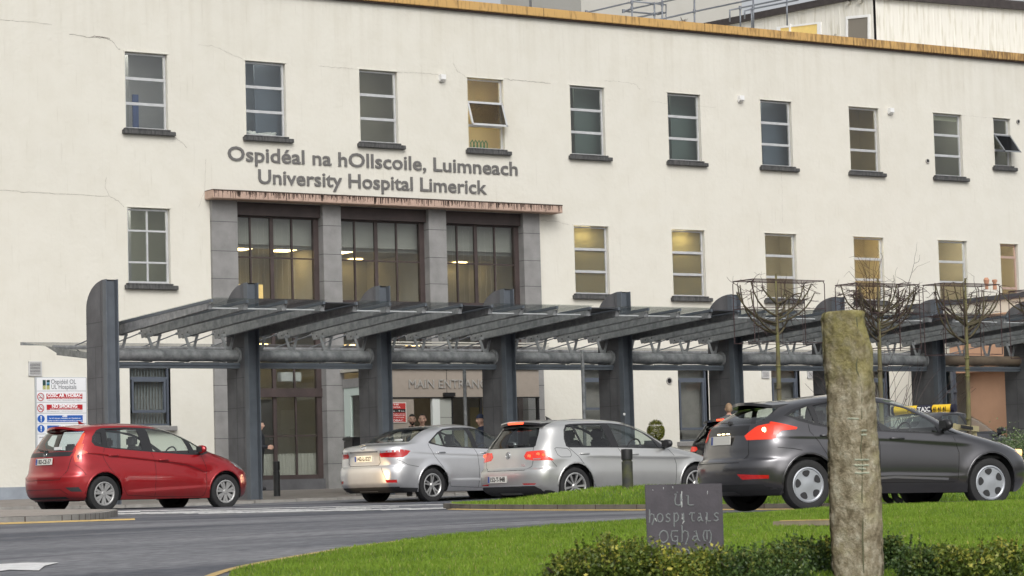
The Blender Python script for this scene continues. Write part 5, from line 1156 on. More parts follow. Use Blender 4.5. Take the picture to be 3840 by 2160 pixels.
    v = MB(); P = [Vector((fx+.62+.05*math.sin(t), -.37+.18*math.cos(t), .93+.17*math.sin(t))) for t in np.linspace(0, 2*math.pi, 22)]; v.tube(P, .014, 6); v.bar((fx+.62, -.37, .93), (fx+.85, -.37, .84), .05, .05); v.build('steering_wheel', M_trim, root, smooth='auto')
    # wheels
    for cx in (0, wb):
        for sg in (-1, 1): make_wheel(root, cx, sg*(p['tr']/2), r, p['rim'], sg, p['rr'])
    # plate
    if p.get('plate'):
        (y, z, w, h_, s_, ang) = p['plate']; h = rhit(y, z); q = h[0]; x = min(rhit(y, z+h_*.5)[0].x, rhit(y, z-h_*.5)[0].x, q.x)-.012; tl = Vector((math.sin(ang), 0, math.cos(ang)))
        v = MB(); v.prism([Vector((x, y+w/2, z))-tl*h_/2, Vector((x, y-w/2, z))-tl*h_/2, Vector((x, y-w/2, z))+tl*h_/2, Vector((x, y+w/2, z))+tl*h_/2], (.008, 0, 0)); pl_ = v.build('number_plate', M_plate, root)
        v = MB(); v.prism([Vector((x-.002, y+w/2-.004, z))-tl*h_*.46, Vector((x-.002, y+w/2-.048, z))-tl*h_*.46, Vector((x-.002, y+w/2-.048, z))+tl*h_*.46, Vector((x-.002, y+w/2-.004, z))+tl*h_*.46], (.001, 0, 0)); v.build('blue_band', M_eu, pl_)
        if s_: v = MB(); text(v, s_, Vector((x-.003, y+w/2-.07, z))-tl*.035, (0, -1, 0), tl, w-.10, .075, .001, .02); v.build('plate_characters', M_black, pl_)
    for fn in p.get('extras', []): fn(c, root)
    # place the car: rear axle centre on the road
    X, Y, Z, H, pitch = p['pos']; 
    root.rotation_mode = 'XYZ'; root.matrix_world = Matrix.Translation((X-math.sin(H)*p['tr']/2, Y+math.cos(H)*p['tr']/2, Z)) @ Matrix.Rotation(H, 4, 'Z') @ Matrix.Rotation(pitch, 4, 'Y')
    return root
RIMM = {'hub': mat('hubcap_silver', (.36, .36, .355), .42, .4), 'alloy': mat('alloy_silver', (.48, .48, .47), .3, .7), 'cover': mat('wheel_cover_silver', (.42, .44, .47), .35, .5)}
WH = {}
def make_wheel(root, cx, y, r, style, sg, rr):
    w = bpy.data.objects.new('wheel', None); COL.objects.link(w); w.parent = root; w.location = (cx, y, r); w.rotation_euler = (rng.uniform(0, .6)*0, 0 if sg < 0 else math.pi, 0) if False else (0, 0, 0 if sg < 0 else math.pi)
    key = (style, r, rr)
    if key not in WH:
        # outer face looks towards -y
        t = MB(); t.lathe([(rr, -.075), (rr+.012, -.095), (r-.045, -.105), (r-.012, -.095), (r, -.07), (r, .07), (r-.012, .095), (rr, .09), (rr, -.075)], (0, 0, 0), 'y', 48)
        a = t.build('tyre', M_rub, None, smooth='auto')
        b = MB(); b.lathe([(.0, -.02), (rr*.95, -.02), (rr*.98, .06)], (0, 0, 0), 'y', 32); b_ = b.build('rim_barrel', M_plast, None, smooth='auto')
        s = MB(); s.lathe([(rr+.004, -.094), (rr-.012, -.099), (rr-.026, -.088), (rr-.03, -.05)], (0, 0, 0), 'y', 48); s.lathe([(.0, -.088), (.035, -.087), (.05, -.075), (.055, -.04)], (0, 0, 0), 'y', 24)
        def spoke(a0, r0, r1, w0, w1, y0=-.072, y1=-.09, th=.02):
            d = Vector((math.cos(a0), 0, math.sin(a0))); q = Vector((-math.sin(a0), 0, math.cos(a0))); P = [d*r0+q*w0/2, d*r1+q*w1/2, d*r1-q*w1/2, d*r0-q*w0/2]; Y = [y0, y1, y1, y0]
            A = [Vector((p_.x, yy, p_.z)) for p_, yy in zip(P, Y)]; B = [p_+Vector((0, th, 0)) for p_ in A]; s.add(A+B, [(0, 1, 2, 3), (7, 6, 5, 4), (0, 4, 5, 1), (1, 5, 6, 2), (2, 6, 7, 3), (3, 7, 4, 0)])
        if style == 'hub':
            for k in range(7):
                a0 = k*math.pi*2/7+.2
                for o_ in (-.165, .165): spoke(a0+o_, .045, rr-.02, .026, .046, -.080, -.090)
                spoke(a0, .05, rr*.55, .05, .055, -.078, -.082)
        elif style == 'five':
            for k in range(5):
                a0 = k*2*math.pi/5+.3
                for o_ in (-.17, .17): spoke(a0+o_, .03, rr-.02, .035, .024, -.075, -.09)
        elif style == 'star':
            for k in range(10):
                a0 = k*math.pi/5+.1; spoke(a0+(.05 if k % 2 else -.05), .03, rr-.02, .020, .038, -.07, -.092)
        else:
            s.lathe([(.0, -.094), (.06, -.094), (rr*.45, -.086), (rr*.75, -.090), (rr-.02, -.088)], (0, 0, 0), 'y', 48); hb = MB()
            for k in range(5):
                a0 = k*2*math.pi/5+.5; d_ = Vector((math.cos(a0), 0, math.sin(a0))); q_ = Vector((-math.sin(a0), 0, math.cos(a0))); c0 = d_*rr*.66+Vector((0, -.0925, 0))
                hb.add([c0]+[c0+d_*(rr*.19*math.cos(t))+q_*(rr*.24*math.sin(t)*(1+.35*math.cos(t))) for t in np.linspace(0, 2*math.pi, 20, endpoint=False)], [(0, 1+i_, 1+(i_+1) % 20) for i_ in range(20)])
            hb_ = hb.build('cover_openings', M_plast, None)
        m_ = RIMM['hub' if style == 'hub' else 'cover' if style == 'cover' else 'alloy']; c_ = s.build('rim', m_, None, smooth='auto'); WH[key] = [(a, 'tyre'), (b_, 'rim_barrel'), (c_, 'rim')]+([(hb_, 'cover_openings')] if style == 'cover' else []); new = True
    else: new = False
    for o, nm in WH[key]:
        q = o if new else o.copy()
        if not new: COL.objects.link(q)
        q.parent = w; q.matrix_parent_inverse = Matrix.Identity(4)
def emblem(kind):
    def f(c, root):
        y, z, r_ = kind[1]; h = c.rhit(y, z); q = h[0]+h[1]*.008; n_ = h[1]; u = Vector((0, -1, 0)); v_ = n_.cross(u); v_ = -v_ if v_.z < 0 else v_; m = MB()
        def ring(a, b, rr=.0055, cx=0, cy=0): m.tube([q+u*(cx+a*math.cos(t))+v_*(cy+b*math.sin(t)) for t in np.linspace(0, 2*math.pi, 26)], rr, 6)
        def st(pts, rr=.005): m.tube([q+u*a*r_+v_*b*r_ for a, b in pts], rr, 5)
        if kind[0] == 'ringVW': ring(r_, r_, .006); st([(-.35, .9), (0, .1), (.35, .9)]); st([(-.85, .45), (-.42, -.8), (0, .0), (.42, -.8), (.85, .45)])
        if kind[0] == 'H': st([(-.9, .8), (-.55, -.8)], .006); st([(.9, .8), (.55, -.8)], .006); st([(-.7, .0), (.7, .0)], .006); st([(-1, .85), (0, 1), (1, .85), (.8, -.85), (0, -1), (-.8, -.85), (-1, .85)], .003)
        if kind[0] == 'ovals': ring(r_, r_*.68); ring(r_*.38, r_*.66, .005); ring(r_*.75, r_*.28, .005, 0, r_*.25)
        if kind[0] == 'disc': m.cyl(q, q+n_*.008, r_, 20)
        m.build('emblem', M_chrome, root, smooth=True)
    return f
def boxpart(nm, m, lo, hi, bev=.004): return lambda c, root: MB().box(lo[0], hi[0], lo[1], hi[1], lo[2], hi[2]).build(nm, m, root, bevel=bev)
def wiper(y0, y1, z, z2=None):
    def f(c, root):
        P = []
        for t in np.linspace(0, 1, 7):
            h = c.rhit(y0+(y1-y0)*t, z+((z2 or z)-z)*t)
            if h: P.append(h[0]+h[1]*.018)
        v = MB(); v.tube(P, .012, 6, .005); v.cyl(P[0]-Vector((-.03, 0, 0)), P[0]-Vector((.012, 0, 0)), .028, 12); v.build('rear_wiper', M_trim, root, smooth='auto')
    return f
def spoiler(xs, y, z, th, m, over=.0, crown=.05, bl=None, blm=None):
    """roof-edge spoiler: a thin crowned lip"""
    def f(c, root):
        x0, x1 = xs; v = MB(); n_ = 12; A = []
        for k in range(n_+1):
            t = k/n_*2-1; yy = y*t; xo = x0+over*t*t; zz = z-crown*t*t; A.append([(xo, yy, zz-th), (xo, yy, zz-th*.3), (x1, yy, zz+.012), (x1, yy, zz-th)])
        for a, b in zip(A[:-1], A[1:]):
            for k in range(4): v.quad(a[k], b[k], b[(k+1) % 4], a[(k+1) % 4])
        v.add([q for q in A[0]], [(0, 1, 2, 3)]); v.add([q for q in A[-1]], [(3, 2, 1, 0)]); v.build('spoiler', m, root, smooth='auto')
        if bl: MB().box(x0-.006, x0+.02, -bl, bl, z-th*.95, z-th*.35).build('high_brake_light', blm, root, bevel=.004)
    return f
def antenna(x, z, m): 
    def f(c, root): v = MB(); v.prism([(x, -.008, z), (x+.13, -.008, z), (x+.10, -.008, z+.012), (x-.015, -.008, z+.065)], (0, .016, 0)); v.build('roof_aerial', m, root, bevel=.003)
    return f
def textpart(nm, m, s, y, z, w, cap):
    def f(c, root): h = c.rhit(y, z); v = MB(); text(v, s, h[0]+Vector((-.004, w/2, -cap/2)), (0, -1, 0), (0, 0, 1), w, cap, .003, .01); v.build(nm, m, root)
    return f
P_red = paint('red_paint', (.36, .007, .012), .45, .32); P_sil = paint('silver_paint', (.80, .80, .81), .82, .33); P_sil2 = paint('warm_silver_paint', (.72, .72, .70), .82, .33); P_grey = paint('graphite_paint', (.105, .103, .110), .88, .28); P_blk = paint('black_car_paint', (.012, .012, .014), .2, .25)
HW = [(.20, .93), (.32, .975), (.55, 1.0), (.78, .995), (.90, .97), (1.0, .93), (1.2, .845), (1.36, .76), (1.43, .69), (1.6, .60)]
red = dict(name='red_hatchback', cat='car', label='red five-door hatchback with hubcaps turning by the left end of the canopy', paint=P_red, W=1.695, wb=2.53, tr=1.47, r=.302, rr=.20, rim='hub', top=1.52, rail=1.425,
  rear=[(.20, -.55), (.26, -.66), (.34, -.70), (.50, -.72), (.60, -.72), (.64, -.69), (.68, -.665), (.93, -.63), (1.0, -.61), (1.2, -.50), (1.38, -.36), (1.46, -.15), (1.52, .55)],
  front=[(.18, 3.18), (.25, 3.30), (.45, 3.34), (.60, 3.32), (.70, 3.24), (.78, 3.12), (.86, 2.96), (.93, 2.78), (1.0, 2.55), (1.10, 2.36), (1.25, 2.06), (1.38, 1.72), (1.46, 1.36), (1.50, .95), (1.52, .60)],
  width=HW, dlo=[(.10, 1.415), (-.02, 1.375), (-.13, 1.27), (-.17, 1.18), (-.13, 1.115), (.06, 1.075), (.85, 1.01), (1.80, .945), (2.08, .945), (2.30, .99), (2.10, 1.10), (1.92, 1.195), (1.70, 1.29), (1.45, 1.37), (1.10, 1.415), (.6, 1.43)],
  panes=[[(-.06, 1.33), (.05, 1.33), (.02, 1.13), (-.10, 1.17), (-.12, 1.22)], [(.17, 1.39), (.60, 1.405), (.78, 1.40), (.82, 1.035), (.12, 1.09)], [(1.0, 1.39), (1.30, 1.365), (1.55, 1.31), (1.74, 1.235), (1.78, .975), (1.03, 1.015)], [(1.90, 1.165), (2.06, 1.07), (2.19, 1.005), (2.1, .975), (1.9, .97)]],
  rglass=[(-.56, 1.37), (-.30, 1.395), (.30, 1.395), (.56, 1.37), (.60, 1.20), (.61, 1.03), (-.61, 1.03), (-.60, 1.20)], wscreen=[(-.6, 1.42), (.6, 1.42), (.66, 1.05), (-.66, 1.05)],
  zones=[('tail_light', mat('bright_red_lens', (.80, .06, .015), .15, coat=1, emit=.22, ecol=(1, .08, .02)), [(-.57, 1.36), (-.66, 1.33), (-.9, 1.14), (-.9, .84), (-.70, .84), (-.66, .95), (-.66, 1.03), (-.63, 1.08)], [(-.8, .84), (-.66, .84), (-.56, .85), (-.46, .93), (-.28, 1.0), (-.46, 1.10), (-.52, 1.14), (-.40, 1.28), (-.8, 1.28)]),
         ('garnish', M_trim, [(.72, 1.02), (-.63, 1.02), (-.60, .945), (.69, .945)], None), ('bumper_vent', M_plast, [(-.60, .42), (-.78, .42), (-.80, .345), (-.68, .35)], None), ('diffuser', M_plast, [(-.55, .265), (-.62, .19), (.62, .19), (.55, .265)], None)],
  single=('garnish', 'diffuser'), headlight=[(2.72, .83), (2.9, .80), (3.10, .70), (2.98, .68), (2.82, .73)],
  gaps=[[(.05, 1.07), (.0, .95), (.03, .85), (.10, .73), (.29, .53), (.40, .36), (.47, .27), (1.03, .24), (2.0, .22), (2.07, .25), (2.11, .4), (2.11, .7), (2.02, .93)], [(.98, 1.0), (1.04, .85), (1.05, .7), (1.03, .25)], [(-.36, .62), (-.42, .72), (-.5, .8)]],
  rgaps=[[(-.64, .94), (-.60, .70), (-.50, .55), (.50, .55), (.60, .70), (.64, .94)]],
  ribbons=[('bumper_crease', mat('crease_shade_red', (.14, .004, .006), .4, coat=1), .02, [[(.62, .30), (.50, .39), (-.50, .39), (-.62, .30)]], 'r'), ('side_shadow_line', MATS['crease_shade_red'] if 'crease_shade_red' in MATS else P_red, .010, [[(-.28, .98), (.02, .955), (.4, .915), (1.0, .855), (1.4, .815), (1.71, .77), (1.91, .71), (2.09, .64)]], 's')],  # darker red ribbons paint the shade along the bumper and side creases
  shape=[('crease', ([(-.25, .985), (.02, .955), (.4, .915), (1.0, .855), (1.4, .815), (1.71, .77), (2.05, .66)], .022, .16)), ('flare', (0, .302, .36, .018)), ('flare', (2.53, .302, .36, .02)), ('crease', ([(.6, .34), (1.0, .36), (1.5, .38), (2.0, .40)], -.02, .12))],
  handles=[(.20, .945), (1.21, .86)], mirror=(1.97, 1.02), plate=(-.0, .865, .50, .11, '182-CE-57', .12), pos=(19.156, 41.376, .078, .159, .004), Rr=.52, nr=2.8,
  extras=[emblem(('H', (0, .975, .045))), wiper(-.02, .30, 1.02, 1.07), spoiler((-.43, -.05), .47, 1.475, .055, P_red, over=.14, crown=.05), antenna(.05, 1.50, P_red),
          lambda c, root: (lambda h: MB().cbox(h[0]+Vector((-.01, 0, 0)), (.01, .22, .05)).build('window_sticker', M_white, root))(c.rhit(-.30, 1.08)),
          lambda c, root: (lambda h: MB().prism([h[0]+Vector((-.012, -.05, .05)), h[0]+Vector((-.012, .05, .02)), h[0]+Vector((-.012, .06, -.07)), h[0]+Vector((-.012, .0, -.09))], (.01, 0, 0)).build('reverse_lamp', M_clear, root))(c.rhit(-.72, .92))])
gol = dict(name='silver_hatchback', cat='car', label='silver five-door hatchback with brake lights on behind the grass island bollard', paint=P_sil2, W=1.79, wb=2.637, tr=1.54, r=.316, rr=.225, rim='star', top=1.455, rail=1.365,
  rear=[(.20, -.62), (.26, -.74), (.36, -.79), (.50, -.80), (.60, -.79), (.64, -.74), (.68, -.735), (.92, -.70), (1.0, -.66), (1.2, -.52), (1.32, -.44), (1.40, -.22), (1.455, .55)],
  front=[(.18, 3.20), (.25, 3.36), (.45, 3.44), (.62, 3.42), (.72, 3.32), (.80, 3.16), (.87, 2.92), (.93, 2.66), (.98, 2.45), (1.05, 2.30), (1.18, 2.08), (1.30, 1.80), (1.38, 1.52), (1.43, 1.1), (1.455, .60)],
  width=[(.20, .93), (.32, .975), (.55, 1.0), (.76, 1.0), (.86, .975), (.96, .935), (1.15, .845), (1.30, .765), (1.37, .70), (1.6, .6)],
  dlo=[(-.02, 1.335), (-.10, 1.25), (-.15, 1.10), (-.15, .98), (-.10, .955), (.9, .945), (1.84, .92), (2.05, .935), (1.93, 1.05), (1.72, 1.18), (1.50, 1.275), (1.25, 1.34), (.95, 1.36), (.4, 1.36), (.1, 1.35)],
  panes=[[(-.01, 1.31), (.07, 1.32), (.17, .985), (-.08, .985), (-.12, 1.06), (-.10, 1.2)], [(.13, 1.325), (.72, 1.345), (.80, .975), (.22, .98)], [(.89, 1.345), (1.10, 1.335), (1.38, 1.28), (1.60, 1.19), (1.80, 1.05), (1.84, .945), (.97, .965)]],
  rglass=[(-.50, 1.29), (0, 1.31), (.50, 1.29), (.62, 1.0), (.60, .97), (-.60, .97), (-.62, 1.0)], wscreen=[(-.6, 1.36), (.6, 1.36), (.66, 1.02), (-.66, 1.02)], dark_rear=True,
  zones=[('tail_light', M_redon, [(-.42, .83), (-.47, .905), (-.95, .925), (-.95, .755), (-.66, .755), (-.47, .775)], [(-.9, .925), (-.68, .92), (-.60, .86), (-.46, .75), (-.9, .755)]),
         ('black_valance', M_plast, [(-.78, .285), (-.70, .34), (.70, .34), (.78, .285), (.78, .19), (-.78, .19)], [(-.9, .285), (-.5, .26), (-.42, .24), (-.42, .19), (-.9, .19)]), ('reflector', M_redl, [(-.45, .385), (-.74, .38), (-.70, .35), (-.50, .35)], None)],
  single=('black_valance',), gaps=[[(-.10, .95), (.06, .81), (.25, .57), (.42, .30)], [(.94, .94), (1.0, .84), (1.02, .6), (1.0, .25)], [(2.02, .92), (2.13, .80), (2.18, .66), (2.16, .3)], [(-.62, .9), (-.48, .72), (-.40, .64)], [(.42, .27), (2.15, .25)], [(-.40, .94), (-.36, .955), (-.14, .94), (-.09, .90), (-.08, .83), (-.11, .80), (-.30, .80), (-.37, .84), (-.40, .94)]],
  rgaps=[[(-.60, .97), (-.64, .76), (-.62, .66), (-.50, .60), (.50, .60), (.62, .66), (.64, .76), (.60, .97)]],
  shape=[('crease', ([(.3, .80), (1.03, .785), (2.18, .755), (2.6, .77)], .016, .2)), ('flare', (0, .316, .37, .018)), ('flare', (2.637, .316, .37, .018))],
  ribbons=[('bumper_line', P_sil, .02, [[(.76, .345), (.70, .35), (-.70, .35), (-.78, .345)]], 'r')],
  handles=[(.20, .85), (1.25, .83)], mirror=(1.93, .98), mirror_m=M_trim, plate=(.20, .46, .50, .11, '152-T-948', .0), pos=(25.153, 36.113, -.03, .065, .002), Rr=.38, nr=3.6,
  extras=[emblem(('ringVW', (.17-.17, .85, .055))), wiper(.06, -.42, 1.0, 1.015), spoiler((-.55, -.10), .55, 1.415, .055, M_trim, over=.10, crown=.035, bl=.20, blm=M_brake), spoiler((-.53, -.02), .55, 1.43, .03, P_sil2, over=.10, crown=.035), antenna(.10, 1.44, M_trim),
          textpart('badge', M_chrome, 'GOLF', .42, .70, .16, .03) if False else textpart('badge', M_chrome, 'TDI', -.42, .68, .10, .03),
          lambda c, root: [(lambda h: MB().cbox(h[0]+Vector((-.006, 0, 0)), (.02, .09, .05)).build('brake_lamp', M_brake, root, bevel=.01))(c.rhit(y_, z_)) for y_, z_ in ((-.72, .86), (-.80, .84), (-.55, .83), (.72, .86))],
          lambda c, root: (lambda h: MB().cbox(h[0]+Vector((-.004, 0, 0)), (.015, .30, .018)).build('reverse_lamp', M_clear, root))(c.rhit(-.67, .778))])
cor = dict(name='silver_saloon', cat='car', label='silver four-door saloon with its rear bumper lit warm, ahead of the red car', paint=P_sil, W=1.775, wb=2.7, tr=1.53, r=.317, rr=.215, rim='five', top=1.475, rail=1.385,
  rear=[(.20, -.78), (.28, -.92), (.38, -.97), (.55, -.975), (.66, -.96), (.70, -.93), (.85, -.93), (.98, -.95), (1.04, -.93), (1.075, -.80), (1.095, -.62), (1.15, -.45), (1.25, -.24), (1.35, .02), (1.42, .32), (1.475, 1.0)],
  front=[(.18, 3.30), (.25, 3.46), (.45, 3.55), (.62, 3.52), (.74, 3.35), (.82, 3.12), (.90, 2.85), (.96, 2.60), (1.02, 2.45), (1.15, 2.22), (1.30, 1.92), (1.40, 1.62), (1.45, 1.3), (1.475, 1.05)],
  width=[(.20, .93), (.32, .975), (.55, 1.0), (.80, .995), (.92, .965), (1.02, .92), (1.20, .84), (1.33, .76), (1.39, .69), (1.6, .6)],
  dlo=[(-.02, 1.115), (.10, 1.19), (.28, 1.30), (.46, 1.365), (.75, 1.395), (1.2, 1.395), (1.5, 1.35), (1.8, 1.26), (2.0, 1.14), (2.2, 1.0), (2.2, .965), (1.2, .99), (.40, 1.02), (.15, 1.06), (.0, 1.09)],
  panes=[[(.03, 1.12), (.16, 1.20), (.29, 1.275), (.33, 1.055), (.18, 1.08)], [(.36, 1.30), (.50, 1.355), (.75, 1.375), (1.0, 1.375), (1.06, 1.015), (.38, 1.045)], [(1.13, 1.37), (1.25, 1.37), (1.50, 1.325), (1.78, 1.24), (1.98, 1.12), (2.05, 1.0), (1.19, 1.01)]],
  rglass=[(-.50, 1.40), (0, 1.42), (.50, 1.40), (.66, 1.13), (-.66, 1.13)], wscreen=[(-.6, 1.38), (.6, 1.38), (.66, 1.05), (-.66, 1.05)],
  zones=[('tail_light', M_redl, [(-.44, .89), (-.47, .96), (-.95, .985), (-.95, .83), (-.46, .85)], [(-1.1, .985), (-.72, .985), (-.52, .955), (-.62, .88), (-.78, .81), (-1.1, .84)]), ('lower_skirt', M_plast, [(.8, .30), (-.8, .30), (-.8, .19), (.8, .19)], [(-1.1, .30), (-.38, .27), (-.38, .19), (-1.1, .19)]),
         ('reflector', M_redl, [(-.60, .43), (-.80, .43), (-.80, .375), (-.62, .38)], None)],
  single=('lower_skirt',), gaps=[[(-.03, 1.10), (-.04, 1.05), (.05, .86), (.29, .58), (.38, .40), (.44, .29), (1.15, .26), (2.2, .25)], [(1.08, 1.0), (1.14, .88), (1.16, .6), (1.15, .26)], [(2.15, .97), (2.25, .8), (2.25, .3)], [(-.80, .80), (-.62, .70), (-.42, .67), (-.36, .66)]],
  rgaps=[[(-.44, 1.06), (-.46, .97), (-.43, .85), (-.45, .75), (-.40, .70), (.40, .70), (.45, .75), (.43, .85), (.46, .97)], [(-.50, .66), (-.62, .42), (-.66, .33)]],
  ribbons=[('chrome_strip', M_chrome, .03, [[(.40, .955), (-.40, .955)]], 'r'), ('lamp_white_band', M_clear, .038, [[(-.47, .945), (-.64, .955), (-.86, .955)]], 'r'), ('lamp_white_band', M_clear, .038, [[(.47, .945), (.64, .955), (.86, .955)]], 'r'), ('lamp_white_band', M_clear, .03, [[(-.93, .955), (-.75, .965), (-.66, .96)]], 's')],
  shape=[('crease', ([(-.5, .93), (0, .90), (1.2, .86), (2.3, .84)], .010, .2)), ('flare', (0, .317, .38, .024)), ('flare', (2.7, .317, .38, .02)), ('crease', ([(.5, .42), (1.2, .42), (2.2, .42)], -.012, .10))],
  handles=[(.23, .92), (1.35, .91)], mirror=(2.02, 1.02), plate=(.0, .83, .50, .11, '142-L-527', -.06), pos=(26.182, 42.217, .079, .171, .003), Rr=.44, nr=3.3, handle_m=M_chrome,
  extras=[emblem(('ovals', (0, 1.03, .062))), textpart('badge', M_chrome, 'Toyota', -.36, 1.02, .22, .028) if False else (lambda c, root: None),
          lambda c, root: [(lambda h: MB().cbox(h[0]+Vector((.02, 0, 0)), (.02, .2, .03)).build('sticker', M_white, root))(c.rhit(-.35, 1.17))],
          lambda c, root: MB().box(-.42, -.40, -.74, -.60, .12, .30).build('mudflap', M_plast, root)])
foc = dict(name='grey_hatchback', cat='car', label='dark grey five-door hatchback driving right behind the standing stone', paint=P_grey, W=1.82, wb=2.648, tr=1.55, r=.316, rr=.215, rim='cover', top=1.47, rail=1.375,
  rear=[(.20, -.62), (.27, -.76), (.36, -.83), (.52, -.84), (.62, -.82), (.66, -.76), (.80, -.74), (.95, -.70), (1.05, -.66), (1.13, -.57), (1.24, -.38), (1.31, -.22), (1.38, .05), (1.47, .75)],
  front=[(.16, 3.30), (.24, 3.44), (.40, 3.52), (.58, 3.50), (.70, 3.42), (.78, 3.28), (.86, 3.02), (.93, 2.75), (1.0, 2.50), (1.08, 2.34), (1.2, 2.12), (1.32, 1.84), (1.40, 1.52), (1.45, 1.05), (1.47, .65)],
  width=[(.20, .93), (.32, .975), (.55, 1.0), (.80, .995), (.92, .97), (1.03, .925), (1.2, .84), (1.32, .76), (1.38, .69), (1.6, .6)],
  dlo=[(-.24, 1.175), (-.10, 1.25), (.08, 1.31), (.45, 1.365), (.95, 1.375), (1.25, 1.35), (1.55, 1.275), (1.85, 1.15), (2.10, 1.01), (2.30, .92), (2.05, .925), (1.2, .96), (.45, 1.0), (.12, 1.05), (-.10, 1.11)],
  panes=[[(-.19, 1.175), (-.05, 1.24), (.10, 1.285), (.13, 1.085), (-.06, 1.135)], [(.18, 1.30), (.45, 1.345), (.88, 1.355), (.93, .995), (.48, 1.02), (.20, 1.07)], [(1.02, 1.345), (1.25, 1.325), (1.52, 1.26), (1.82, 1.125), (1.90, 1.06), (1.90, .955), (1.06, .985)], [(1.96, 1.05), (2.10, .98), (2.2, .935), (1.97, .945)]],
  rglass=[(-.52, 1.27), (0, 1.29), (.52, 1.27), (.62, 1.12), (.56, 1.08), (-.56, 1.08), (-.62, 1.12)], wscreen=[(-.6, 1.37), (.6, 1.37), (.66, 1.05), (-.66, 1.05)],
  zones=[('tail_light', M_orange, [(-.48, .93), (-.62, 1.05), (-.95, 1.13), (-.95, .88), (-.54, .875)], [(-.9, 1.13), (-.58, 1.13), (-.42, 1.10), (-.12, 1.025), (-.14, 1.0), (-.34, .985), (-.46, .88), (-.9, .88)]),
         ('black_tailgate_panel', M_trim, [(.50, 1.06), (-.50, 1.06), (-.52, .94), (.52, .94)], None), ('lower_skirt', M_plast, [(.8, .33), (-.8, .33), (-.8, .19), (.8, .19)], [(-1, .33), (-.38, .28), (-.38, .19), (-1, .19)]), ('reflector', M_redl, [(-.50, .46), (-.88, .44), (-.88, .40), (-.58, .39)], None)],
  single=('black_tailgate_panel', 'lower_skirt'), headlight=[(2.80, .86), (3.05, .85), (3.36, .74), (3.42, .66), (3.30, .65), (3.0, .76)], gaps=[[(.04, 1.06), (.04, .97), (.15, .85), (.30, .6), (.42, .40)], [(.98, .97), (1.02, .8), (1.0, .3)], [(2.10, .90), (2.17, .7), (2.14, .35)], [(-.42, .78), (-.2, .76), (-.1, .74)], [(.4, .33), (2.1, .33)]],
  rgaps=[[(-.56, .94), (-.60, .70), (-.52, .60), (.52, .60), (.60, .70), (.56, .94)]],
  ribbons=[('sill_highlight', mat('highlight_grey', (.2, .2, .21), .3, .5, coat=1), .03, [[(.6, .36), (1.2, .40), (2.0, .37)]], 's')],  # lighter grey ribbon paints a highlight along the sill
  shape=[('crease', ([(-.3, .90), (.3, .89), (1.2, .86), (2.2, .80)], .014, .18)), ('flare', (0, .316, .39, .03)), ('flare', (2.648, .316, .38, .025)), ('crease', ([(.5, .42), (1.2, .44), (2.1, .42)], -.015, .12))],
  handles=[(.28, .92), (1.27, .88)], mirror=(1.96, 1.03), mirror_m=M_trim, plate=(-.0, .885, .50, .11, '', .05), pos=(21.243, 25.486, -.118, -.178, .0125), Rr=.56, nr=2.7, dark_rear=False,
  extras=[wiper(-.05, .22, 1.085, 1.10), spoiler((-.45, .05), .52, 1.375, .05, P_grey, over=.16, crown=.05), lambda c, root: [MB().cbox((c.rhit(y_, .965)[0].x-.008, y_, .965), (.012, .06, .014)).build('plate_lamp', M_hot, root) for y_ in (-.12, .0, .12)],
          lambda c, root: (lambda h: MB().cbox(h[0]+Vector((-.012, 0, 0)), (.03, .07, .06)).build('brake_lamp', M_hot, root, bevel=.012))(c.rhit(-.72, 1.0)),
          lambda c, root: (lambda h: MB().cyl(h[0]+Vector((-.04, .01, 0)), h[0]+Vector((.03, -.012, 0)), .045, 14).build('head_lamp_glow', mat('amber_glow', (1, .6, .25), .3, emit=1.3, ecol=(1, .55, .2)), root))(c.hit(3.30, .70))])
import copy
blk = copy.copy(gol); blk.update(name='black_hatchback', label='black hatchback with lit tail light and 142 plate half hidden behind the grey hatchback', paint=P_blk, plate=(.0, .76, .50, .11, '142-L-86', .05), wb=2.69, pos=(0, 0, 0, 0, 0), handle_m=P_blk, mirror_m=P_blk, rim='star', dark_rear=False,
  zones=[('tail_light', M_redon, [(-.50, .83), (-.55, .88), (-.95, .90), (-.95, .79), (-.56, .79)], [(-.9, .90), (-.5, .89), (-.42, .83), (-.9, .79)]), ('black_valance', M_plast, [(-.78, .285), (.78, .285), (.78, .19), (-.78, .19)], None)],
  extras=[emblem(('disc', (0, .90, .042))), spoiler((-.52, -.08), .62, 1.425, .06, P_blk, over=.10, crown=.04, bl=.14, blm=M_brake)])
blk.pop('ribbons')
tax = copy.copy(cor); tax.update(name='taxi', label='dark grey taxi with yellow and black roof sign behind the grey hatchback', paint=P_grey, plate=None, pos=(0, 0, 0, 0, 0), handle_m=P_grey, mirror=(2.02, 1.02), mirror_m=M_trim, ribbons=[], extras=[])
def taxi_sign(c, root):
    v = MB(); v.cyl((.95, -.62, 1.60), (.95, .62, 1.60), .085, 20); v.build('roof_sign', mat('taxi_yellow', (.75, .48, .03), .35), root, smooth='auto'); o = root
    v = MB(); v.cyl((.95, -.66, 1.60), (.95, -.615, 1.60), .088, 20); v.cyl((.95, .615, 1.60), (.95, .66, 1.60), .088, 20); v.cyl((.95, -.24, 1.60), (.95, .26, 1.60), .0865, 20, cap=False); v.bar((.95, -.4, 1.47), (.95, -.4, 1.53), .2, .05); v.bar((.95, .4, 1.47), (.95, .4, 1.53), .2, .05); v.build('sign_black_band', mat('navy_black', (.01, .012, .03), .4), root)
tax['extras'] = []
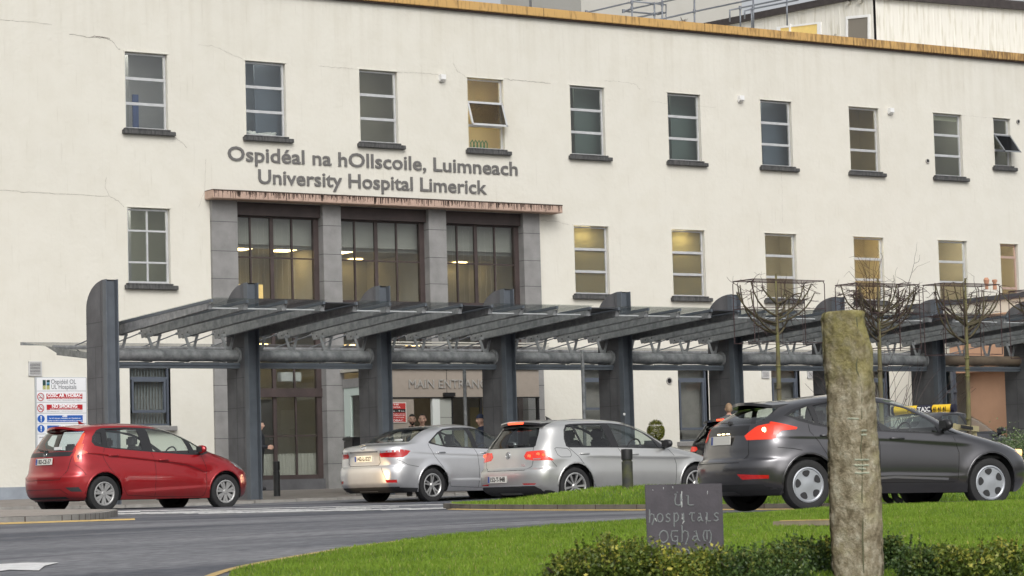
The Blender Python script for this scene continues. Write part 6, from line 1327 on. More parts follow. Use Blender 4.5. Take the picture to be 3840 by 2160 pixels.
def place(vx, vy, D, p, H, local):   # put the car so that a point of it, given in car axes, stands where the photo shows it
    q = onD(vx, vy, D); hd = Vector((math.cos(H), math.sin(H), 0)); lf = Vector((-math.sin(H), math.cos(H), 0)); o = q-hd*local[0]-lf*(local[1]+p['tr']/2)
    zg = gnd(o.x, o.y); p['pos'] = (o.x, o.y, float(zg), H, .0); return p
place(1727, 1130, 52.5, blk, .12, (-.66, .86, .84)); place(2528, 1096, 53.5, tax, .16, (2.02, -.98, 1.04))
carR = make_car(red); carG = make_car(gol); carC = make_car(cor); carF = make_car(foc); carB = make_car(blk); carT = make_car(tax)
# the roof sign runs along the taxi so that its long side faces the viewer
TX, TY, TZ, TH, _ = tax['pos']
p0 = onD(2268, 1028, 53.9); p1 = onD(2397, 1028, 53.3); ax = (p1-p0); ax.z = 0; ax.normalize(); inv = carT.matrix_world.inverted()
def loc_(q): return inv @ q
zc = onD(2340, 1029, 53.5).z; p0.z = p1.z = zc
v = MB(); v.cyl(loc_(p0-ax*.15), loc_(p1), .085, 22); sg_ = v.build('roof_sign', mat('taxi_yellow', (.80, .52, .03), .35), None, smooth='auto'); sg_.parent = carT
q0 = onD(2310, 1028, 53.7); q1 = onD(2349, 1028, 53.5); q0.z = q1.z = zc; v = MB(); v.cyl(loc_(q0), loc_(q1), .0865, 22, cap=False); v.cyl(loc_(p1-ax*.02), loc_(p1+ax*.05), .088, 22); v.cyl(loc_(p0-ax*.15-ax*.05), loc_(p0-ax*.14), .088, 22)
for t in (.3, .7): q = p0+(p1-p0)*t; v.bar(loc_(q-Vector((0, 0, .17))), loc_(q-Vector((0, 0, .07))), .2, .05)
o = v.build('black_band', mat('navy_black', (.012, .012, .03), .4), None); o.parent = sg_
nn = Vector((ax.y, -ax.x, 0)); 
def sign_text(s, vx0, vx1, m, cap, bold=.02):
    a = p0+(p1-p0)*((vx0-2268)/129); b = p0+(p1-p0)*((vx1-2268)/129); a.z = b.z = zc-.045; w = (b-a).length; V = MB(); text(V, s, a+nn*.086, ax, (0, 0, 1), w, cap, .004, bold); V.v = [tuple(loc_(Vector(q)+nn*.010)) for q in V.v]; o = V.build('sign_lettering', m, None); o.parent = sg_
sign_text('TAXI', 2313, 2345, M_white, .095, .03); sign_text('7 86', 2287, 2308, M_black, .085); sign_text('41 41 41', 2352, 2384, M_black, .085)

# the red car's dipped headlamps are on and warm the bumper of the saloon ahead
for yy in (-.62,):
    q = carR.matrix_world @ Vector((3.30, yy, .70)); tq = carR.matrix_world @ Vector((6.3, -.35, .50)); ld = bpy.data.lights.new('headlamp', 'SPOT'); ld.energy = 380; ld.spot_size = R(24); ld.spot_blend = .35; ld.color = (1, .72, .38); ld.shadow_soft_size = .05
    lo = bpy.data.objects.new('headlamp_beam', ld); COL.objects.link(lo); lo.location = q; lo.rotation_euler = (q-tq).to_track_quat('Z', 'Y').to_euler(); lo.parent = carR; lo.matrix_parent_inverse = carR.matrix_world.inverted()
# ================================================================ people
M_skin = mat('skin', (.58, .36, .27), .55, var=.06, vscale=9); M_hair = mat('dark_hair', (.018, .013, .010), .6, var=.3, vscale=40); M_hairb = mat('brown_hair', (.10, .06, .035), .6, var=.3, vscale=40); M_hairw = mat('grey_hair', (.4, .38, .35), .7)
def skin_mesh(joints, edges, name):
    """joints {name: ((x,y,z), radius)}; one continuous skinned surface"""
    names = list(joints); me = bpy.data.meshes.new(name); me.from_pydata([joints[k][0] for k in names], [(names.index(a), names.index(b)) for a, b in edges], [])
    o = bpy.data.objects.new(name, me); COL.objects.link(o); m = o.modifiers.new('s', 'SKIN'); 
    for i, k in enumerate(names): r_ = joints[k][1]; me.skin_vertices[0].data[i].radius = r_ if isinstance(r_, tuple) else (r_, r_)
    me.skin_vertices[0].data[0].use_root = True; m.use_smooth_shade = True; s = o.modifiers.new('d', 'SUBSURF'); s.levels = s.render_levels = 2
    dg = bpy.context.evaluated_depsgraph_get(); dg.update(); me2 = bpy.data.meshes.new_from_object(o.evaluated_get(dg)); bpy.data.objects.remove(o); return me2
def head_mesh(parent, c, yaw, hair, beard=False, cap=None, sc=1.0, hairline=.3):
    """a head with brow, nose, lips, chin and ears; c = centre, facing yaw (0 = -y)"""
    R_ = Matrix.Translation(c) @ Matrix.Rotation(yaw, 4, 'Z') @ Matrix.Scale(sc, 4); bm = bmesh.new(); bmesh.ops.create_icosphere(bm, subdivisions=5, radius=1)
    for v in bm.verts:
        x, y, z = v.co; X, Y, Z = x*.076, y*.096, z*.118
        if z < -.1: t = (-z-.1)/.9; X *= 1-.30*t; Y = Y*(1-.22*t)-.010*t*(1 if y < 0 else .0)
        g = lambda cx, cz, sx, sz: math.exp(-((x-cx)/sx)**2-((z-cz)/sz)**2) if y < .1 else 0
        Y -= .022*g(0, -.22, .13, .16)+.014*g(0, -.08, .10, .20)          # nose
        Y += .012*(g(-.38, .02, .2, .13)+g(.38, .02, .2, .13))              # sockets
        Y -= .007*(g(-.36, .2, .28, .08)+g(.36, .2, .28, .08))+.007*g(0, -.50, .26, .05)+.006*g(0, -.60, .22, .05)+.012*g(0, -.86, .3, .14)
        Y -= .004*(g(-.62, -.2, .2, .2)+g(.62, -.2, .2, .2)); v.co = (X, Y, Z)
    for sg in (-1, 1):
        r_ = bmesh.ops.create_icosphere(bm, subdivisions=3, radius=1)
        for v in r_['verts']: v.co = Vector((sg*(.078+v.co.x*.010), .008+v.co.y*.018, -.006+v.co.z*.031))
    for f in bm.faces: f.smooth = True
    me = bpy.data.meshes.new('head'); bm.transform(R_); bm.to_mesh(me); bm.free(); h = link('head', me, M_skin, parent)
    # hair shell
    bm = bmesh.new(); bmesh.ops.create_icosphere(bm, subdivisions=5, radius=1)
    dl = [v for v in bm.verts if (v.co.z < hairline+.22*math.sin(v.co.x*9)*.15 and v.co.y < .05) or v.co.z < -.45 or (v.co.y < -.25 and v.co.z < hairline+.12)]; bmesh.ops.delete(bm, geom=dl, context='VERTS')
    for v in bm.verts: x, y, z = v.co; k = 1+.02*math.sin(x*31)*math.sin(y*27)*math.sin(z*29); v.co = (x*.0825*k, y*.104*k+.003, z*.128*k+.001)
    for f in bm.faces: f.smooth = True
    me = bpy.data.meshes.new('hair'); bm.transform(R_); bm.to_mesh(me); bm.free(); link('hair', me, hair, h)
    f = MB()
    for sg in (-1, 1): f.cbox((sg*.031, -.086, .027), (.036, .010, .006)); 
    f.v = [tuple(R_ @ Vector(q)) for q in f.v]; f.build('eyebrows', M_hair if hair != M_hairw else M_hairw, h)
    e = MB()
    for sg in (-1, 1): e.lathe([(.0, -.009), (.006, -.006), (.009, 0), (.006, .006), (0, .009)], (sg*.030, -.081, .004), 'y', 10)
    e.v = [tuple(R_ @ Vector(q)) for q in e.v]; eo = e.build('eyes', mat('eye_white', (.5, .48, .45), .3), h, smooth=True)
    e = MB(); 
    for sg in (-1, 1): e.lathe([(.0, -.0035), (.0045, -.002), (.005, .0)], (sg*.030, -.0885, .004), 'y', 10)
    e.v = [tuple(R_ @ Vector(q)) for q in e.v]; e.build('pupils', M_black, h)
    e = MB(); e.tube([(-.024, -.090, -.060), (-.01, -.096, -.058), (.01, -.096, -.058), (.024, -.090, -.060)], .0035, 5); e.v = [tuple(R_ @ Vector(q)) for q in e.v]; e.build('mouth', mat('lips', (.25, .09, .075), .5), h)
    if beard:
        bm = bmesh.new(); bmesh.ops.create_icosphere(bm, subdivisions=5, radius=1); bmesh.ops.delete(bm, geom=[v for v in bm.verts if v.co.z > -.38 or v.co.y > .35 or (abs(v.co.x) < .22 and -.66 < v.co.z < -.46)], context='VERTS')
        for v in bm.verts:
            x, y, z = v.co; t = max(0, (-z-.1)/.9); v.co = (x*.076*(1-.30*t)*1.03, (y*.096*(1-.22*t)-.010*t)*1.03-.012*math.exp(-(x/.3)**2), z*.121)
        me = bpy.data.meshes.new('beard'); bm.transform(R_); bm.to_mesh(me); bm.free(); link('beard', me, hair, h)
    if cap:
        bm = bmesh.new(); bmesh.ops.create_icosphere(bm, subdivisions=4, radius=1); bmesh.ops.delete(bm, geom=[v for v in bm.verts if v.co.z < .15], context='VERTS')
        for v in bm.verts: x, y, z = v.co; v.co = (x*.092, y*.112, z*.135+.004)
        for f in bm.faces: f.smooth = True
        me = bpy.data.meshes.new('woolly_hat'); bm.transform(R_); bm.to_mesh(me); bm.free(); link('woolly_hat', me, cap, h)
    return h
def hand(c, d, up, m, sc=1.0, name='hand'):
    """palm with four unequal curled fingers and a side thumb, as short skinned chains"""
    d = Vector(d).normalized(); up = Vector(up); s_ = d.cross(up).normalized(); n_ = s_.cross(d).normalized(); c = Vector(c); v = MB()
    v.bar(c-d*.01, c+d*.085*sc, .075*sc, .026*sc, up=n_, w2=.082*sc, h2=.024*sc)
    for k, (o_, L_) in enumerate(((-.030, .068), (-.010, .078), (.011, .073), (.030, .056))):
        b = c+d*.083*sc+s_*o_*sc; q1 = b+d*L_*.45*sc-n_*.008*sc; q2 = q1+d*L_*.28*sc-n_*.020*sc; q3 = q2+d*L_*.12*sc-n_*.022*sc; v.tube([b, q1, q2, q3], .0095*sc, 8, .0075*sc)
    t0 = c+d*.015*sc-s_*.034*sc; v.tube([t0, t0+d*.03*sc-s_*.022*sc-n_*.006, t0+d*.058*sc-s_*.030*sc-n_*.016], .0115*sc, 8, .0085*sc); return v.build(name, m, None, smooth='auto')
def person(label, foot, yaw, top_m, leg_m, hair, height=1.75, pose=None, beard=False, cap=None, hairline=.3, seated=False, name='person', look=0.0):
    t = thing(name, label, 'person', foot); k = height/1.75; F = Vector(foot); Rz = Matrix.Rotation(yaw, 3, 'Z')
    J = {'pelvis': ((0, 0, .96), (.155, .10)), 'waist': ((0, 0, 1.10), (.14, .10)), 'chest': ((0, .01, 1.30), (.17, .115)), 'up': ((0, .01, 1.42), (.12, .09)), 'neck': ((0, 0, 1.50), .055), 'nk2': ((0, -.01, 1.56), .052),
         'shR': ((-.17, .01, 1.41), .065), 'elR': ((-.235, .02, 1.13), .046), 'wrR': ((-.24, -.08, .90), .031), 'shL': ((.17, .01, 1.41), .065), 'elL': ((.235, .02, 1.13), .046), 'wrL': ((.24, -.08, .90), .031),
         'hipR': ((-.09, 0, .90), .09), 'knR': ((-.10, -.02, .50), .062), 'anR': ((-.10, .02, .10), .042), 'toR': ((-.12, -.14, .04), .04), 'hipL': ((.09, 0, .90), .09), 'knL': ((.10, -.02, .50), .062), 'anL': ((.10, .02, .10), .042), 'toL': ((.12, -.14, .04), .04)}
    if seated: J.update({'knR': ((-.12, -.42, .92), .07), 'anR': ((-.12, -.46, .50), .045), 'toR': ((-.12, -.58, .45), .04), 'knL': ((.12, -.42, .92), .07), 'anL': ((.12, -.46, .50), .045), 'toL': ((.12, -.58, .45), .04)})
    if pose: J.update(pose)
    J = {n_: (tuple(F+Rz @ (Vector(p)*k)), r_) for n_, (p, r_) in J.items()}
    E_ = [('pelvis', 'waist'), ('waist', 'chest'), ('chest', 'up'), ('up', 'neck'), ('neck', 'nk2'), ('up', 'shR'), ('shR', 'elR'), ('elR', 'wrR'), ('up', 'shL'), ('shL', 'elL'), ('elL', 'wrL'), ('pelvis', 'hipR'), ('hipR', 'knR'), ('knR', 'anR'), ('anR', 'toR'), ('pelvis', 'hipL'), ('hipL', 'knL'), ('knL', 'anL'), ('anL', 'toL')]
    me = skin_mesh(J, E_, 'body'); zt = (J['pelvis'][0][2]+J['hipR'][0][2])/2; b = link('body', me, [top_m, leg_m, M_skin], t); nk = J['neck'][0][2]
    for p_ in me.polygons: p_.material_index = 2 if p_.center.z > nk+.01 and (p_.center-Vector(J['neck'][0])).length < .14 else (1 if p_.center.z < zt or (seated and p_.center.z < zt+.08 and (Vector(J['pelvis'][0]).xy-p_.center.xy).length > .16) else 0)
    hc = F+Rz @ Vector((0, -.025, 1.64))*k; hc = F+Rz @ (Vector((0, -.025, 1.64))*k); head_mesh(b, Vector(hc), yaw+look, hair, beard, cap, 1.0*k, hairline)
    for s_ in 'RL':
        w = Vector(J['wr'+s_][0]); e = Vector(J['el'+s_][0]); h = hand(w, w-e, Rz @ Vector((1 if s_ == 'L' else -1, 0, 0)), M_skin, k); h.parent = b; h.matrix_parent_inverse = basis(b).inverted()
    return t
cl_dark = mat('dark_jacket', (.02, .022, .028), .85, var=.3, vscale=14); cl_navy = mat('navy_coat', (.025, .035, .07), .85, var=.2); cl_blue = mat('blue_shirt', (.16, .24, .42), .8, var=.2); cl_jean = mat('jeans', (.04, .06, .11), .85, var=.3); cl_grey = mat('grey_coat', (.12, .12, .12), .85); cl_beige = mat('beige_coat', (.34, .28, .2), .85); cl_dk2 = mat('charcoal_trousers', (.03, .03, .033), .85)
def foot_at(vx, vy_top, D, h):
    q = onD(vx, vy_top, D); return (q.x, q.y, q.z-h)
FY = -YAW*.8
person('bearded man with short dark hair looking over the silver saloon, nearest the red notice', foot_at(1036, 1043.5, 57.5, 1.77), -.45, cl_dark, cl_jean, M_hair, 1.77, beard=True, hairline=.42)
person('clean-shaven man with receding dark hair right of the bearded man by the entrance', foot_at(1062, 1043, 57.2, 1.79), -.45, cl_beige, cl_dk2, M_hair, 1.79, hairline=.55, look=-.25)
person('person in a navy woolly hat beside the stone fin right of the entrance', foot_at(1211, 1044, 57.4, 1.74), -1.6, cl_navy, cl_dk2, M_hair, 1.74, cap=cl_navy)
person('person in a black coat holding hands forward behind the steel post near the radiator', (lambda q: (q.x, q.y, .42))(onD(652, 1100, 61.0)), .9, cl_dark, cl_dk2, M_hair, 1.60, pose={'elR': ((-.22, .04, 1.12), .05), 'wrR': ((-.10, -.24, 1.08), .033), 'elL': ((.22, .04, 1.12), .05), 'wrL': ((.08, -.24, 1.10), .033)})
person('dark-haired person in a blue shirt behind the green-framed side glass of the entrance lobby', (32.0, 53.85, .42), .9, cl_blue, cl_dk2, M_hair, 1.62)
q = onD(1833, 1018, 57); person('brown-haired person walking behind the roof of the black car', (q.x, q.y, q.z-1.72), 2.5, cl_grey, cl_dk2, mat('light_brown_hair', (.30, .20, .12), .7, var=.3, vscale=30), 1.74, look=.2)
# the driver of the grey car sits on the right-hand front seat
fm = carF.matrix_world; dp = fm @ Vector((1.02, -.38, -.36)); person('grey-haired driver in a pale blue shirt at the wheel of the grey hatchback', tuple(dp), foc['pos'][3]+math.pi/2, mat('pale_blue_shirt', (.28, .38, .55), .8), cl_dk2, M_hairw, 1.70, seated=True,
    pose={'elR': ((-.25, -.12, 1.18), .045), 'wrR': ((-.16, -.42, 1.25), .03), 'elL': ((.25, -.12, 1.18), .045), 'wrL': ((.16, -.42, 1.25), .03)})
# ================================================================ bollards, poles, bin, planter, signboard
def bollard(label, x, y, z, h, r_, m, grp='black bollards with a grooved head'):
    t = thing('bollard', label, 'bollard', (x, y, z), grp); v = MB(); v.lathe([(r_*.97, -.08), (r_*.97, h*.72)], (x, y, z), 'z', 28); v.lathe([(r_*.97, h*.72), (r_*.84, h*.725), (r_*.84, h*.76), (r_, h*.765)], (x, y, z), 'z', 28); v.build('post', m, t, smooth='auto')
    v = MB(); v.lathe([(r_, h*.765), (r_*1.01, h*.96), (r_*.97, h*.99), (0, h)], (x, y, z), 'z', 28); v.build('cap', M_black, t, smooth='auto')
M_bol = mat('bollard_black', (.02, .021, .022), .5, var=.3, vscale=6); M_bolm = mat('bollard_mossy', (.035, .036, .034), .7, col2=(.095, .10, .03), vscale=4, c2pos=(.45, .75))
q = onD(697, 1257, 56.2); bollard('black bollard standing on the paving between the red car and the silver saloon', q.x, q.y, q.z, .81, .072, M_bol)
q = onD(1580, 1245, 40); bollard('thick moss-stained bollard on the grass island in front of the silver hatchback', q.x, q.y, q.z, .69, .085, M_bolm)
for vx, D, lab in ((1168, 57, 'plain galvanised pole in front of the MAIN ENTRANCE lettering'), (1466, 57, 'grey pole standing left of the fifth stone fin')):
    a = onD(vx, 930, D); t = thing('metal_pole', lab, 'pole', (a.x, a.y, .25)); v = MB(); v.cyl((a.x, a.y, .2), (a.x, a.y, 3.2), .038, 14); v.build('post', M_galv, t, smooth='auto'); v = MB(); v.cyl((a.x, a.y, .2), (a.x, a.y, .3), .06, 14); v.cyl((a.x, a.y, 3.2), (a.x, a.y, 3.23), .042, 14); v.build('collar', M_galv, t)
q = onD(895, 1245, 56.0); t = thing('litter_bin', 'black rectangular litter bin with a lighter foot behind the silver saloon', 'bin', (q.x, q.y, q.z)); v = MB(); v.box(q.x-.16, q.x+.75, q.y-.2, q.y+.2, q.z+.06, 1.42); v.build('body', M_bol, t, bevel=.03); v = MB(); v.box(q.x-.12, q.x+.7, q.y-.18, q.y+.18, q.z, q.z+.07); v.build('foot', M_kerb, t); v = MB(); v.box(q.x-.18, q.x+.77, q.y-.22, q.y+.22, 1.40, 1.47); v.build('lid', M_black, t, bevel=.02)
# leaves
def leaf_mat(name, c1, c2, c3):
    m = bpy.data.materials.new(name); m.use_nodes = True; n = m.node_tree.nodes; l = m.node_tree.links; b = n['Principled BSDF']; b.inputs['Roughness'].default_value = .45; b.inputs['Specular IOR Level'].default_value = .35
    at = n.new('ShaderNodeAttribute'); at.attribute_name = 'tone'; r_ = n.new('ShaderNodeValToRGB'); e = r_.color_ramp.elements; e[0].color = (*c1, 1); e[1].color = (*c3, 1); k = e.new(.5); k.color = (*c2, 1); l.new(at.outputs['Fac'], r_.inputs[0]); l.new(r_.outputs[0], b.inputs['Base Color'])
    t = n.new('ShaderNodeBsdfTranslucent'); l.new(r_.outputs[0], t.inputs[0]); mx = n.new('ShaderNodeMixShader'); mx.inputs[0].default_value = .22; l.new(b.outputs[0], mx.inputs[1]); l.new(t.outputs[0], mx.inputs[2]); l.new(mx.outputs[0], n['Material Output'].inputs[0]); return m
def leaf_cloud(name, C, m, parent, size, tone=None, flat=.5):
    n_ = len(C); a = rng.normal(size=(n_, 3)); a /= np.linalg.norm(a, axis=1)[:, None]; b = rng.normal(size=(n_, 3)); b -= a*(a*b).sum(1)[:, None]; b /= np.linalg.norm(b, axis=1)[:, None]; s = size*rng.uniform(.6, 1.35, n_)[:, None]
    V = np.empty((n_, 4, 3)); V[:, 0] = C-a*s; V[:, 1] = C+b*s*flat; V[:, 2] = C+a*s; V[:, 3] = C-b*s*flat
    me = bpy.data.meshes.new(name); me.vertices.add(n_*4); me.vertices.foreach_set('co', V.ravel()); me.loops.add(n_*4); me.loops.foreach_set('vertex_index', np.arange(n_*4, dtype=np.int32)); me.polygons.add(n_); me.polygons.foreach_set('loop_start', np.arange(0, n_*4, 4, dtype=np.int32)); me.polygons.foreach_set('loop_total', np.full(n_, 4, dtype=np.int32)); me.update(calc_edges=True)
    at = me.attributes.new('tone', 'FLOAT', 'POINT'); at.data.foreach_set('value', np.repeat(np.clip(tone if tone is not None else rng.random(n_), 0, 1), 4).astype(np.float32)); me.validate(); return link(name, me, m, parent)
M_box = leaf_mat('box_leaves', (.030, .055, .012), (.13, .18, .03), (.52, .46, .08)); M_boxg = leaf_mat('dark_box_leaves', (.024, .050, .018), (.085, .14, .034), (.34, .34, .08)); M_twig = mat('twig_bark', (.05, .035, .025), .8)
M_balls = leaf_mat('ball_leaves', (.05, .07, .01), (.13, .15, .02), (.30, .28, .05))
BUSH = [(1430, 1385, .26, .30, 'left-end hedge bush, low and yellow-tinged', 0), (1478, 1368, .24, .30, 'ragged hedge bush with a tall thin sprig left of the slate plaque', 0), (1528, 1352, .27, .34, 'rounded hedge bush topped with brown-green tips, second from the plaque', 0), (1585, 1372, .24, .30, 'hedge bush just left of the slate plaque', 0), (1643, 1398, .26, .30, 'hedge bush covering the left foot of the plaque', 0), (1702, 1402, .24, .30, 'bright yellow-green hedge bush before the middle of the plaque', 2), (1765, 1398, .24, .34, 'hedge bush covering the right foot of the plaque', 0), (1815, 1410, .2, .28, 'dark low hedge bush right of the plaque', 1),
        (1868, 1376, .24, .34, 'round dark hedge bush between plaque and stone', 1), (1912, 1400, .22, .28, 'low hedge bush in the dip between plaque and stone', 1), (1962, 1362, .27, .36, 'tall dark twin-tipped hedge bush left of the stone', 1), (2020, 1395, .24, .30, 'hedge bush with a short upright shoot left of the stone', 1), (2080, 1400, .22, .30, 'hedge bush touching the left side of the stone', 1), (2125, 1440, .22, .26, 'lowest hedge bush in front of the stone foot', 0), (2245, 1385, .18, .34, 'upright dark hedge bush against the right side of the stone', 1),
        (2318, 1372, .22, .36, 'pointed dark hedge bush right of the stone', 1), (2375, 1400, .24, .30, 'yellow-speckled hedge bush right of the pointed one', 0), (2435, 1392, .26, .32, 'broad hedge bush with rusty tips, second from the right end', 0), (2500, 1402, .25, .30, 'right-end hedge bush with reddish tips', 0)]
for i, (vx, vy, rad, hh, lab, kind) in enumerate(BUSH):
    D = (20.3+.25*math.sin(i*2.1)) if vx < 1990 or vx > 2300 else 21.5; top = onD(vx, vy, D); gx, gy = top.x, top.y; gz = lawn_z(gx, gy)-.02
    t = thing('hedge_bush', lab, 'bush', (gx, gy, gz), 'low box bushes along the front edge'); H_ = max(.28, top.z-gz)*(1.06 if 3 <= i <= 6 else rng.uniform(.82, 1.0)); n_ = 3000; cl = rng.normal(size=(60, 3)); cl /= np.linalg.norm(cl, axis=1)[:, None]; cl *= rng.uniform(.55, 1.0, 60)[:, None]; cl[:, 2] = np.abs(cl[:, 2])
    k = rng.integers(0, 60, n_); pts = cl[k]+rng.normal(0, .15, (n_, 3)); pts[:, 2] = np.abs(pts[:, 2]); P = np.c_[gx+pts[:, 0]*rad*.80, gy+pts[:, 1]*rad*1.2, gz+.02+pts[:, 2]*H_*.98]
    # sprigs standing clear of the bush
    sp = []; v = MB()
    for j in range(16):
        a = rng.uniform(0, 6.28); r_ = rad*rng.uniform(0, .9); b0 = np.array([gx+r_*math.cos(a), gy+r_*math.sin(a), gz+H_*.5]); d_ = np.array([math.cos(a)*.25*rng.random(), math.sin(a)*.25*rng.random(), 1]); L_ = H_*rng.uniform(.40, .66)+(.10 if (i in (1, 15) and j == 0) else 0); m_ = 55
        tt = rng.random(m_); sp.append(b0+d_*L_*tt[:, None]+rng.normal(0, .012, (m_, 3))*(1.2-tt[:, None])); v.tube([b0, b0+d_*L_], .003, 4, .0015)
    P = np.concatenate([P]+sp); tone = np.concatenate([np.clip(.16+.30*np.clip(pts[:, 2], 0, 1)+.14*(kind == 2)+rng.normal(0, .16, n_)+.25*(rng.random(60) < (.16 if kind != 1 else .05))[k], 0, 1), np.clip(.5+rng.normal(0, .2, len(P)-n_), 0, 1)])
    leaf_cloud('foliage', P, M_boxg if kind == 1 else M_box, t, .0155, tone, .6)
    for j in range(9): a = rng.uniform(0, 6.28); v.tube([(gx, gy, gz), (gx+math.cos(a)*rad*.3, gy+math.sin(a)*rad*.3, gz+H_*.4), (gx+math.cos(a)*rad*.7, gy+math.sin(a)*rad*.7, gz+H_*.75)], .007, 5, .003)
    v.build('stems', M_twig, t)
q = onD(1650, 1088, 57); t = thing('planter_shrub', 'clipped round yellow-green shrub in a dark square planter by the wall', 'potted shrub', (q.x, q.y, .3)); n_ = 5200; a = rng.normal(size=(n_, 3)); a /= np.linalg.norm(a, axis=1)[:, None]; a *= (rng.uniform(.6, 1.08, n_)**.4)[:, None]
leaf_cloud('foliage', np.c_[q.x+a[:, 0]*.19, q.y+a[:, 1]*.19, q.z+.02+a[:, 2]*.20+.02*(a[:, 2] > .6)*rng.random(n_)*3], M_balls, t, .013); v = MB(); v.cyl((q.x, q.y, .7), (q.x, q.y, q.z), .02, 8); v.build('stem', M_twig, t); v = MB(); v.bar((q.x, q.y, .3), (q.x, q.y, q.z-.17), .30, .30, up=(1, 0, 0), w2=.38, h2=.38); v.build('planter', M_bol, t, bevel=.01)
q = onD(2552, 1125, 50); t = thing('leafy_shrub', 'pale green leafy shrub at the right edge beyond the grey hatchback', 'shrub', (q.x, q.y, q.z-.5)); a = rng.normal(size=(6000, 3))*.5; leaf_cloud('foliage', np.c_[q.x+.1+a[:, 0]*.5, q.y+a[:, 1]*.5, q.z-.22+np.abs(a[:, 2])*.42-.3*(np.abs(a[:, 0]) > .8)], leaf_mat('pale_leaves', (.05, .09, .03), (.13, .20, .07), (.35, .40, .25)), t, .022); v = MB()
for k in range(8): v.tube([(q.x, q.y, q.z-.6), (q.x+rng.normal(0, .2), q.y+rng.normal(0, .2), q.z)], .01, 5, .004)
v.build('stems', M_twig, t)
# signboard on the wall
sb = thing('wall_signboard', 'white hospital notice board with red no smoking and blue attention panels on the left wall', 'sign', (24.36, Y0, 1.0)); SY = Y0-.06
v = MB(); v.box(23.75, 24.98, SY, Y0-.012, .95, 3.045); v.build('frame', mat('pale_grey_frame', (.42, .44, .46), .45), sb, bevel=.005)
ed = [3.035, 2.735, 2.485, 2.245, 2.015, 1.79, 1.0]
for a, b in zip(ed[:-1], ed[1:]): v = MB(); v.box(23.785, 24.955, SY-.004, SY, b+.008, a-.006); v.build('panel', mat('sign_white', (.74, .75, .77), .4), sb)
S_ = SY-.0045; Mr = mat('sign_red', (.42, .012, .02), .45); Mb = mat('sign_blue', (.012, .10, .42), .45)
def S2(zx, zy): p = onY((zx/3.22)/1.4907, (1250+zy/3.22)/1.4907, S_); return p
def srect(mb, x0, y0, x1, y1, o_=0): a = S2(x0, y0); b = S2(x1, y1); mb.box(a.x, b.x, S_-.002-o_, S_-.0-o_, b.z, (a.z+S2(x1, y0).z)/2)
v = MB(); srect(v, 560, 728, 995, 792); srect(v, 563, 860, 997, 922); v.build('red_bar', Mr, sb); v = MB(); srect(v, 567, 990, 1000, 1068); srect(v, 569, 1112, 1003, 1190); v.build('blue_bar', Mb, sb)
def stext(mb, s, x0, x1, yb, cap, bold=.02): a = S2(x0, yb); b = S2(x1, yb); text(mb, s, (a.x, S_-.003, a.z), (1, 0, 0), (0, 0, 1), b.x-a.x, cap, .002, bold)
v = MB(); stext(v, 'COSC AR THOBAC', 570, 985, 767, .072, .04); stext(v, 'NO SMOKING', 626, 932, 899, .078, .04); stext(v, 'AIRE', 750, 812, 1010, .04, .04); stext(v, 'ATTENTION', 710, 880, 1135, .042, .04)
stext(v, 'Tá caitheamh tobac i gcoinne an dlí san áitreabh seo', 575, 980, 788, .022); stext(v, 'Smoking on these premises is against the law', 602, 958, 919, .022); stext(v, 'Tá TCI 24 uair i bhfeidhm san Ospidéal seo', 592, 975, 1033, .024); stext(v, 'Cuirfear ciontóirí ar chomhairle nó pionóis go míleathach', 572, 993, 1061, .024); stext(v, 'This hospital operates 24 hour CCTV on site', 590, 985, 1160, .024)
v.build('white_lettering', mat('sign_white_text', (.85, .85, .86), .5), sb)
v = MB(); stext(v, 'Ospidéil OL', 616, 918, 610, .10, .0); stext(v, 'UL Hospitals', 620, 922, 672, .10, .0); v.build('grey_lettering', mat('sign_grey_text', (.16, .17, .19), .5), sb)
v = MB(); stext(v, 'This is a tobacco free campus        Please do not smoke anywhere on these grounds', 568, 996, 945, .014, .0); stext(v, 'Is campas saor ó thobac é seo       Ná caitear tobac áit ar bith ar an láthair seo', 570, 984, 812, .014, .0); stext(v, 'A guide to visiting', 470, 530, 1262, .03, .0); v.build('small_print', mat('small_print_grey', (.25, .25, .27), .6), sb)
v = MB()
for (a, b, c, d) in ((515, 563, 553, 630), (562, 563, 600, 592), (562, 605, 600, 630)): srect(v, a, b, c, d)
v.build('logo_dark', mat('logo_dark_green', (.012, .05, .045), .5), sb); v = MB()
for k in range(4): srect(v, 515, 632+k*12, 553, 641+k*12); srect(v, 562, 632+k*12, 600, 641+k*12)
v.build('logo_yellow', mat('logo_yellow_green', (.35, .36, .05), .5), sb); v = MB(); [srect(v, 562, 594+k*9, 600, 600+k*9, .001) for k in range(3)]; v.build('logo_blue', mat('logo_blue', (.03, .25, .45), .5), sb)
for yc in (768, 903):
    c_ = S2(491, yc); v = MB(); v.tube([c_+Vector((.074*math.cos(t), -.002, .082*math.sin(t))) for t in np.linspace(0, 6.28, 26)], .009, 6); v.bar(c_+Vector((-.05, -.002, .055)), c_+Vector((.05, -.002, -.055)), .008, .014); v.build('prohibition_ring', Mr, sb); v = MB(); v.bar(c_+Vector((-.045, .0, -.02)), c_+Vector((.05, .0, -.02)), .004, .014); v.tube([c_+Vector((.035, 0, 0)), c_+Vector((.045, 0, .02)), c_+Vector((.03, 0, .04)), c_+Vector((.0, 0, .05))], .004, 5); v.build('cigarette', M_black, sb)
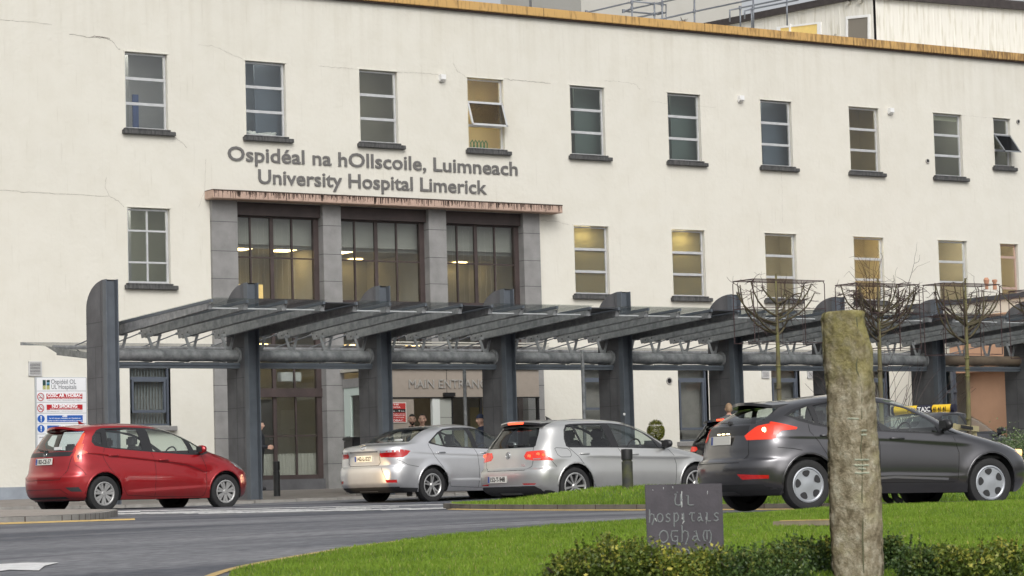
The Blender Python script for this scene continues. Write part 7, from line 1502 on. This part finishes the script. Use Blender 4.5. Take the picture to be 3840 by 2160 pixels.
for yc in (1032, 1152):
    c_ = S2(496, yc); v = MB(); v.cyl(c_, c_+Vector((0, -.003, 0)), .085, 26); v.build('blue_disc', Mb, sb); v = MB(); v.prism([c_+Vector((-.016, -.004, .06)), c_+Vector((.016, -.004, .06)), c_+Vector((.009, -.004, -.02)), c_+Vector((-.009, -.004, -.02))], (0, -.002, 0)); v.cyl(c_+Vector((0, -.004, -.045)), c_+Vector((0, -.006, -.045)), .014, 12); v.build('exclamation_mark', M_white, sb)
# ================================================================ trained trees in wire frames
M_bark = mat('mossy_bark', (.16, .155, .055), .85, col2=(.09, .07, .05), vscale=6, stretch=(1, 1, .4), bump=.4); M_br = mat('dark_twigs', (.055, .035, .032), .8); M_wire = mat('rusty_wire', (.05, .028, .028), .7)
YT = 35.0
def gz_(x, y):
    return isl_z(x, y)
def tree(label, vx, vtop, vbot, x0, x1, dens, seed, tall=0, stake=False):
    r_ = np.random.default_rng(seed); b = onY(vx+6, 1180, YT); b.z = gz_(b.x, b.y)-.03; t = thing('trained_tree', label, 'tree', tuple(b), 'bare trees trained in square wire frames')
    fork = onY(vx, vbot-12, YT); top = onY(vx-4, vtop, YT); lean = (fork.x-b.x)
    v = MB(); v.tube([b, b+(fork-b)*.5+Vector((.012, 0, 0)), fork, fork+(top-fork)*.5+Vector((.01, .01, 0)), top], .052, 10, .018)
    for k in range(5): q = b+(fork-b)*r_.uniform(.3, .95); v.cyl(q-Vector((0, 0, .01)), q+Vector((0, 0, .012)), .055, 9, .05)
    v.build('trunk', M_bark, t, smooth=True)
    a = onY(x0, vtop+14, YT); c = onY(x1, vtop+14, YT); hw = .37*(c.x-a.x); cx = (a.x+c.x)/2; zt = a.z; zb = onY(x0, vbot, YT).z; dy = .27
    f = MB()
    for (sx_, sy_) in ((-1, -1), (1, -1), (1, 1), (-1, 1)):
        f.tube([(cx+sx_*hw, YT+sy_*dy, zb), (cx+sx_*hw, YT+sy_*dy, zt-.05), (cx+sx_*(hw-.03), YT+sy_*dy, zt)], .008, 5)
    for z_ in (zt, zb+(zt-zb)*.55, zb):
        f.tube([(cx-hw, YT-dy, z_), (cx+hw, YT-dy, z_), (cx+hw, YT+dy, z_), (cx-hw, YT+dy, z_), (cx-hw, YT-dy, z_)], .0055 if z_ != zt else .008, 5)
    for u in (-.33, .35):
        f.tube([(cx+u*hw, YT-dy, zb), (cx+u*hw, YT-dy, zt)], .006, 4); f.tube([(cx+u*hw, YT+dy, zb), (cx+u*hw, YT+dy, zt)], .006, 4); f.tube([(cx-hw, YT+u*dy, zt), (cx+hw, YT+u*dy, zt)], .006, 4)
    f.build('training_frame', M_wire, t)
    L1 = MB(); L2 = MB()
    def twig(p, d, L_, rad, depth):
        n_ = 5; P = [p]; d = d.normalized()
        for k in range(n_): d = (d+Vector(r_.normal(0, .16, 3))).normalized(); P.append(P[-1]+d*L_/n_)
        (L1 if depth == 0 else L2).tube(P, rad, 5 if depth == 0 else 3, rad*.4)
        if depth < 2:
            for k in range(int((4 if depth == 0 else 3)*dens)):
                i = r_.integers(1, n_+1); dd = (d+Vector(r_.normal(0, .75, 3))).normalized(); twig(P[i], dd, L_*r_.uniform(.25, .5), rad*.42, depth+1)
    for k in range(int(9*dens)+7):        # main limbs sweep out low, then climb inside the frame
        a_ = r_.uniform(0, 2*math.pi); z0 = fork.z+r_.uniform(.0, .55)*(top.z-fork.z); p0_ = Vector((fork.x, YT, z0)); o_ = Vector(((-1)**k*hw*r_.uniform(.3, 1.08), math.sin(a_)*dy*r_.uniform(.5, 1.2), 0)); zt_ = zt+r_.uniform(-.22, .03)
        P = [p0_, p0_+o_*.35+Vector((0, 0, .05)), p0_+o_*.75+Vector((0, 0, .22)), Vector((p0_.x+o_.x*.98, YT+o_.y, (z0+zt_)/2+.1)), Vector((p0_.x+o_.x*1.0, YT+o_.y, zt_))]
        P = smooth_curve(P, .12, 3); L1.tube(P, .021, 6, .010)
        for j in range(int(6*dens)+4):
            i = r_.integers(2, len(P)); twig(P[i], Vector((o_.x*.4, o_.y*.4, 0))+Vector((r_.normal(0, .7), r_.normal(0, .5), r_.normal(-.05, .32))), r_.uniform(.12, .36), .0075, 1)
    for k in range(tall): a_ = r_.uniform(-.45, .5); twig(Vector((fork.x+a_*hw*1.3, YT+r_.uniform(-.3, .3), zt-.5)), Vector((r_.normal(0, .1), 0, 1)), r_.uniform(.7, 1.25), .008, 1)
    L1.build('limbs', mat('limb_bark', (.10, .09, .04), .85, col2=(.06, .045, .035), vscale=6), t, smooth=True); L2.build('twigs', M_br, t)
    return b
tree('bare trained tree left of the standing stone with an open square wire frame', 1956, 690, 862, 1836, 2078, .75, 3)
tree('densest bare trained tree with tall shoots rising above its wire frame, right of the stone', 2212, 700, 878, 2098, 2312, 1.35, 5, tall=10)
tree('bare trained tree with a wooden support post in front of the taxi', 2432, 700, 892, 2322, 2512, .9, 8)
tree('bare trained tree cut off by the right edge of the photo', 2640, 716, 900, 2533, 2760, .8, 12)
# wooden tie post beside the third tree
q0 = onY(2404, 1078, YT-.12); q1 = onY(2450, 1084, YT+.12); t = thing('tree_support', 'pale wooden H-shaped tree support with a black rubber tie beside the third tree', 'tree stake', (q0.x, q0.y, gz_(q0.x, q0.y))); M_wood = mat('pale_timber', (.34, .30, .17), .8, var=.2, vscale=6, stretch=(1, 1, .3))
for q in (q0-Vector((.05, 0, 0)), q1): v = MB(); v.box(q.x-.04, q.x+.04, q.y-.04, q.y+.04, gz_(q.x, q.y)-.05, q.z+.09); v.build('post', M_wood, t, bevel=.006)
v = MB(); v.bar(q0-Vector((.10, .05, -.03)), q1+Vector((.06, -.05, .03)), .04, .10); v.build('cross_rail', M_wood, t, bevel=.006); v = MB(); v.bar(q0+Vector((.05, -.085, .035)), q1+Vector((-.05, -.085, .035)), .01, .055); v.build('rubber_tie', M_rub, t)
# spare bare shrub and spiky plant against the wall between the stone and the taxi
q = onD(2222, 1010, 56); t = thing('bare_shrub', 'leafless shrub with fine arching twigs behind the standing stone', 'shrub', (q.x, q.y, .3)); v = MB(); r_ = np.random.default_rng(4)
for k in range(46):
    P = [Vector((q.x, q.y, .4))]; d = Vector((r_.normal(0, .6), r_.normal(0, .3), 1)).normalized()
    for j in range(9): d = (d+Vector((r_.normal(.02, .12), r_.normal(0, .1), -.05))).normalized(); P.append(P[-1]+d*.30)
    v.tube(P, .010, 4, .003)
v.build('branches', M_br, t)
q = onD(2272, 1048, 55.5); t = thing('spiky_plant', 'dark spiky-leaved plant showing one pointed blade left of the taxi sign', 'plant', (q.x, q.y, .3)); v = MB()
for k in range(12): a_ = -.5+k*.18; L_ = .75 if k == 4 else .55; v.prism([(q.x, q.y, q.z-.35), (q.x+.03, q.y, q.z-.35), (q.x+.02+math.sin(a_)*L_, q.y+.05*math.cos(k), q.z-.3+math.cos(a_)*L_)], (0, .01, 0))
v.build('leaves', mat('spiky_leaf', (.03, .05, .02), .6), t)
for o in [o for o in bpy.data.objects if o.type == 'MESH' and o.parent is None and not o.get('label') and not o.get('kind')]: print('UNTAGGED', o.name)
